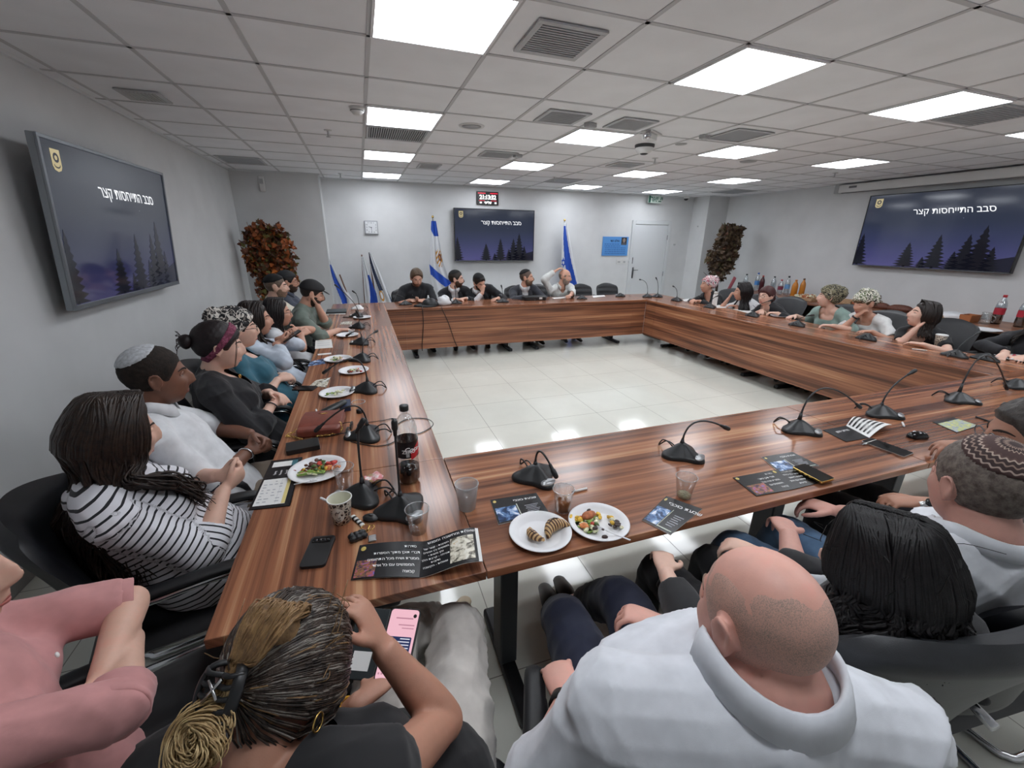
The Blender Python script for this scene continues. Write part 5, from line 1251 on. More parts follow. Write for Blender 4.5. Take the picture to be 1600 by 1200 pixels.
bottle(7.28, 3.93, 'bottle with red and blue label beside the clear pair', M_BW, cap='b03040', band='7a2f44', h=.28)
bottle(7.36, 3.86, 'larger clear bottle of the pair on the sideboard', M_BW, cap='23272f', h=.35, band='6f9fd0')
bottle(7.3, 3.66, 'left amber juice bottle on the sideboard', M_OR, cap='c07020', h=.30, r=.05)
bottle(7.36, 3.56, 'right amber juice bottle with dark cap on the sideboard', M_OR, cap='4a2a1c', h=.33)
bottle(7.32, .93, 'big cola bottle with red label at the right of the sideboard', M_BW, M_COLA, .16, 'b02a34', .36, .05, 'b4283a')
bottle(7.32, .72, 'second cola bottle at the right picture edge', M_BW, M_COLA, .2, 'b02a34', .36, .05, 'b4283a')
def glob(name, x, y, a, m_, label, cat, rot=0., z=0, group=None):
    V, F = ellipsoid((0,0,0), a, None, 20, 12); V[:,2] = np.maximum(V[:,2], -a[2]*.6)+a[2]*.6; V += .06*min(a)*np.sin(V*90); o = MB().add(V@rotz(rot).T+np.array([x,y,TS+z]), F).build(name, m_, None, True); return setp(o, label, cat, group)
M_BREAD = mat('bread_crust_brown','a8623e',.6,var=.2,vscale=90); M_BREADD = mat('bread_dark','5f3527',.6,var=.2,vscale=70)
for i, (x, y, L) in enumerate(((7.25,2.22,.17),(7.25,1.93,.16),(7.27,1.66,.15))): glob('bread_loaf', x, y, (.07,L,.06), M_BREADD, ['long dark bread loaf behind the woman in white tee','middle dark bread loaf on the sideboard','dark bread loaf nearest the woman with hand on neck'][i], 'bread', .15*i, group='dark loaves on the sideboard')
glob('bread_roll', 7.25, 2.5, (.08,.09,.06), M_BREAD, 'pale brown bread roll behind the curly ponytail', 'bread')
def tray(x, y, w, d, label, m_, cont=None, h=.03):
    o = empty('food_tray', (x, y, TS), 0, label, 'tray'); MB().box((-w/2,-d/2,0),(w/2,d/2,.006)).build('base', m_, o); s = MB()
    for lo, hi in (((-w/2,-d/2),(w/2,-d/2+.006)),((-w/2,d/2-.006),(w/2,d/2)),((-w/2,-d/2),(-w/2+.006,d/2)),((w/2-.006,-d/2),(w/2,d/2))): s.box((lo[0],lo[1],0),(hi[0],hi[1],h))
    s.build('rim', m_, o, bevel=.002)
    return o
M_CARD = mat('cardboard','a98a6a',.7,var=.1); M_TRAYW = mat('tray_white','d8d8d6',.5)
tray(7.1, 3.25, .3, .4, 'cardboard tray of leftovers left of the sage green blouse', M_CARD, h=.05)
tray(7.2, 1.42, .3, .32, 'tray of sliced bread before the white bag on the sideboard', M_CARD, h=.05); tray(7.35, 2.85, .25, .5, 'long cardboard tray behind the woman in sage green', M_CARD, h=.06)
rn = np.random.RandomState(5); mb = MB()
for i in range(60): mb.ell((7.1+rn.uniform(-.13,.13), 3.25+rn.uniform(-.18,.18), TS+.02+rn.uniform(0,.05)), rn.uniform(.012,.035,3), rotz(rn.uniform(0,3)), 8, 6, rn.randint(3))
o = mb.build('leftover_food', [M_BREAD, M_CARD, M_FOOD['cream']], None, True); o['kind'] = 'stuff'; setp(o, 'heap of leftover pastries in the cardboard tray', 'food')
glob('plastic_bag', 7.15, 1.28, (.10,.12,.07), mat('bag_white','dfe1e4',.35), 'white crumpled bag on the sideboard right of the bread', 'bag', .4)
o = tray(7.2, 1.13, .2, .12, 'open orange-brown food carton on the sideboard', mat('carton_orange','a8663c',.6), h=.09)
c = plate(1535, 516, 'big white plate at the front edge of the sideboard', .16, TS, None)
o = empty('glass_jug', (7.2, .98, TS), 0, 'small clear glass jug beside the big cola bottle', 'jug'); MB().lathe([(.001,.004),(.05,0),(.055,.06),(.045,.12),(.05,.14)], n=24).build('bowl', glass('jug_glass','eef2f3',alpha=.25), o, True); V, F = tube([(0,-.05,.11),(0,-.085,.09),(0,-.08,.04),(0,-.052,.03)], .006, 8, sub=3); MB().add(V, F).build('handle', glass('jug_glass','eef2f3',alpha=.25), o, True)
# ------------------------------------------------------------------ people: one continuous skin surface each, clothes and hair as parts
M_PHONE = mat('phone_glass_black', '0d0e10', .08)
def skin_mat(col, rough=.5, red=.04):
    name = 'skin_'+col
    if name in MATS: return MATS[name]
    t = NT(name); t.set(Roughness=rough, Subsurface_Weight=.08, Subsurface_Radius=(.012,.005,.003), Subsurface_Scale=1.0)
    v = t.coord('Object'); n = t.noise(v, 22, 4, .6); c = np.array([int(col[i:i+2],16)/255 for i in (0,2,4)])
    t.l(t.ramp(n, [(.3, tuple(np.clip(c*(1-red),0,1))), (.55, tuple(c)), (.72, tuple(np.clip(c*np.array([1+red*.6,1-red*.6,1-red*.6]),0,1)))]), t.b.inputs['Base Color'])
    t.bump(t.noise(v, 420, 2), .06, .002); MATS[name] = t.m; return t.m
def cloth_mat(name, col, rough=.85, weave=900, var=.05, sheen=.15):
    if name in MATS: return MATS[name]
    t = NT(name); t.set(Base_Color=col, Roughness=rough, Sheen_Weight=sheen)
    v = t.coord('Object'); n = t.noise(v, 18, 3); c = np.array([int(col[i:i+2],16)/255 for i in (0,2,4)])
    t.l(t.ramp(n, [(.3, tuple(np.clip(c*(1-var),0,1))), (.7, tuple(np.clip(c*(1+var),0,1)))]), t.b.inputs['Base Color'])
    t.bump(t.noise(v, weave, 2), .1, .001); MATS[name] = t.m; return t.m
def stripe_mat(name, base, dark, freq, duty, attr='stripe'):
    if name in MATS: return MATS[name]
    t = NT(name); t.set(Roughness=.85, Sheen_Weight=.1); a = t.n('ShaderNodeAttribute', attribute_name=attr)
    m = t.n('ShaderNodeMath', operation='MULTIPLY'); t.l(a.outputs['Fac'], m.inputs[0]); m.inputs[1].default_value = freq
    f = t.n('ShaderNodeMath', operation='FRACT'); t.l(m.outputs[0], f.inputs[0])
    t.l(t.ramp(f.outputs[0], [(0, dark), (duty, base)], 'CONSTANT'), t.b.inputs['Base Color']); MATS[name] = t.m; return t.m
def pattern_mat(name, cols, scale=26, rough=.8, feature='F1'):
    """printed fabric: patches of several colours"""
    if name in MATS: return MATS[name]
    t = NT(name); t.set(Roughness=rough); v = t.coord('Object'); n = t.n('ShaderNodeTexNoise'); n.inputs['Scale'].default_value = scale; n.inputs['Detail'].default_value = 1; n.inputs['Distortion'].default_value = 1.2; t.l(v, n.inputs['Vector'])
    k = len(cols); t.l(t.ramp(n.outputs['Fac'], [(.28+.44*i/max(k-1,1) if i else 0, c) for i, c in enumerate(cols)], 'CONSTANT'), t.b.inputs['Base Color']); MATS[name] = t.m; return t.m
def hair_mat(col, col2=None, rough=.38):
    name = 'hair_'+col+(col2 or '')
    if name in MATS: return MATS[name]
    t = NT(name); t.set(Roughness=rough, Specular_IOR_Level=.35); v = t.coord('Object'); n = t.noise(v, 55, 4, .7)
    t.l(t.ramp(n, [(.35, col), (.65, col2 or col)]), t.b.inputs['Base Color']); t.bump(t.noise(v, 300, 2), .3, .003); MATS[name] = t.m; return t.m
def remesh(name, mb, vox, smooth, m, parent, post=None, shade=True, keep=None):
    me = mb.mesh('raw'); ob = bpy.data.objects.new('raw', me); COL.objects.link(ob)
    r = ob.modifiers.new('r', 'REMESH'); r.mode = 'VOXEL'; r.voxel_size = vox; r.adaptivity = 0
    if smooth: s = ob.modifiers.new('s', 'SMOOTH'); s.factor = .5; s.iterations = smooth
    dg = bpy.context.evaluated_depsgraph_get(); dg.update()
    out = bpy.data.meshes.new_from_object(ob.evaluated_get(dg)); bpy.data.objects.remove(ob); bpy.data.meshes.remove(me)
    n = len(out.vertices); V = np.empty(n*3); out.vertices.foreach_get('co', V); V = V.reshape(-1,3)
    if post is not None or keep is not None:
        N = np.empty(n*3); out.vertices.foreach_get('normal', N); N = N.reshape(-1,3)
        if post is not None: V = post(V, N); out.vertices.foreach_set('co', V.ravel()); out.update()
        if keep is not None:
            k = keep(V); bm = bmesh.new(); bm.from_mesh(out); bm.verts.ensure_lookup_table()
            bmesh.ops.delete(bm, geom=[bm.verts[i] for i in np.where(~k)[0]], context='VERTS')
            ring = {v: [e.other_vert(v) for e in v.link_edges if e.is_boundary] for v in bm.verts if v.is_boundary}
            for _ in range(14):                                                # even out the cut edge
                new = {v: v.co*.4+(n[0].co+n[1].co)*.3 for v, n in ring.items() if len(n) == 2}
                for v, c in new.items(): v.co = c
            bm.to_mesh(out); bm.free()
    out.name = name; return link_mesh(name, out, m, parent, True)
def wrinkles(V, N, amp, freq, seed, axis=None):
    """cloth folds: ridged waves in random, slightly warped directions"""
    rn = np.random.RandomState(seed); d = np.zeros(len(V))
    for i in range(7):
        k = rn.normal(size=3); k /= np.linalg.norm(k); 
        if axis is not None: k = k-.75*(k@axis)*axis
        w = rn.normal(size=3); f = freq*rn.uniform(.6, 1.7)
        ph = V@k*f+1.6*np.sin(V@w*freq*.45+rn.uniform(0,6))+rn.uniform(0,6)
        env = .5+.5*np.sin(V@rn.normal(size=3)*freq*.22+rn.uniform(0,6))
        d += (1-2*np.abs(np.sin(ph))**.7)*env/7**.5
    return V+N*(amp*d)[:,None]
# ---- head as a star-shaped surface in head space: x right, y forward, z up
def sph_dirs(nu, nv):
    th = np.linspace(0, pi, nv+1); ph = np.arange(nu)*2*pi/nu
    D = [(0,0,1)]+[(math.sin(t)*math.sin(p), math.sin(t)*math.cos(p), math.cos(t)) for t in th[1:-1] for p in ph]+[(0,0,-1)]
    F = [(0, 1+(j+1)%nu, 1+j) for j in range(nu)]
    for i in range(nv-2):
        b = 1+i*nu
        for j in range(nu): F.append((b+j, b+(j+1)%nu, b+nu+(j+1)%nu, b+nu+j))
    e = len(D)-1; b = 1+(nv-2)*nu
    F += [(b+j, b+(j+1)%nu, e) for j in range(nu)]
    return np.array(D), F
def head_surface(D, female=False, fat=0.0):
    def ell(c, a):
        c, a = np.array(c), np.array(a); d = D/a; o = -c/a
        A = (d*d).sum(1); B = d@o; Cc = o@o-1
        return (-B+np.sqrt(np.maximum(B*B-A*Cc, 0)))/A
    jw = (.054 if female else .060)+.008*fat
    r1 = ell((0,-.016,.030), (.076,.097,.090)); r2 = ell((0,.022,-.052), (jw,.070,.068)); r3 = ell((0,.01,-.01), (.069,.088,.085))
    p = 14; r = ((r1**p+r2**p+r3**p)/1.6)**(1/p)
    P = D*r[:,None]
    w = np.clip((P[:,1]-.03)/.03, 0, 1); w = w*w*(3-2*w)
    def g(x0, z0, sx, sz): return np.exp(-((np.abs(P[:,0])-x0)/sx)**2-((P[:,2]-z0)/sz)**2) if x0 else np.exp(-(P[:,0]/sx)**2-((P[:,2]-z0)/sz)**2)
    nose = .9 if female else 1.1
    dy = -.011*g(.031,.006,.017,.012)+(.003 if female else .006)*g(.028,.028,.022,.009)+.008*g(.043,-.024,.016,.018)
    dy += nose*(.012*g(0,.004,.0095,.02)+.020*g(0,-.018,.011,.02)+.012*g(0,-.031,.012,.010)+.007*g(.013,-.034,.008,.008))
    dy += .0065*g(0,-.060,.021,.0055)+.0070*g(0,-.072,.018,.006)-.005*g(0,-.066,.022,.0028)-.004*g(0,-.084,.02,.006)+.009*g(0,-.100,.02,.016)
    P[:,1] += w*dy
    return P
_SURF = {}
def surf_y(x, z, female=False, fat=0.0):
    k = (female, fat)
    if k not in _SURF:
        P = head_surface(sph_dirs(260, 200)[0], female, fat); _SURF[k] = P[P[:,1] > .02]
    Q = _SURF[k]; return Q[np.argmin((Q[:,0]-x)**2+(Q[:,2]-z)**2), 1]
HD, HF = sph_dirs(84, 66); HD2, HF2 = sph_dirs(44, 34)
def euler_head(yaw, pitch, roll):
    """columns: right, forward, up"""
    M = rotz(math.radians(yaw))@rotx(math.radians(pitch))@roty(math.radians(roll)); return M
def shell(fn, near=True, female=False, fat=0., lo=.010):
    """closed shell that stands out of the head where fn(P) > 0 (metres) and hides inside it elsewhere"""
    D, F = (HD, HF) if near else (HD2, HF2)
    P = head_surface(D, female, fat); h = fn(P, D)
    return P+D*np.where(h > 0, h, np.maximum(h, -lo))[:,None], F
def sstep(x, a, b): t = np.clip((x-a)/(b-a), 0, 1); return t*t*(3-2*t)
def hairline(P, front=.060, recede=0.0):
    y = P[:,1]; xs = np.array([-.12,-.06,-.02,.005,.03,.045,.065,.09,.12]); zs = np.array([-.062,-.058,-.045,-.012,-.006,.020,front-.008,front,front])
    return P[:,2]-np.interp(y, xs, zs)-recede*np.exp(-(P[:,0]/.05)**2)*0
def lumps(D, f, seed, k=5):
    rn = np.random.RandomState(seed); s = 0
    for i in range(k): s = s+np.sin(D@rn.normal(size=3)*f+rn.uniform(0,6))
    return s/k
class Fig: pass
def ik(S, W, L1, L2, hint):
    d = W-S; D = np.linalg.norm(d)
    if D > (L1+L2)*.995: k = D/((L1+L2)*.995); L1 *= k; L2 *= k
    u = d/D; a = (L1*L1-L2*L2+D*D)/(2*D); h = math.sqrt(max(L1*L1-a*a, 1e-6))
    n = np.asarray(hint, float); n = n-(n@u)*u; n = nrm(n); return S+u*a+n*h
def hand(mb, W, d, n, side, curl=.4, s=1.0, spread=.24, thumb=.6, curls=None):
    """W wrist, d finger direction, n palm normal (out of the palm), side +1 right hand; five separate fingers"""
    d = nrm(d); n = nrm(np.asarray(n, float)-(np.asarray(n, float)@d)*d); l = np.cross(d, n)*side      # l points to the thumb side
    mb.tube([W-d*.02*s, W+d*.01*s, W+d*.045*s, W+d*.085*s, W+d*.098*s], [(.026*s,.019*s),(.029*s,.018*s),(.038*s,.0165*s),(.040*s,.014*s),(.034*s,.011*s)], 14, up=n, sub=2, rnd=True)
    for k, (o, L, r) in enumerate(((.030,.074,.0082),(.0100,.083,.0085),(-.0100,.077,.0082),(-.0295,.060,.0074))):
        c = (curls[k] if curls is not None else curl)*1.0
        dd = nrm(d+l*spread*(o/.03)); p = W+d*.088*s+l*o*s; pts = [p-d*.02*s, p]; rad = [r*s, r*1.03*s]; ang = 0
        for q, (fl, w_) in enumerate(((.42,1.05),(.32,1.35),(.26,.9))):
            ang += c*w_; v = dd*math.cos(ang)+n*math.sin(ang); p = p+v*L*fl*s; pts.append(p); rad.append(r*(.97-.09*q)*s)
        mb.tube(pts, rad, 10, up=l, sub=2, rnd=True)
    t0 = W+d*.028*s+l*.022*s; v1 = nrm(d*.62+l*.75+n*.25*thumb); v2 = nrm(d*.85+l*.35+n*.55*thumb); v3 = nrm(d*.95+l*.05+n*.65*thumb)
    mb.tube([t0-v1*.01*s, t0+v1*.038*s, t0+v1*.038*s+v2*.032*s, t0+v1*.038*s+v2*.032*s+v3*.026*s], [.0135*s,.0115*s,.0102*s,.0085*s], 10, sub=2, rnd=True)
TOR = [(-.16,.150,.105,.0),(-.02,.175,.125,.0),(.12,.168,.120,.0),(.30,.150,.108,.006),(.50,.158,.112,.010),(.68,.166,.114,.010),(.82,.158,.102,.0),(.91,.125,.080,-.008),(.965,.085,.064,-.010),(1.0,.060,.056,-.008)]
def person(label, hip, yaw, head, hd=(0,0,0), female=False, skin='c99a80', vox=.009, hs=1.04, girth=1.0, belly=0.0, shw=None, seat=.46,
           arms=None, legs=None, top=None, bottom=None, shoes='1c1c1e', face=True, lips=None, brow='2a211c', fat=0., near=False, group=None, neck_r=None, chest_yaw=0.0, ears=True, neck=.042):
    """arms: {'R': (wrist, elbow hint, hand dir, palm normal, curl), 'L': ...}; all in world space"""
    f = Fig(); a = math.radians(yaw); f.F = np.array([-math.sin(a), math.cos(a), 0]); f.R = np.array([math.cos(a), math.sin(a), 0]); Z = np.array([0,0,1.0])
    f.near = near; f.female = female; f.fat = fat
    f.H = np.array([hip[0], hip[1], seat+.085]); f.hd = np.array(head, float); f.M = euler_head(*hd)*1.0; f.hs = hs
    o = f.o = empty('person', (hip[0], hip[1], 0), 0, label, 'person', group)
    off = np.array([hip[0], hip[1], 0])
    f.N = f.hd+hs*(f.M@np.array([0,-.030,-.105]))+np.array([0,0,-neck])-.01*f.F
    up = nrm(f.N-f.H); ca = math.radians(yaw+chest_yaw); r_ = np.array([math.cos(ca), math.sin(ca), 0]); r_ = nrm(r_-(r_@up)*up); fw = np.cross(up, r_); f.up, f.r, f.fw = up, r_, fw
    Ls = np.linalg.norm(f.N-f.H); f.Ls = Ls; k_sh = (shw or (.165 if female else .190)); f.k_sh = k_sh
    bulge = max(0, .52-Ls)*.55
    def sp(t): return f.H+(f.N-f.H)*t-fw*bulge*math.sin(pi*max(0,min(1,t)))
    f.sp = sp; gw = girth*(k_sh/.19)
    f.S = {s: f.N-up*.075+r_*k_sh*sg-fw*.005 for s, sg in (('R',1),('L',-1))}
    def torso(mb, inf, k=1.0, t1=1.01):
        P, Rr = [], []
        for t, w, d, y in TOR:
            if t > t1: continue
            bel = belly*math.exp(-((t-.25)/.22)**2)
            hem = .013*max(0, (.30-t)/.30) if inf else 0
            P.append(sp(t)+fw*(y+bel*.6)); Rr.append((w*gw*k+inf+bel*.35+hem, d*girth*k+inf+bel*.6+hem))
        mb.tube(P, Rr, 28, up=fw, sub=2, rnd=False)
        if female:
            for sg in (-1, 1): mb.ell(sp(.62)+r_*.072*sg*girth+fw*(.075*girth*k), (.062*girth+inf, .058*girth+inf, .062*girth+inf), np.stack([r_, fw, up], 1), 16, 10)
        for s, sg in (('R',1),('L',-1)):                                     # sloping shoulders
            mb.tube([f.N-up*.0-fw*.008, f.N-up*.032+r_*k_sh*.45*sg-fw*.012, f.S[s]+up*.006, f.S[s]-up*.01], [.048*k+inf, .054*girth*k+inf, .053*girth*k+inf, .050*girth*k+inf], 14, sub=2, rnd=True)
    L1, L2 = (.275, .245) if not female else (.258, .228)
    f.E, f.W, f.hand = {}, {}, {}
    arms = arms or {}
    for s, sg in (('R',1),('L',-1)):
        spec = arms.get(s) or (f.H+f.F*.30+f.R*.05*sg+Z*.12, f.R*.8*sg-Z*.6-f.F*.3, f.F*.8-f.R*.5*sg, -Z, .5)
        W = np.asarray(spec[0], float); hint = np.asarray(spec[1], float); sd = W-f.S[s]; rch = (L1+L2)*.985
        if np.linalg.norm(sd) > rch: W = f.S[s]+sd*rch/np.linalg.norm(sd)
        f.W[s] = W
        f.E[s] = ik(f.S[s], W, L1, L2, hint)
        fd = nrm(W-f.E[s]); hdv = fd if spec[2] is None else np.asarray(spec[2], float); f.hand[s] = (hdv, np.asarray(spec[3], float), spec[4])
    def arm(mb, s, inf, to, k=1.0, flare=0.0, ak=1.0):
        """sleeve or arm from the shoulder to `to` (1 = elbow, 2 = wrist)"""
        S, E, W = f.S[s], f.E[s], f.W[s]; q = [(0,.050),(.25,.049),(.6,.045),(.9,.041),(1.0,.041),(1.15,.043),(1.4,.040),(1.7,.032),(2.0,.0265)]
        sgm = 1.0 if not female else .88; P, Rr = [], []
        for t, r in q:
            if t > to+1e-6: break
            P.append(S+(E-S)*t if t <= 1 else E+(W-E)*(t-1)); Rr.append(r*sgm*ak*(1+.4*(girth-1))*k+inf+flare*t/max(to,.1))
        if q[min(len(P), len(q)-1)][0] != to and P and to < 2 and to not in [x for x, _ in q]:
            r = np.interp(to, [x for x,_ in q], [y for _,y in q]); P.append(S+(E-S)*to if to <= 1 else E+(W-E)*(to-1)); Rr.append(r*sgm*ak*(1+.4*(girth-1))*k+inf+flare)
        mb.tube(P, Rr, 16, sub=2, rnd=False)
        if to >= 1.3: mb.ell(E, (Rr[3]*1.02,)*3)
    f.arm, f.torso = arm, torso; f.gw = gw; f.girth = girth; f.belly = belly
    # legs
    f.hip, f.knee, f.ank, f.toe = {}, {}, {}, {}
    legs = legs or {}
    for s, sg in (('R',1),('L',-1)):
        f.hip[s] = f.H+f.R*.088*sg-Z*.02+f.F*.02
        kn, an, to = (legs.get(s) or (None, None, None))
        f.knee[s] = np.asarray(kn, float) if kn is not None else f.H+f.F*.43+f.R*.115*sg+Z*(.50-f.H[2])
        f.ank[s] = np.asarray(an, float) if an is not None else f.knee[s]*np.array([1,1,0])+f.F*.02+Z*.085
        f.toe[s] = f.ank[s]*np.array([1,1,0])+(np.asarray(to, float) if to is not None else f.F*.15+f.R*.02*sg)+Z*.028
    def leg(mb, s, inf, to=2.0, k=1.0, wide=0.0):
        A, B, C = f.hip[s], f.knee[s], f.ank[s]; P, Rr = [], []
        for t, r in ((0,.086),(.3,.083),(.7,.066),(.95,.056),(1.08,.055),(1.3,.053),(1.6,.043),(1.9,.034),(2.0,.033)):
            if t > to+1e-6: break
            P.append(A+(B-A)*t if t <= 1 else B+(C-B)*(t-1)); Rr.append(r*k*(.6+.4*girth)+inf+wide*max(0,t-.8))
        mb.tube(P, Rr, 18, sub=2)
    f.leg = leg
    # ---- body
    b = MB(); torso(b, 0, .90); 
    nr = neck_r or (.050 if female else .059)*(1+.1*fat)
    f.nr = nr
    nt = f.hd+hs*(f.M@np.array([0,-.018,-.05])); f.nd = nrm(nt-f.N)
    b.tube([f.N-up*.05, f.N+np.array([0,0,.012]), nt+f.M@np.array([0,-.004,-.02]), nt], [nr*1.22, nr*1.04, nr*.98, nr*.98], 18, sub=2)
    for s, sg in (('R',1),('L',-1)):
        arm(b, s, 0, 2.0); W = f.W[s]; hdv, pn, cu = f.hand[s]
        hand(b, W, hdv, pn, sg, cu if np.isscalar(cu) else .4, (.90 if female else 1.0), curls=None if np.isscalar(cu) else cu)
        leg(b, s, 0, 2.0, .92)
        A, T_ = f.ank[s], f.toe[s]; b.tube([A+(A-T_)*.25*np.array([1,1,0])-Z*.02, A*.6+T_*.4-Z*.01, T_], [(.032,.035),(.034,.028),(.030,.018)], 12, sub=2, rnd=True)
    P = head_surface(HD if near or vox < .008 else HD2, female, fat); FF = HF if near or vox < .008 else HF2
    b.add((P*hs)@f.M.T+f.hd, FF)
    if ears:
        for sg in (-1, 1):
            Re = f.M@rotz(sg*-.45); c = lambda x, y, z: f.hd+hs*(f.M@np.array([x*sg, y, z]))
            b.ell(c(.078,-.012,-.008), (.0075*hs,.017*hs,.030*hs), Re, 14, 10)
            b.tube([c(.078,.004,-.022),(c(.083,.006,.004)),c(.087,-.008,.023),c(.090,-.026,.018),c(.088,-.028,-.004),c(.082,-.016,-.028),c(.079,-.004,-.037)], [.0045*hs]*5+[.006*hs,.006*hs], 8, sub=2, rnd=True)
    b.v = [v-off for v in b.v]
    f.off = off
    f.body = remesh('body', b, vox, 3 if vox < .008 else 2, skin_mat(skin), o)
    def place(V): return (np.asarray(V)*hs)@f.M.T+f.hd-off
    f.place = place
    # ---- face
    if face:
        dark = mat('eye_dark','1d1512',.15); white = mat('eye_white','cfc8c2',.2); sy = lambda x, z: surf_y(x, z, female, fat)
        for sg in (-1, 1):
            ye = sy(.031, .006)-.0065
            e = MB(); e.add(place(ellipsoid((sg*.031,ye,.006), (.0125,.0105,.0092), None, 16, 10)[0]), ellipsoid((0,0,0),1,None,16,10)[1])
            eb = e.build('eye', white, o, True); e = MB(); e.add(place(ellipsoid((sg*.031,ye+.0086,.006), (.0055,.0028,.0055), None, 14, 8)[0]), ellipsoid((0,0,0),1,None,14,8)[1]); e.build('iris', dark, eb, True)
            e = MB(); V, F = tube([(sg*.017,ye+.006,.006),(sg*.024,ye+.0092,.0142),(sg*.031,ye+.0098,.0152),(sg*.039,ye+.0075,.0132),(sg*.046,ye+.001,.007)], [(.003,.0035),(.0045,.0055),(.0045,.006),(.0045,.0055),(.003,.0035)], 8, sub=2, rnd=True); e.add(place(V), F).build('eyelid', skin_mat(skin), o, True)
            e = MB(); V, F = tube([(sg*x,sy(x,z)+.0004,z) for x, z in ((.013,.025),(.026,.031),(.040,.030),(.050,.023))], [(.0016,.0026),(.0018,.0036),(.0016,.0030),(.0008,.0014)], 8, sub=2, rnd=True); e.add(place(V), F).build('eyebrow', mat('brow_'+brow, brow, .8), o, True)
        lc = lips or ('a8605a' if female else 'a06a5c')
        e = MB()
        for z0, r in ((-.0622,.0036),(-.0705,.0042)):
            V, F = tube([(x,sy(abs(x),z)-.0012,z) for x, z in ((-.023,-.066),(-.012,z0*.75-.066*.25),(0,z0),(.012,z0*.75-.066*.25),(.023,-.066))], [(.0015,.0016),(.0024,r*.9),(.0026,r),(.0024,r*.9),(.0015,.0016)], 8, sub=2, rnd=True); e.add(place(V), F)
        e.build('lips', mat('lips_'+lc, lc, .4), o, True)
    if bottom: trousers(f, **bottom)
    if shoes:
        for s in 'RL':
            A, T_ = f.ank[s], f.toe[s]; d = nrm((T_-A)*np.array([1,1,0])); m = MB()
            m.tube([A-d*.06+Z*(.045-A[2]), A+Z*(.055-A[2]), A*.45+T_*.55+Z*.012, T_+d*.05], [(.034,.042),(.039,.050),(.044,.036),(.032,.022)], 16, up=Z, sub=3, rnd=True)
            m.v = [np.stack([v[:,0]-off[0], v[:,1]-off[1], np.maximum(v[:,2], .001)], 1) for v in m.v]; m.build('shoe', mat('shoe_'+shoes, shoes, .45), o, True)
    for t in (top or []): garment(f, **t)
    return f
def trousers(f, col='1b1c22', inf=.012, to=1.85, wide=0.0, name='trousers', vox=None, amp=.004, m=None):
    b = MB(); P, Rr = [], []
    g, d = f.gw, f.girth
    b.tube([f.H-f.up*.10, f.H-f.up*.03, f.H+f.up*.02, f.H+f.up*.05], [(.15*g+inf,.115*d+inf),(.172*g+inf,.124*d+inf),(.168*g+inf,.120*d+inf),(.150*g+inf,.105*d+inf)], 24, up=f.fw, sub=2, rnd=True)
    for s in 'RL': f.leg(b, s, inf, to, 1.0, wide)
    b.v = [v-f.off for v in b.v]
    return remesh(name, b, vox or (.009 if f.near else .013), 3, m or cloth_mat('trouser_'+col, col), f.o, post=lambda V, N: wrinkles(V, N, amp, 34, 5))
def garment(f, name='shirt', col='dddddd', inf=.012, sleeve=.62, flare=.006, vox=None, amp=.006, freq=24, seed=1, m=None, t1=1.01, vneck=0.0, vw=.07, openw=0.0, stripe=False, armk=1.0, scoop=0.0, lowcut=0.0):
    b = MB(); f.torso(b, inf)
    for s in 'RL':
        if np.isscalar(sleeve): sl = sleeve
        else: sl = sleeve[0 if s == 'R' else 1]
        if sl > 0: f.arm(b, s, inf*.9, sl, 1.0, flare, armk)
    b.tube([f.N-f.up*.09-f.fw*.01, f.N-f.up*.02, f.N+f.nd*.024], [f.nr*1.5+inf, f.nr*1.28+inf*.8, f.nr*1.10+inf*.45], 20, sub=2)
    b.v = [v-f.off for v in b.v]
    N0 = f.N-f.off
    def keep(V):
        q = V-N0; t = -(q@f.up); x = q@f.r; y = q@f.fw; k = np.ones(len(V), bool)
        rad = np.sqrt(x*x+(y+.005)**2)
        if scoop: k &= ~((t < .02+scoop*.3) & (rad < .070+scoop))       # open neckline
        if scoop: k &= ~((t < .05+scoop) & (np.abs(x) < .075+scoop*.5) & (y > 0))
        if vneck: k &= ~((y > 0) & (np.abs(x) < vw*(1-np.clip((t-.0)/vneck, 0, 1))) & (t < vneck))
        if openw: k &= ~((y > -.01) & (np.abs(x) < openw*(1-.55*np.clip(t/.40, 0, 1))) & (t < .62))
        if lowcut: k &= t < lowcut
        return k
    mm = m or cloth_mat('cloth_'+col, col)
    ob = remesh(name, b, vox or (.008 if f.near else .012), 5, mm, f.o, post=lambda V, N: wrinkles(V, N, amp, freq, seed, f.up), keep=keep)
    if stripe:
        n = len(ob.data.vertices); V = np.empty(n*3); ob.data.vertices.foreach_get('co', V); V = V.reshape(-1,3)+f.off
        val = (V-f.H)@f.up
        best = np.full(n, 1e9)
        for s in 'RL':
            acc = 0
            for A, B in ((f.S[s], f.E[s]), (f.E[s], f.W[s])):
                d = B-A; L = np.linalg.norm(d); tt = ((V-A)@d)/L/L; t = np.clip(tt, 0, 1); D = np.linalg.norm(V-A-t[:,None]*d, axis=1)
                torso_d = np.abs((V-f.H)@f.r); ok = (D < .075) & (D < best) & (np.linalg.norm(np.cross(V-f.H, f.up), axis=1) > .145)
                val = np.where(ok, acc+tt*L+.004, val); best = np.where(ok, D, best); acc += L
        at = ob.data.attributes.new('stripe', 'FLOAT', 'POINT'); at.data.foreach_set('value', val.astype(np.float32)+.5*0)
    return ob
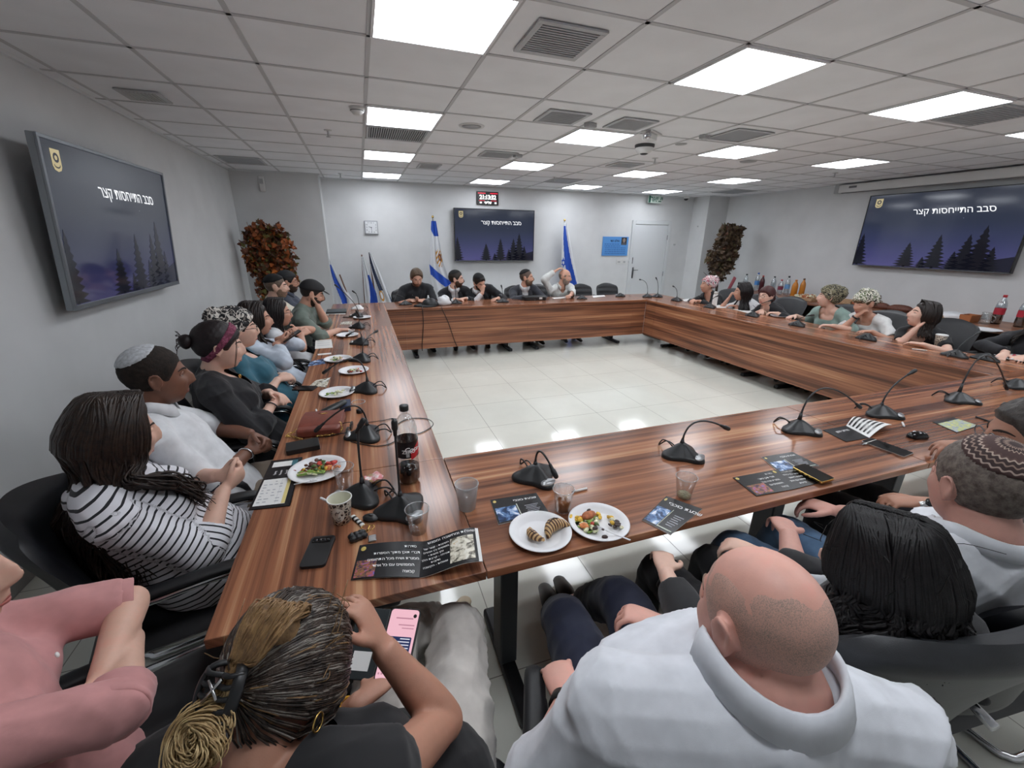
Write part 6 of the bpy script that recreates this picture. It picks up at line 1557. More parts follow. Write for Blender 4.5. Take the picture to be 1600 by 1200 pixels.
# ---- hair and headwear, all in head space through f.place
def add_shell(f, name, fn, m, lo=.010):
    V, F = shell(fn, f.near, f.female, f.fat, lo); mb = MB().add(f.place(V), F); return mb.build(name, m, f.o, True)
def short_hair(f, col, col2=None, th=.011, front=.060, name='hair', crown=0.0, seed=1, sideonly=None, rough=.45):
    def fn(P, D):
        h = hairline(P, front)
        if sideonly is not None: h = np.minimum(h, sideonly-P[:,2]+.02*lumps(D, 9, 3))
        return np.where(h > 0, th*sstep(h, 0, .022)+.0022*lumps(D, 34, seed)*sstep(h, 0, .02)+crown*sstep(P[:,2], .05, .12), np.maximum(h*.45, -.008))
    return add_shell(f, name, fn, hair_mat(col, col2, rough))
def beard(f, col, col2=None, th=.008, long=0.0):
    def fn(P, D):
        jaw = np.minimum(-.030-P[:,2]-.35*np.maximum(0,.065-P[:,1])+.0, P[:,1]+.005)
        mo = np.maximum(0, 1-((P[:,0]/.026)**2+((P[:,2]+.066)/.011)**2))*(P[:,1] > .05)
        cheek = -.052-P[:,2]+.5*(np.abs(P[:,0])-.03)
        h = np.minimum(np.minimum(P[:,1]+.0, .2), np.where(P[:,1] > .045, cheek+.014*(np.abs(P[:,0]) < .03)*(P[:,2] > -.06)*0, -.02-P[:,2]))
        mous = (P[:,1] > .06)*(np.abs(P[:,0]) < .03)*np.exp(-((P[:,2]+.050)/.006)**2)
        h = np.maximum(h, .012*mous-.002)
        return np.where((h > 0) & (mo <= .1), th*sstep(h, 0, .012)+.0016*lumps(D, 40, 8)+long*sstep(-P[:,2], .08, .13), np.maximum(np.minimum(h,0)*.5-.0008, -.008))
    return add_shell(f, 'beard', fn, hair_mat(col, col2))
def kippah(f, m, ctr=(0,-.38,.92), ang=.62, th=.012, name='kippah', soft=.03):
    c = nrm(ctr)
    def fn(P, D):
        a = np.arccos(np.clip(D@c, -1, 1)); return np.where(a < ang, th*(.75+.25*sstep(ang-a, 0, soft)), np.maximum((ang-a)*.25, -.012))
    return add_shell(f, name, fn, m, .014)
def headscarf(f, m, th=.018, bun=None, front=.050, seed=3, folds=.006, name='headscarf', low=-.02):
    def fn(P, D):
        h = P[:,2]-np.interp(P[:,1], [-.12,-.05,.0,.04,.07,.1], [low-.04,low-.03,low+.01,.012,front,front])
        fo = folds*(1-2*np.abs(np.sin(16*(P[:,2]*6+P[:,0]*4+P[:,1]*5)+2*lumps(D, 4, seed))))
        return np.where(h > 0, (th+fo)*sstep(h, 0, .012)+.012*sstep(-P[:,1], .0, .1), np.maximum(h*.6, -.01))
    ob = add_shell(f, name, fn, m)
    if bun:
        c, r = bun; V, F = ellipsoid(c, r, None, 26, 18); n = nrm_rows(V-np.array(c)); V = V+n*(.007*(1-2*np.abs(np.sin(V[:,0]*70+V[:,2]*55+V[:,1]*30))))[:,None]
        MB().add(f.place(V), F).build('scarf_knot', m, f.o, True)
    return ob
def nrm_rows(V): return V/np.maximum(np.linalg.norm(V, axis=1, keepdims=True), 1e-9)
def long_hair(f, col, col2=None, n=420, length=.26, r=.0058, seg=14, az=(-2.55,2.55), wave=.006, seed=1, front=.058, out=.0, name='hair', volume=1.0, part=.012, rough=.36, front_in=.6):
    """cap on the scalp and many separate locks hanging over neck and shoulders"""
    m = hair_mat(col, col2, rough); rn = np.random.RandomState(seed)
    def fn(P, D):
        h = hairline(P, front+.012)-.10*np.abs(P[:,0])*(P[:,1] > .03)+np.where(P[:,1] < .01, .05, 0)*sstep(-P[:,1], -.02, .03)
        return np.where(h > 0, .012*volume*sstep(h, 0, .02)+.002*lumps(D, 30, seed)*sstep(h, 0, .02), np.maximum(h*.45, -.008))
    cap = add_shell(f, name, fn, m)
    mb = MB(); hs = f.hs
    for i in range(n):
        a = az[0]+(az[1]-az[0])*(i+rn.rand())/n; a += pi                                   # a measured from the back
        ph = 9*math.sin(a*3.1+seed)+rn.normal(0, .6)
        sx, cy = math.sin(a), math.cos(a); q = 1+.10*rn.rand()*volume; k = volume
        side = abs(math.sin(a)); L = length*(.85+.25*rn.rand())
        y0 = .055*rn.rand()*np.sign(cy+.2)-.01
        loc = [(part*np.sign(sx)*(.3+rn.rand()), y0+.015, .128+.004*rn.rand()), (sx*.055*q, y0*.5+cy*.055, .112), (sx*.088*q*k, cy*.100*q-.01, .045), (sx*.094*q*k, cy*.108*q-.014, -.03)]
        P = [f.place(np.array([p]))[0]+f.off for p in loc]
        dirw = f.M@np.array([sx, cy, 0]); dirw[2] = 0; dirw = nrm(dirw); c0 = f.hd+hs*(f.M@np.array([0,-.02,-.03]))
        base = P[-1]; 
        for j in range(1, 7):
            t = j/6; z = base[2]-L*t; below = max(0, (f.N[2]+.01)-z)
            rad = .094*hs*k*(1-.12*math.sin(pi*min(1, t*1.6)))+min(.055, below*.55)+out*t
            back = max(0, -(dirw@f.F)); fr = max(0, dirw@f.F)
            p = np.array([c0[0], c0[1], z])+dirw*rad*(1-front_in*.3*fr)-f.fw*(.02*back*min(1, below*8))*0
            p[:2] += wave*np.array([math.sin(7*t+ph), math.cos(6*t+ph*1.3)])*(1+t)+rn.normal(0, .0035, 2)
            P.append(p)
        rr = r*(.7+.6*rn.rand()); R_ = [rr*.5, rr, rr*1.1, rr*1.1, rr*1.1, rr*1.05, rr, rr*.95, rr*.8, rr*.25]
        V, F = tube(P, R_, 5, sub=1); mb.add(V-f.off, F)
    mb.build('hair_lengths', m, f.o, True)
    return cap
def glasses(f, col='202022', w=.024, h=.017):
    m = mat('spectacle_'+col, col, .25); b = MB()
    for sg in (-1, 1):
        c = np.array([sg*.032,.099,.004]); V, F = tube([(c[0]+w*math.cos(a)*1.0, c[1]-.25*abs(w*math.cos(a)*sg+.0)*.5, c[2]+h*math.sin(a)) for a in np.arange(20)*2*pi/20], .0017, 6, closed=True); b.add(f.place(V), F)
        V, F = tube([(sg*.056,.092,.008),(sg*.077,.06,.010),(sg*.081,-.01,.010)], .0016, 6, sub=2); b.add(f.place(V), F)
    V, F = tube([(-.009,.101,.008),(0,.104,.010),(.009,.101,.008)], .0016, 6, sub=1); b.add(f.place(V), F)
    return b.build('glasses', m, f.o, True)
def collar(f, m, h=.026, r=None, gap=.35, tilt=0.3, name='collar', th=.004, drop=.028, lift=.020):
    """shirt collar: a standing band with a fold-over leaf, open at the front"""
    r = r or f.nr*1.08+.008
    n = 30; V, F = [], []; A = nrm(f.up*.5+f.nd*.5); fwv = nrm(f.fw-(f.fw@A)*A); base = f.N-f.off+f.nd*lift
    prof = [(r+.004, -.012), (r-.004, h*.55), (r-.002, h), (r+.004, h+.001), (r+.010, h*.5), (r+.017, -drop*.30)]
    for i in range(n+1):
        a = gap+(2*pi-2*gap)*i/n; fr = max(0, math.cos(a)); 
        for q, (rad, z) in enumerate(prof):
            zz = z-tilt*.10*(fr**1.5) if True else z
            rr = rad*(1+.12*fr); zz += .020*math.sin(a)**2
            V.append(base+f.r*math.sin(a)*rr*1.05+fwv*(math.cos(a)*rr*1.0)+A*(zz-(drop*.9*fr if q == 5 else 0)))
    k = len(prof)
    for i in range(n):
        for q in range(k-1): F.append((i*k+q, (i+1)*k+q, (i+1)*k+q+1, i*k+q+1))
    o = MB().add(V, F).build(name, m, f.o, True); s = o.modifiers.new('thick', 'SOLIDIFY'); s.thickness = .003; return o
def cuff(f, s, t, w, r, m, name='rolled_cuff'):
    """turned-up sleeve end at t along the arm (1 = elbow)"""
    A, B = (f.S[s], f.E[s]) if t <= 1 else (f.E[s], f.W[s]); u = t if t <= 1 else t-1; c = A+(B-A)*u; d = nrm(B-A)
    V, F = tube([c-d*w, c-d*w*.9, c-d*w*.2, c+d*w*.3, c+d*w*.9, c+d*w, c+d*w*.8], [r*.96, r*1.03, r*1.02, r*1.06, r*1.05, r*1.0, r*.8], 26, sub=1)
    V = wrinkles(V, nrm_rows(V-c), .003, 60, 4); return MB().add(V-f.off, F).build(name, m, f.o, True)
def bracelet(f, s, m, t=.93, r=.031, w=.012, name='watch', dial=True, th=.004):
    E, W = f.E[s], f.W[s]; c = E+(W-E)*t; d = nrm(W-E); u = nrm(np.cross(d, [0,0,1])); v = np.cross(u, d)
    V, F = [], []; n = 28
    V, F = tube([c-d*w, c-d*w*.3, c+d*w*.3, c+d*w], [(r,r*.86)]*4, n, cap=False); b = MB()
    V2, F2 = tube([c+u*r*1.04*math.cos(a)+v*r*.9*math.sin(a) for a in np.arange(28)*2*pi/28], (.0025+th*0, w) if False else .004, 8, closed=True)
    pts = [c+u*r*1.03*math.cos(a)+v*r*.9*math.sin(a) for a in np.arange(28)*2*pi/28]
    Vr = []; Fr = []
    for i, p in enumerate(pts):
        o_ = nrm(p-c)
        for da, dr in ((-w,0),(w,0),(w,th),(-w,th)): Vr.append(p+d*da+o_*dr)
    for i in range(28):
        a, b2 = 4*i, 4*((i+1)%28)
        for q in range(4): Fr.append((a+q, a+(q+1)%4, b2+(q+1)%4, b2+q))
    ob = MB().add(np.array(Vr)-f.off, Fr).build(name, m, f.o, True)
    if dial:
        tp = c+v*(r*.92+th)*(1 if v[2] > 0 else -1); Rm = np.stack([u, d, v], 1)
        q = MB(); Vd, Fd = ellipsoid((0,0,0), (.019,.019,.0055), Rm, 20, 8); q.add(Vd+tp-f.off, Fd).build('dial', M_PHONE, ob, True)
    return ob
# ------------------------------------------------------------------ the people round the table
Zv = np.array([0,0,1.0])
def seat_chair(kind, x, y, yaw, label, group='chairs along the table'): return chair(kind, x, y, yaw, label, group)
SK = dict(a='dcb29e', b='d3a58f', c='c4937c', d='7b5443', e='e3bda9', f='cf9f88')
SKF = dict(a='dfb7a4', b='d6ac98', c='c99a84')
K_BLACK = mat('kippah_black', '121214', .85, bump=.1, bscale=300)
M_HAIRBAND = pattern_mat('burgundy_print', ['5c2136','74304a','8d4a63','5c2136'], 60)
# ===== left side, from the near end
# woman in the pink blouse, cut by the picture's left edge
f = person('person in pink blouse with crossed arms at the left edge beside the corner table', (-.86, -1.20), -68, (-.905, -1.165, 1.115), (-78, -6, 0), female=True, skin=SKF['b'], near=True, vox=.0055, seat=.45, girth=1.1,
    arms={'L': ((-.735, -1.16, .80), (.5,.8,-.2), (-.25,-1,-.25), (-1,0,-.2), .35), 'R': ((-.745, -1.02, .765), (.8,-.6,-.2), (-.3,1,.0), (-1,0,.1), .4)},
    legs={'R': ((-.42,-1.06,.53),(-.36,-1.0,.085),(.12,.06,0)), 'L': ((-.46,-.86,.53),(-.40,-.82,.085),(.12,.06,0))},
    top=[dict(name='blouse', col='c58d8c', sleeve=(1.12, .94), flare=.014, amp=.008, freq=20, inf=.014, seed=4)], bottom=dict(col='121214'), brow='6b5648')
short_hair(f, '4a3527', '6b5040', th=.02, front=.05)
collar(f, cloth_mat('cloth_c58d8c', 'c58d8c'), h=.02, gap=.5, drop=.02)
cuff(f, 'L', .90, .028, .056, cloth_mat('cloth_c58d8c', 'c58d8c')); cuff(f, 'R', 1.06, .032, .058, cloth_mat('cloth_c58d8c', 'c58d8c')); MB().ell(f.sp(.72)+f.fw*.175+f.r*.01-f.off, (.006,.006,.003), np.stack([f.r, f.up, f.fw], 1)).build('button', M_PAPER, f.o, True)
seat_chair('tall', -.90, -1.33, -62, 'black chair of the person in pink at the left edge')
# woman in stripes
f = person('person with long dark brown hair in black and white striped top', (-.80, -.43), -72, (-.93, -.475, 1.075), (-52, -12, 4), female=True, skin=SKF['b'], near=True, vox=.0055, seat=.43, girth=1.22, belly=.04,
    arms={'R': ((-.705, -.41, .785), (-.1,-.9,-.6), (.55,.75,.25), (-.6,.6,.3), .55), 'L': ((-.755, -.29, .785), (-.1,.9,-.6), (.75,-.35,.1), (-.1,-.7,.6), .5)},
    top=[dict(name='striped_top', sleeve=1.38, flare=.016, amp=.006, freq=20, inf=.016, seed=9, stripe=True, m=stripe_mat('black_white_stripes', 'dcdce2', '17181f', 46, .26), vox=.0065)],
    bottom=dict(name='striped_skirt', m=cloth_mat('skirt_striped', 'c9c9d0'), wide=.02, inf=.02))
long_hair(f, '171211', '35271f', n=1000, length=.40, r=.0042, az=(-2.2,2.2), seed=5, volume=1.0, wave=.010)
m_ = MB(); rn = np.random.RandomState(31)
for i in range(260):                                        # lengths that fall forward over the near shoulder
    j = rn.normal(0, .010, (6, 3)); w = rn.uniform(-1, 1)
    P = [f.place(np.array([(.074, .010+.030*w, .03)]))[0]+f.off, f.place(np.array([(.090, .012+.034*w, -.06)]))[0]+f.off, f.N+f.r*(.10+.014*w)+f.fw*(.075+.025*w)-f.up*.01,
         f.sp(.84)+f.fw*(.148+.012*w)+f.r*(.088+.028*w), f.sp(.71)+f.fw*(.180+.01*w)+f.r*(.075+.040*w), f.sp(.64-.10*rn.rand())+f.fw*(.190+.01*w)+f.r*(.062+.050*w)]
    V, F = tube(np.array(P)+j*np.array([[.2],[.4],[.8],[1],[1.2],[1.5]]), [.002,.0036,.0038,.0036,.0030,.0010], 5, sub=4); m_.add(V-f.off, F)
m_.build('hair_lengths', hair_mat('171211', '35271f', .36), f.o, True)
seat_chair('tall', -.88, -.46, -74, 'black leather chair with chrome arms of the striped woman')
# man in white polo
f = person('person with white kippah in white polo shirt with navy trim', (-.83, -.01), -72, (-.965, -.035, 1.135), (-66, -6, 0), skin=SK['d'], near=True, vox=.0055, seat=.45, belly=.015,
    arms={'R': ((-.728, .04, .718), (-.3,-.9,-.5), (.6,.75,.0), (-.4,.5,-.6), .8), 'L': ((-.735, .16, .750), (-.3,.9,-.4), (.7,-.45,-.2), (-.2,-.6,-.7), .8)},
    top=[dict(name='polo_shirt', col='d9dbde', sleeve=.95, flare=.014, amp=.006, inf=.012, seed=2)], bottom=dict(col='7c6f62'), brow='1a1413', lips='7a4a42')
short_hair(f, '17120f', '2c221c', th=.005, front=.062, rough=.8)
kippah(f, mat('kippah_white', 'b9bcc0', .8, var=.12, vscale=90), (0,-.55,.83), .62, .010)
V, F = [], []
collar(f, cloth_mat('cloth_d9dbde', 'd9dbde'), h=.028, gap=.4)
def ring_at(f, s, t, r, m, name, th=.0035):
    A = f.S[s]+(f.E[s]-f.S[s])*t; d = nrm(f.E[s]-f.S[s]); u = nrm(np.cross(d, f.fw)); v = np.cross(u, d)
    V, F = tube([A+u*r*math.cos(a)+v*r*math.sin(a) for a in np.arange(26)*2*pi/26], th, 6, closed=True); return MB().add(V-f.off, F).build(name, m, f.o, True)
M_NAVY = mat('navy_trim', '1c2233', .8)
ring_at(f, 'R', .93, .063, M_NAVY, 'sleeve_trim')
bracelet(f, 'R', M_SILV, w=.004, dial=False, name='bracelet')
seat_chair('tall', -.94, -.03, -74, 'black chair of the man in white polo')
# woman in black jacket with burgundy headband
f = person('person in black jacket with burgundy headband and hair bun', (-.78, .50), -80, (-.885, .50, 1.125), (-72, -10, 0), female=True, skin=SKF['a'], vox=.007, near=True, seat=.45, girth=1.12,
    arms={'R': ((-.69, .47, .785), (-.2,-.9,-.5), (.6,.8,.05), (-.3,.4,-.8), .35), 'L': ((-.715, .58, .82), (-.2,.9,-.5), (.8,-.55,-.1), (-.2,-.4,-.8), .4)},
    top=[dict(name='jacket', col='141419', sleeve=1.6, flare=.02, amp=.007, inf=.02, vneck=.14, seed=12)], bottom=dict(col='111115'))
short_hair(f, '120e10', '241a1c', th=.016, front=.05, seed=6)
def band_fn(P, D):
    q2 = .19-np.abs(D[:,1]*.83-D[:,2]*.56+.13); return np.where(q2 > 0, (.010+.014*sstep(q2, 0, .05)+.003*lumps(D, 22, 3))*sstep(P[:,2], -.10, -.05)-.003, np.maximum(q2*.3-.003, -.012))
add_shell(f, 'headband', band_fn, M_HAIRBAND)
V, F = ellipsoid((.0,-.135,.02), (.045,.035,.035), None, 18, 12); MB().add(f.place(V+.004*np.sin(V*70)), F).build('hair_bun', hair_mat('120e10','241a1c'), f.o, True)
m_ = MB()
for i in range(14):
    a = random.uniform(0, 2*pi); m_.tube([f.place(np.array([p]))[0] for p in ((.02*math.cos(a),-.15,.02+.02*math.sin(a)),(.045*math.cos(a),-.165-.01*random.random(),.02+.045*math.sin(a)),(.05*math.cos(a),-.17,.005+.06*math.sin(a)))], .0015, 5, sub=2)
m_.build('loose_hair', hair_mat('120e10','241a1c'), f.o, True)
m_ = MB()
for sg in (-1, 1):
    for k in range(2): m_.tube([f.place(np.array([p]))[0] for p in ((sg*.06,.062,.062),(sg*(.074+.002*k),.066-.004*k,.0),(sg*(.072+.003*k),.06-.004*k,-.09))], .0012, 5, sub=3)
m_.build('side_strands', hair_mat('120e10','241a1c'), f.o, True)
MB().ell(f.sp(.86)+f.fw*.115-f.off, (.007,.005,.012)).build('gold_pendant', M_GOLD, f.o, True)
bracelet(f, 'R', mat('bracelet_dark','232026',.4), w=.003, dial=False, name='bracelet')
seat_chair('tall', -.93, .50, -80, 'black chair of the woman with burgundy headband')
# woman in teal
f = person('person in teal top with black and white headscarf and glasses', (-.76, .98), -82, (-.92, 1.02, 1.115), (-74, -2, 0), female=True, skin=SKF['a'], vox=.0075, seat=.45, girth=1.15, belly=.02,
    arms={'R': ((-.735, .94, .785), (-.2,-.9,-.5), (.8,.5,.05), (-.3,.3,-.8), .6), 'L': ((-.735, 1.05, .78), (-.2,.9,-.5), (.8,-.5,.0), (-.2,-.4,-.8), .6)},
    top=[dict(name='teal_top', col='2f6173', sleeve=1.1, flare=.012, amp=.006, inf=.014, scoop=.03, seed=14)], bottom=dict(col='131318'))
short_hair(f, '1b1414', front=.045, th=.004)
headscarf(f, pattern_mat('scarf_black_white', ['17171b','cfcac2','17171b','77726d','17171b'], 22), th=.022, bun=((0,-.105,.075),(.085,.06,.06)), front=.048, folds=.008)
glasses(f, '3a3434'); MB().ell(f.place(np.array([(.083,-.014,-.045)]))[0], (.004,.004,.005)).build('earring', M_SILV, f.o, True)
seat_chair('tall', -.93, 1.02, -82, 'black chair of the woman in teal')
# woman in pale blue blouse, holding a phone
f = person('person with dark hair in pale blue blouse holding a phone', (-.74, 1.50), -84, (-.93, 1.54, 1.085), (-78, -4, 0), female=True, skin=SKF['c'], vox=.008, seat=.45,
    arms={'R': ((-.795, 1.42, .92), (-.2,-.9,-.5), (.7,.5,.25), (-.2,.5,.6), .6), 'L': ((-.80, 1.56, .925), (-.2,.9,-.5), (.8,-.3,.2), (-.1,-.4,.7), .5)},
    top=[dict(name='blouse', col='c3cdda', sleeve=1.75, flare=.014, amp=.007, inf=.014, vneck=.12, seed=21)], bottom=dict(col='131318'))
long_hair(f, '15100f', '2b201b', length=.20, az=(-2.2,2.2), seed=8)
p_ = f.W['R']+np.array([.10,.05,.04]); o = empty('smartphone', tuple(p_), -.3, 'dark phone held by the person in pale blue blouse', 'phone'); o.rotation_euler = (.5, 0, -1.2)
MB().prism(rounded_rect(.072,.15,.008), -.004, .004).build('body', M_BLK, o, bevel=.001); MB().prism(rounded_rect(.066,.144,.006), .004, .0045).build('screen', M_PHONE, o)
m_ = MB(); m_.tube([f.N+f.r*.05+f.fw*.03-f.off, f.sp(.8)+f.fw*.135+f.r*.05-f.off, f.sp(.4)+f.fw*.15+f.r*.0-f.off, f.sp(.15)+f.fw*.15-f.r*.05-f.off], [(.012,.003)]*4, 8, sub=3); m_.build('dark_strap', M_BLK, f.o, True)
seat_chair('tall', -.93, 1.54, -84, 'black chair of the woman in pale blue')
# woman in white sleeveless top
f = person('person with long black hair and glasses in white sleeveless top', (-.72, 2.10), -84, (-.885, 2.17, 1.03), (-80, -4, 0), female=True, skin=SKF['c'], vox=.0085, seat=.44,
    arms={'R': ((-.71, 2.07, .85), (-.1,-1,-.35), (.5,.8,.15), (-.5,.2,-.6), .3), 'L': ((-.76, 2.13, .885), (.2,1,-.35), (.2,-1,.05), (-.9,0,-.3), .3)},
    top=[dict(name='sleeveless_top', col='dadce0', sleeve=.16, amp=.005, inf=.014, vneck=.12, seed=31)], bottom=dict(col='55555c'))
long_hair(f, '100d0e', '221a1a', length=.30, az=(-2.1,2.1), seed=18)
glasses(f, '1a1a1c')
m_ = MB(); m_.tube([f.N-f.r*.07+f.fw*.02-f.off, f.sp(.75)+f.fw*.14-f.r*.04-f.off, f.sp(.3)+f.fw*.14+f.r*.03-f.off], [(.012,.003)]*3, 8, sub=3); m_.build('dark_strap', M_BLK, f.o, True)
seat_chair('tall', -.92, 2.14, -84, 'black chair of the woman in white sleeveless top')
# man with the flat cap
f = person('person in grey-green shirt and dark flat cap leaning chin on hand', (-.86, 2.72), -88, (-.635, 2.66, 1.135), (-82, -22, 0), skin=SK['b'], vox=.008, seat=.45, girth=1.05, shw=.195,
    arms={'L': ((-.605, 2.63, 1.03), (.35,.3,-1), (-.35,-.2,.8), (-.9,-.1,-.3), .9), 'R': ((-.42, 2.50, .785), (-.2,-.8,-.3), (.95,.25,-.05), (0,0,-1), .35)},
    top=[dict(name='shirt', col='6f7b73', sleeve=1.2, flare=.014, amp=.007, inf=.014, seed=41)], bottom=dict(col='23252b'))
short_hair(f, '1a1412', '2e241f', th=.008); beard(f, '1f1815', '3a2c25', .008)
def cap_fn(P, D):
    h = P[:,2]-np.interp(P[:,1], [-.12,-.05,.04,.09,.12], [.0,.012,.03,.048,.05]); return np.where(h > 0, .017*sstep(h, 0, .015)+.014*sstep(P[:,1], .02,.09)*sstep(h, 0, .02), -.012)
M_CAP = mat('cap_dark', '1c1c1f', .8, bump=.15, bscale=300); add_shell(f, 'flat_cap', cap_fn, M_CAP)
V, F = ellipsoid((0,.105,.052), (.066,.045,.006), rotx(-.25), 22, 10); MB().add(f.place(V), F).build('cap_brim', M_CAP, f.o, True)
seat_chair('tall', -.98, 2.72, -88, 'black chair of the man in the flat cap')
# two men behind
f = person('person with black kippah and light shirt behind the man in flat cap', (-.90, 3.20), -86, (-1.02, 3.10, 1.165), (-84, -4, 0), skin=SK['a'], vox=.010, seat=.46,
    top=[dict(name='shirt', col='d6d3c4', sleeve=.9, amp=.006, seed=51)], bottom=dict(col='1d1f26'))
short_hair(f, '5a4a40', '7a6858', th=.004); kippah(f, K_BLACK, (0,-.30,.95), .95, .014); beard(f, '7d6552', '94796a', .004); collar(f, cloth_mat('cloth_d6d3c4', 'd6d3c4'))
seat_chair('tall', -1.05, 3.2, -86, 'black chair of the man with black kippah on the left')
f = person('person with dark cap, glasses and denim shirt farthest on the left side', (-.88, 3.75), -84, (-.985, 3.66, 1.16), (-84, -4, 0), skin=SK['c'], vox=.010, seat=.46,
    top=[dict(name='denim_shirt', col='3c4352', sleeve=1.2, amp=.006, seed=52)], bottom=dict(col='1d1f26'))
short_hair(f, '1b1614', th=.010); kippah(f, mat('cap_grey', '26282c', .8), (0,-.1,1), 1.0, .018); beard(f, '2a211d', '4a3b33', .006); glasses(f); collar(f, cloth_mat('cloth_3c4352', '3c4352'))
seat_chair('tall', -1.03, 3.75, -84, 'black chair of the man in denim shirt')
# ===== far side
def far(label, px, py, hy, hx=None, yaw=180, **k):
    h = on_y(px, py, hy); return person(label, (hx if hx is not None else h[0]+.02, 4.93), yaw, tuple(h), vox=.0095, hs=1.10, seat=.45, **k)
f = far('person in dark tee looking down at a phone, leftmost at the far table', 651, 434, 4.62, hd=(184, -28, 0), skin=SK['b'], girth=1.12, shw=.205,
    arms={'R': (on_z(641, 469, .785), (-.8,.3,-.5), (.9,-.4,.0), (.2,-.4,.6), .7), 'L': (on_z(661, 469, .785), (.8,.3,-.5), (-.9,-.4,.0), (-.2,-.4,.6), .7)},
    top=[dict(name='dark_tee', col='1f2227', sleeve=.85, flare=.012, amp=.006, seed=61)], bottom=dict(col='1d1f26'))
short_hair(f, '3d3027', '66523f', th=.014, front=.085); beard(f, '6a4f3f', '80604c', .004)
p_ = on_y(651, 466, 4.47); o = empty('smartphone', tuple(p_), 0, 'dark phone in the hands of the man in dark tee', 'phone'); o.rotation_euler = (.7, 0, 1.57)
MB().prism(rounded_rect(.072,.15,.008), -.004, .004).build('body', M_BLK, o, bevel=.001); MB().prism(rounded_rect(.066,.144,.006), .004, .0045).build('screen', M_PHONE, o)
seat_chair('ribbed', .50, 5.04, 180, 'black chair behind the man in dark tee')
def suit(f, col, shirt='e0e2e6', seed=70):
    garment(f, 'white_shirt', shirt, .006, 1.9, .004, seed=seed); garment(f, 'suit_jacket', col, .022, 1.88, .014, amp=.006, seed=seed+1, openw=.085); collar(f, cloth_mat('cloth_'+shirt, shirt), gap=.3)
    for sg in (-1, 1):                              # lapels
        P = [f.N-f.off+f.r*sg*.07+f.fw*.035, f.sp(.80)-f.off+f.r*sg*.085+f.fw*.128, f.sp(.60)-f.off+f.r*sg*.072+f.fw*.150, f.sp(.38)-f.off+f.r*sg*.045+f.fw*.150]
        MB().tube(P, [(.016,.006),(.034,.007),(.026,.007),(.006,.005)], 10, up=f.fw, sub=3, rnd=True).build('lapel', cloth_mat('cloth_'+col, col), f.o, True)
f = far('person with dark beard in black suit looking right, second at the far table', 713, 436, 4.68, hd=(-112, -6, 0), skin=SK['a'],
    arms={'R': (on_z(712, 467, .785), (-.8,.3,-.5), (.9,-.4,-.1), (0,0,-1), .4), 'L': (on_z(727, 466, .785), (.8,.3,-.5), (-.8,-.5,-.0), (0,0,-1), .7)}, bottom=dict(col='15161b'))
suit(f, '171920', seed=72); short_hair(f, '1c1613', '33281f', th=.012, front=.07); kippah(f, K_BLACK, (0,-.35,.93), .80, .014); beard(f, '33261e', '4a382c', .008)
seat_chair('ribbed', 1.33, 5.04, 180, 'black chair behind the man in black suit looking right')
f = far('person in black suit resting his face on his hand at the far table', 749, 441, 4.57, hd=(-158, -30, 14), skin=SK['b'], hx=1.80,
    arms={'R': (on_y(754, 457, 4.46), (-.7,-.1,-1), (.1,.15,.9), (.5,.5,0), .8), 'L': (on_z(778, 466, .79), (.8,.3,-.4), (-.8,-.6,0), (0,0,-1), .4)}, bottom=dict(col='15161b'))
suit(f, '15171d', seed=74); short_hair(f, '15110f', '231c18', th=.012, front=.072); kippah(f, K_BLACK, (0,-.35,.93), .80, .014); beard(f, '2a201b', '3c3027', .006)
seat_chair('ribbed', 1.85, 5.04, 180, 'black chair behind the man resting his face on his hand')
f = far('person with beard and black kippah in grey suit at the far table', 823, 434, 4.70, hd=(-126, -2, 0), skin=SK['f'], girth=1.05,
    arms={'R': (on_z(822, 465, .785), (-.8,.3,-.5), (.9,-.3,-.1), (0,0,-1), .5), 'L': (on_z(843, 464, .785), (.8,.3,-.5), (-.6,-.7,-.0), (0,0,-1), .5)}, bottom=dict(col='22242a'))
suit(f, '30323a', seed=76); short_hair(f, '4a3b33', '66554a', th=.005, front=.075); kippah(f, K_BLACK, (0,-.42,.90), .80, .014); beard(f, '5a473c', '75624f', .009)
seat_chair('ribbed', 2.46, 5.04, 180, 'black chair behind the man in grey suit')
f = far('bald person in white shirt with one hand on his head at the far table', 883, 433, 4.70, hd=(-140, -8, -8), skin=SK['f'], girth=1.08,
    arms={'R': (on_y(868, 424, 4.72)+[0,.02,.0], (-1,-.1,-.3), (.75,-.1,.45), (.4,0,-.9), .35), 'L': (on_z(892, 465, .79), (.8,.3,-.5), (-.7,-.6,-.1), (0,0,-1), .6)},
    top=[dict(name='white_shirt', col='d3d5d3', sleeve=1.9, flare=.010, amp=.008, inf=.015, seed=80, vneck=.09)], bottom=dict(col='22242a'))
short_hair(f, '8a7c70', '6a5c50', th=.003, front=.09, sideonly=.03); beard(f, '7d6c60', '94857a', .004); collar(f, cloth_mat('cloth_d3d5d3', 'd3d5d3'), gap=.45)
seat_chair('ribbed', 3.00, 5.16, 188, 'black ribbed chair left of the bald man at the far table')
seat_chair('ribbed', 3.80, 5.06, 180, 'empty black ribbed chair nearer the bald man')
seat_chair('ribbed', 4.36, 5.10, 172, 'empty black ribbed chair beside the white door')
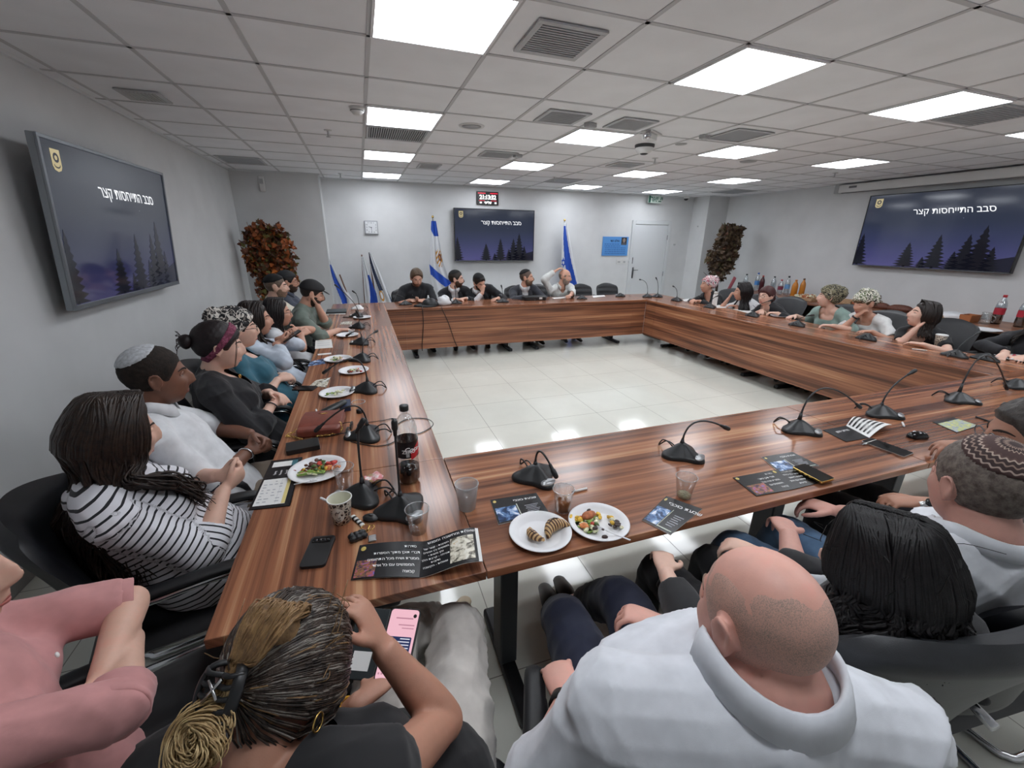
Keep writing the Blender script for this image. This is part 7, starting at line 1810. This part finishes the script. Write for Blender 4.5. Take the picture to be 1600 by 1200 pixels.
# ===== right side
def right(label, px, py, hx, hipx=None, yaw=90, vox=.0095, hs=1.06, **k):
    h = on_x(px, py, hx); return person(label, (hipx or 5.34, h[1]-.03), yaw, tuple(h), vox=vox, hs=hs, seat=.44, **k)
def rchair(y, label, kind='tall'): seat_chair(kind, 5.42, y, 92, label)
f = right('person with pink and white headscarf in black jacket, farthest on the right', 1106, 445, 5.05, hd=(72, -4, 0), female=True, skin=SKF['c'],
    arms={'R': (on_z(1084, 469, .79), (.3,.9,-.4), (-.8,-.5,0), (0,0,-1), .4), 'L': (on_z(1093, 470, .79), (.3,-.9,-.4), (-.8,.5,0), (0,0,-1), .4)},
    top=[dict(name='jacket', col='141519', sleeve=1.85, amp=.006, inf=.018, vneck=.15, seed=91)], bottom=dict(col='141519'))
short_hair(f, '1b1414', front=.05, th=.005); headscarf(f, pattern_mat('scarf_pink_white', ['d9d3d2','b3546a','e2dcda','3d2a33','d9d3d2'], 24), th=.020, bun=((0,-.105,.06),(.07,.05,.07)))
rchair(3.5, 'black chair of the woman with pink headscarf')
f = right('person with black hair in white tee with hand on mouth', 1160, 456, 5.02, hd=(58, -6, 0), female=True, skin=SKF['c'],
    arms={'R': (on_x(1139, 466, 5.0), (-.1,.35,-1), (.2,-.25,.9), (.6,-.4,.3), .8), 'L': (on_z(1150, 478, .79), (.4,-.9,-.4), (-.7,.6,0), (0,0,-1), .4)},
    top=[dict(name='white_tee', sleeve=.75, flare=.012, amp=.006, inf=.014, stripe=True, m=stripe_mat('tee_stripes', 'd9dadd', '8d929c', 9, .10), seed=92)], bottom=dict(col='22242c'))
long_hair(f, '0f0c0d', '1d1617', length=.24, az=(-2.1,2.1), seed=28)
rchair(2.86, 'black chair of the woman with hand on mouth')
f = right('person in black with glasses and dark reddish hair on the right side', 1197, 463, 5.03, hd=(92, -2, 6), female=True, skin=SKF['a'],
    arms={'R': (on_z(1190, 485, .79), (.3,.9,-.4), (-.7,-.6,0), (0,0,-1), .4), 'L': (on_z(1214, 489, .79), (.3,-.9,-.4), (-.7,.5,0), (0,0,-1), .5)},
    top=[dict(name='black_jacket', col='121318', sleeve=1.8, amp=.006, inf=.016, vneck=.16, seed=93)], bottom=dict(col='141519'), brow='4a2f2a')
short_hair(f, '3a2022', '552f2c', th=.018, front=.055); V, F = ellipsoid((0,-.10,-.03), (.05,.04,.05), None, 18, 12); MB().add(f.place(V), F).build('hair_bun', hair_mat('3a2022','552f2c'), f.o, True); glasses(f, '2a1c1c')
rchair(2.42, 'black chair of the woman in glasses on the right')
f = right('person in sage green blouse with patterned turban on the right side', 1295, 464, 5.10, hd=(38, -2, 0), female=True, skin=SKF['a'], girth=1.12, vox=.008,
    arms={'R': (on_z(1243, 493, .79), (.2,.8,-.5), (-.9,.0,-.1), (0,0,-1), .3), 'L': (on_z(1300, 509, .79), (.5,-.8,-.4), (-.6,.7,0), (0,0,-1), .5)},
    top=[dict(name='green_blouse', col='8ba39c', sleeve=1.15, flare=.02, amp=.008, inf=.018, scoop=.025, seed=94)], bottom=dict(col='2a2d33'))
short_hair(f, '2a201b', front=.045, th=.005); headscarf(f, pattern_mat('turban_print', ['2a2a24','8a8368','2a2a24','b9b09a','4a4636'], 30), th=.022, bun=((0,-.11,.045),(.07,.055,.07)), low=-.04)
rchair(1.64, 'black chair of the woman in sage green')
f = right('person in white tee with black cross strap and floral headscarf', 1350, 474, 5.08, hd=(78, -16, 4), female=True, skin=SKF['c'], vox=.008, girth=1.05,
    arms={'R': (on_x(1338, 494, 5.02), (-.3,.5,-1), (.15,-.45,.75), (.7,-.3,.2), .6), 'L': (on_z(1362, 518, .785), (.5,-.7,-.5), (-.8,.4,0), (0,0,-1), .3)},
    top=[dict(name='white_tee', col='dedfde', sleeve=.72, flare=.014, amp=.008, inf=.016, scoop=.02, seed=95)], bottom=dict(col='22242c'))
short_hair(f, '4a3a2c', '6b563f', front=.03, th=.010)
headscarf(f, pattern_mat('floral_print', ['e3e2d8','51603a','ded9cc','2b2f24','8f9a6c'], 26), th=.024, bun=((0,-.02,.125),(.06,.05,.03)), front=.04, low=.01)
m_ = MB(); rn = np.random.RandomState(3)
for i in range(120):
    d = rn.normal(size=3); d /= np.linalg.norm(d); p = np.array([0,-.12,.01]); m_.tube([f.place(np.array([q]))[0] for q in (p+d*.012, p+d*.035+rn.normal(0,.006,3), p+d*.052+rn.normal(0,.010,3)-[0,0,.01])], .0035, 5, sub=2)
m_.build('curly_ponytail', hair_mat('4a3a2c','7a6448'), f.o, True)
m_ = MB(); m_.tube([f.N+f.r*.06+f.fw*.0-f.off, f.sp(.86)+f.fw*.135+f.r*.055-f.off, f.sp(.55)+f.fw*.175+f.r*.0-f.off, f.sp(.25)+f.fw*.165-f.r*.07-f.off, f.sp(.05)+f.fw*.14-f.r*.13-f.off], [(.014,.004)]*5, 8, up=f.fw, sub=3); m_.build('cross_strap', M_BLK, f.o, True)
bracelet(f, 'R', M_BLK, w=.008, dial=False, name='wristband')
rchair(1.16, 'black chair of the woman with floral headscarf')
f = right('person with straight dark hair in black top, hand on neck', 1442, 492, 5.05, hd=(46, 8, 0), female=True, skin=SKF['a'], vox=.0075,
    arms={'R': (on_x(1433, 512, 4.98), (-.5,.25,-1), (.35,-.35,.8), (.5,-.6,.2), .4), 'L': (on_z(1440, 538, .785), (.6,-.8,-.4), (-.2,.9,0), (0,0,-1), .3)},
    top=[dict(name='black_top', col='121317', sleeve=.6, amp=.006, inf=.016, vneck=.16, vw=.09, seed=96)], bottom=dict(col='141519'))
long_hair(f, '16110f', '2a201c', length=.17, az=(-2.0,2.0), seed=38, wave=.002)
rchair(.60, 'black chair with grey edge of the woman with hand on neck')
f = right('person in black sleeves reaching to the plate of sweets at the right edge', 1632, 495, 5.30, hd=(70, -14, 0), female=True, skin=SKF['a'], vox=.008,
    arms={'R': (on_z(1572, 551, .80), (.5,.7,.1), (-.8,-.1,-.25), (0,0,-1), .3), 'L': (on_z(1606, 556, .80), (.5,-.8,-.2), (-.8,.1,-.2), (0,0,-1), .35)},
    top=[dict(name='black_top', col='1a1b20', sleeve=1.9, amp=.006, inf=.016, seed=97)], bottom=dict(col='141519'))
long_hair(f, '1b1512', length=.2, seed=48); rchair(-.05, 'black chair of the person at the right edge')
# ===== near side
# woman with the hair bun, phone in her lap
f = person('person in black sleeveless top with clipped greying hair, looking at a phone', (-.16, -1.43), -22, tuple(on_z(455, 1050, .975)), (-42, -44, -12), female=True, skin='b98872', near=True, vox=.005, seat=.44, girth=1.2, hs=.91,
    arms={'R': ((-.175, -1.37, .92), (.3,-.7,-.8), (-.35,.45,.75), (-.75,.15,-.3), .45), 'L': ((-.235, -1.30, .70), (-.9,-.2,-.4), (.75,.6,-.1), (-.2,.1,.9), .5)},
    legs={'R': ((.03,-1.06,.55),(.03,-.90,.12),(.05,.17,0)), 'L': ((-.16,-1.02,.54),(.07,-.66,.10),(.08,.14,0))},
    top=[dict(name='black_top', col='18181b', sleeve=.14, flare=.01, amp=.005, inf=.014, scoop=.012, seed=101)],
    bottom=dict(col='c6c1bb', inf=.018, wide=.045, to=1.75, amp=.010, vox=.008), shoes='c9b79a')
M_HB = hair_mat('1d1714', '4d4038', .35); M_HBL = hair_mat('6f543a', '9c7c54', .4)
short_hair(f, '1d1714', '4a4039', th=.016, front=.055, seed=11)
rn = np.random.RandomState(12); locks, light, grey = MB(), MB(), MB()
knot = np.array([0,-.128,-.012])
for i in range(2000):                                        # strands combed back to the clip
    x = rn.uniform(-1, 1); z0 = rn.uniform(-.3, 1.0); a = x*1.45
    d = nrm(np.array([math.sin(a)*(1.05-.35*max(z0,0)), .55*math.cos(a)*(1-.2*z0)+.15, z0]))
    P = []
    for t in np.linspace(0, 1, 7):
        q = nrm(d*(1-t)+nrm(knot)*t+np.array([0,-.02,.05])*math.sin(pi*t)); s_ = head_surface(np.array([q]), True)[0]
        P.append(s_+q*(.015+.010*math.sin(pi*t)+rn.uniform(0,.006)))
    V, F = tube([f.place(np.array([p]))[0] for p in P], [.0008,.0014,.0015,.0015,.0014,.0013,.0010], 4, sub=1)
    (grey if rn.rand() < .22 else light if rn.rand() < .05 else locks).add(V, F)
locks.build('combed_hair', M_HB, f.o, True); grey.build('grey_strands', hair_mat('6e6861','908a82'), f.o, True); light.build('blond_strands', M_HBL, f.o, True)
puff = MB()
for i in range(480):                                        # the blond lump folded over the crown
    a = rn.uniform(-1, 1); y0 = rn.uniform(-.03,.02)
    P = [(a*.028+.030, -.072+y0*.6, .104), (a*.042+.036, -.112+y0*.6, .104+.016*rn.rand()), (a*.040+.030, -.138, .072+.018*rn.rand()), (a*.026+.018, -.140, .036), (a*.012, -.136, .03), (a*.006,-.140,.0)]
    V, F = tube([f.place(np.array([p])+rn.normal(0,.002,3))[0] for p in P], [.0009,.0018,.002,.0018,.0016,.001], 5, sub=2); puff.add(V, F)
V, F = ellipsoid((.030,-.098,.078), (.038,.034,.034), rotx(.5), 20, 12); puff.add(f.place(V), F)
puff.build('blond_puff', M_HBL, f.o, True)
tail = MB()
for i in range(260):
    a = rn.uniform(0, 2*pi); r0 = rn.uniform(.3, 1); ph = rn.uniform(-.5,.5)
    c0 = np.array([0,-.150,-.045])
    P = [np.array([0,-.138,-.01])+rn.normal(0,.006,3)]+[c0+np.array([.040*r0*math.cos(a+t*(3+2*ph))+.03*ph, -.008-.014*t+.03*ph*math.sin(3*t), .036*r0*math.sin(a+t*(3+2*ph))-.045*t*r0]) for t in np.linspace(0, 1, 7)]
    V, F = tube([f.place(np.array([p]))[0] for p in P], [.0012]+[.0011]*6+[.0005], 5, sub=2); tail.add(V, F)
tail.build('curled_ponytail', hair_mat('a08258','c9b083',.4), f.o, True)
fly = MB()
for i in range(16):
    a = rn.uniform(-1.8, 1.8); d = nrm(np.array([math.sin(a), -.6+.5*math.cos(a), rn.uniform(-.2,.9)])); s_ = head_surface(np.array([d]), True)[0]
    fly.tube([f.place(np.array([p]))[0] for p in (s_+d*.02, s_+d*.04+rn.normal(0,.012,3), s_+d*.045+rn.normal(0,.025,3))], .0007, 4, sub=3)
fly.build('flyaway_hair', M_HBL, f.o, True)
cl = MB()
for sg in (-1, 1):
    V, F = tube([(sg*.006,-.128,.03),(sg*.03,-.150,.022),(sg*.036,-.156,-.01),(sg*.028,-.150,-.04),(sg*.006,-.132,-.05)], [(.009,.005)]*5, 10, sub=3, rnd=True); cl.add(f.place(V), F)
    for k in range(5):
        z = .02-.015*k; V, F = tube([(sg*.034,-.152,z),(sg*.02,-.162,z-.004),(-sg*.004,-.150,z-.006)], .004, 8, sub=2, rnd=True); cl.add(f.place(V), F)
cl.build('claw_clip', M_BLK, f.o, True)
V, F = tube([(.012,-.166,.012),(-.012,-.166,-.02)], .0025, 6); q_ = MB().add(f.place(V), F); V, F = tube([(-.012,-.166,.008),(.014,-.166,-.014)], .0025, 6); q_.add(f.place(V), F).build('silver_star', M_SILV, f.o, True)
for sg in (-1, 1):
    c = np.array([sg*.092,-.018,-.058]); V, F = tube([c+np.array([.003*sg, .011*math.cos(a), .014*math.sin(a)]) for a in np.arange(24)*2*pi/24], .0018, 6, closed=True); e_ = MB().add(f.place(V), F).build('earring', M_GOLD, f.o, True)
    MB().add(f.place(ellipsoid(c, (.002,.009,.012), None, 14, 8)[0]), ellipsoid((0,0,0),1,None,14,8)[1]).build('black_stone', M_PHONE, e_, True)
V, F = tube([f.N-f.off+f.up*(-.015+.0*math.cos(a))+f.r*.070*math.sin(a)+f.fw*(.066*math.cos(a)-.004)-f.up*.03*max(0,math.cos(a)) for a in np.arange(40)*2*pi/40], .0013, 6, closed=True); MB().add(V, F).build('necklace', M_SILV, f.o, True)
W_, E_ = f.W['L'], f.E['L']; bracelet(f, 'L', mat('band_yellow','d9a52e',.5), t=.80, w=.012, dial=False, name='yellow_wristband')
# her phone in an open dark case
p_ = np.array([-.145,-1.215,.735]); o = empty('smartphone', tuple(p_), 0, 'phone with pink chat screen in open dark case on the near woman\'s lap', 'phone')
ax = nrm(on_z(632, 958, .75)-on_z(612, 1042, .70)); ay = nrm(on_z(645, 962, .75)-on_z(605, 958, .75)); nz = nrm(np.cross(ay, ax)); ay = np.cross(ax, nz)
o.matrix_world = Matrix([[ay[i], ax[i], nz[i], p_[i]] for i in range(3)]+[[0,0,0,1]])
MB().prism(rounded_rect(.078,.160,.010), -.006, .004).build('body', M_BLK, o, bevel=.001)
sc_ = MB().prism(rounded_rect(.072,.154,.008), .004, .0046).build('screen', emit('chat_pink','eab6c4',.75), o)
MB().prism(rounded_rect(.056,.034,.003, c=(.002,-.002)), .0046, .005).build('message_bubble', emit('chat_navy','22305e',.6), sc_)
m_ = MB()
for i, w in enumerate((.024,.034,.044,.03,.034)):
    m_.box((.026-w,.0095-.0065*i,.005),(.026,.0118-.0065*i,.0053))
m_.build('message_text', emit('chat_text','d6d6e4',.7), sc_)
m_ = MB(); 
for i in range(4):
    for j in range(9): m_.box((-.032+.0072*j,-.035-.010*i,.0046),(-.028+.0072*j,-.031-.010*i,.0049))
m_.build('keyboard_keys', emit('chat_key','c98fa2',.6), sc_)
m_ = MB(); m_.box((-.02,.055,.0046),(.024,.058,.0049)).box((-.01,.04,.0046),(.03,.0425,.0049)).box((0,.033,.0046),(.03,.035,.0049)); m_.build('chat_header', emit('chat_key','c98fa2',.6), sc_)
MB().lathe([(.0045,.0046),(.001,.005)], (.027,.063,0), 16).build('contact_dot', M_BLK, sc_)
cv = MB().box((-.125,-.078,-.007),(-.042,.078,-.003)).build('case_cover', mat('case_teal_black','20282b',.45), o, bevel=.004)
MB().box((-.105,.0,-.003),(-.07,.05,-.0022)).build('photo_card', M_PHOTO2, cv); MB().box((-.105,-.06,-.003),(-.06,-.02,-.0022)).build('white_card', M_PAPER, cv)
seat_chair('tall', -.20, -1.49, -22, 'black chair of the woman with clipped hair')
# bald man in the white shirt
f = person('bald person in white short-sleeved shirt with black watch at the near table', (.41, -1.56), -22, (.375, -1.685, 1.135), (0, -14, 4), skin='dca696', near=True, vox=.005, seat=.45, girth=1.30, belly=.06, shw=.205, fat=1.0, hs=.95, neck_r=.070, neck=.004,
    arms={'L': ((.20,-1.45,.70), (-.9,-.45,-.5), (.15,.95,-.15), (.2,0,-1), .55), 'R': ((.53,-1.36,.71), (.9,-.4,-.5), (-.75,.65,.05), (0,-.3,-1), .6)},
    legs={'L': ((.36,-1.13,.54),(.53,-.72,.09),(.03,.15,0)), 'R': ((.56,-1.13,.56),(.62,-.70,.09),(.03,.15,0))},
    top=[dict(name='white_shirt', col='d7dae0', sleeve=.92, flare=.022, amp=.021, freq=13, inf=.022, seed=107, vox=.007)], bottom=dict(col='1a2036', inf=.016), shoes='141416', brow='8a7466')
def stub(P, D):
    h = hairline(P, .066); h = np.minimum(h, .062-P[:,2]+.03*lumps(D, 6, 2)); return np.clip(h*.06, -.004, .0012)
def stubble_mat():
    t = NT('shaved_stubble'); t.set(Roughness=.55); v = t.coord('Object'); n = t.noise(v, 700, 2, .7); big = t.noise(v, 26, 3)
    m = t.n('ShaderNodeMath', operation='MULTIPLY_ADD'); t.l(big, m.inputs[0]); m.inputs[1].default_value = .35; m.inputs[2].default_value = -.18
    a = t.n('ShaderNodeMath', operation='ADD'); t.l(n, a.inputs[0]); t.l(m.outputs[0], a.inputs[1])
    t.l(t.ramp(a.outputs[0], [(.34,'9a857a'),(.45,'b9988a'),(.56,'d0a292')]), t.b.inputs['Base Color']); return t.m
add_shell(f, 'shaved_stubble', stub, stubble_mat(), .004)
collar(f, cloth_mat('cloth_d7dae0', 'd7dae0'), h=.030, gap=.30, drop=.045, lift=.036)
for q, (u_, v_) in enumerate(((.02,.07),)): pass
m_ = MB(); m_.tube([f.sp(.93)-f.off-f.r*.20-f.fw*.05, f.sp(.86)-f.off-f.r*.11-f.fw*.137, f.sp(.85)-f.off-f.fw*.150, f.sp(.86)-f.off+f.r*.11-f.fw*.137, f.sp(.93)-f.off+f.r*.20-f.fw*.05], .0022, 6, sub=5); m_.build('yoke_seam', cloth_mat('seam_white','c4c7ce'), f.o, True)
bracelet(f, 'L', mat('watch_strap','1b1c1e',.5), t=.95, r=.033, w=.013, name='watch')
seat_chair('tall', .355, -1.64, -22, 'black chair with chrome front legs of the bald man')
# woman with big black hair
f = person('person with a large mass of black hair seen from behind at the near table', (.88, -1.44), -6, (.775, -1.635, 1.07), (18, -10, 0), female=True, skin=SKF['a'], near=True, vox=.0065, seat=.45, girth=1.12, hs=.92,
    arms={'R': ((1.0,-1.20,.70), (.9,-.3,-.5), (-.6,.8,0), (0,0,-1), .5), 'L': ((.66,-1.20,.70), (-.9,-.3,-.5), (.5,.8,0), (0,0,-1), .5)},
    top=[dict(name='black_top', col='121216', sleeve=1.7, amp=.006, inf=.018, seed=111)], bottom=dict(col='131317'))
long_hair(f, '09080a', '161314', n=2100, length=.10, r=.0031, az=(-2.75,2.75), seed=55, volume=.98, wave=.014, out=.012, rough=.5)
m_ = MB(); rn = np.random.RandomState(6)
for i in range(24):
    d = rn.normal(size=3); d[2] = abs(d[2])*.8+.1; d /= np.linalg.norm(d); m_.tube([f.place(np.array([p]))[0] for p in (d*.115, d*.135+rn.normal(0,.008,3), d*.140+rn.normal(0,.018,3))], .0008, 4, sub=3)
m_.build('flyaway_hair', hair_mat('09080a','161314',.45), f.o, True)
seat_chair('grey', .93, -1.46, -12, 'dark grey leather chair with chrome base at the lower right')
# man with the patterned kippah
f = person('person with grey hair and patterned brown kippah in white shirt', (1.33, -1.44), -4, (1.27, -1.545, 1.105), (-22, -8, 0), skin='c9988a', near=True, vox=.0055, seat=.45, girth=1.2, belly=.03, hs=1.04, shw=.20, neck_r=.066, neck=.02,
    arms={'L': ((1.17,-1.20,.72), (-.8,-.5,-.4), (.6,.75,-.1), (0,0,-1), .5), 'R': ((1.50,-1.15,.70), (.9,-.4,-.5), (-.5,.8,0), (0,0,-1), .5)},
    legs={'L': ((1.14,-1.03,.54),(1.10,-.92,.10),(-.02,.15,0)), 'R': ((1.42,-1.02,.54),(1.44,-.9,.09),(.0,.15,0))},
    top=[dict(name='white_shirt', col='d9dce1', sleeve=1.05, flare=.02, amp=.014, freq=15, inf=.019, seed=113, vox=.008)], bottom=dict(col='4f6b8c', m=cloth_mat('denim_blue','55718f',.9,1500,.12)), brow='5b4b40')
short_hair(f, '4c423c', '7d736b', th=.007, front=.066, seed=14, rough=.6)
def kip_mat():
    t = NT('kippah_pattern'); t.set(Roughness=.85); g = t.n('ShaderNodeAttribute', attribute_name='ang'); g2 = t.n('ShaderNodeAttribute', attribute_name='azi')
    m = t.n('ShaderNodeMath', operation='MULTIPLY'); t.l(g2.outputs['Fac'], m.inputs[0]); m.inputs[1].default_value = 26
    s_ = t.n('ShaderNodeMath', operation='SINE'); t.l(m.outputs[0], s_.inputs[0])
    k = t.n('ShaderNodeMath', operation='MULTIPLY_ADD'); t.l(s_.outputs[0], k.inputs[0]); k.inputs[1].default_value = .020; t.l(g.outputs['Fac'], k.inputs[2])
    t.l(t.ramp(k.outputs[0], [(0,'3a2b2a'),(.10,'8a7468'),(.14,'3a2b2a'),(.20,'a08c7e'),(.23,'4a3634'),(.36,'55403c'),(.40,'b09c8e'),(.43,'3a2b2a'),(.50,'8d786c'),(.53,'3a2b2a'),(.60,'a8958a'),(.63,'4a3634')], 'CONSTANT'), t.b.inputs['Base Color'])
    return t.m
c_ = nrm((0,-.40,.92)); ko = kippah(f, kip_mat(), tuple(c_), .70, .013)
Dk = HD; an = np.arccos(np.clip(Dk@c_, -1, 1)); e1 = nrm(np.cross(c_, [1,0,0])); e2 = np.cross(c_, e1); az_ = np.arctan2(Dk@e1, Dk@e2)
at = ko.data.attributes.new('ang', 'FLOAT', 'POINT'); at.data.foreach_set('value', an.astype(np.float32)); at = ko.data.attributes.new('azi', 'FLOAT', 'POINT'); at.data.foreach_set('value', az_.astype(np.float32))
collar(f, cloth_mat('cloth_d9dce1', 'd9dce1'), gap=.3, drop=.04)
seat_chair('tall', 1.42, -1.47, -6, 'black leather chair behind the man with the patterned kippah')
# bearded man at the right edge, his hand by the mouse
f = person('bearded person with glasses at the right edge resting a hand on the near table', (2.0, -1.32), 2, tuple(on_z(1610, 684, 1.10)), (50, -8, 0), skin='a87a64', near=True, vox=.006, seat=.45, girth=1.1, hs=1.08,
    arms={'R': (on_z(1480, 685, .785), (.8,-.3,.1), (-.9,.35,-.06), (0,0,-1), .45), 'L': (on_z(1440, 784, .72), (-.4,-.8,-.2), (-.85,.5,-.1), (0,0,-1), .5)},
    top=[dict(name='white_shirt', col='d9dadd', sleeve=1.5, flare=.016, amp=.008, inf=.017, seed=117)], bottom=dict(col='1b1c22'))
short_hair(f, '2a2624', '4a4541', th=.012); beard(f, '2b2826', '55504c', .016, .02); glasses(f, '55565a'); kippah(f, K_BLACK, (0,-.40,.92), .7, .012)
bracelet(f, 'R', M_BLK, t=.94, w=.012, name='watch'); bracelet(f, 'L', M_SILV, t=.94, w=.010, name='silver_watch')
seat_chair('tall', 2.02, -1.42, 2, 'black chair of the bearded man at the right edge')

for o_ in bpy.data.objects:                                   # strands of hair nobody could count
    if o_.name.split('.')[0] in ('hair_lengths','flyaway_hair','side_strands','combed_hair','grey_strands','blond_strands','blond_puff','curled_ponytail','curly_ponytail','loose_hair'): o_['kind'] = 'stuff'
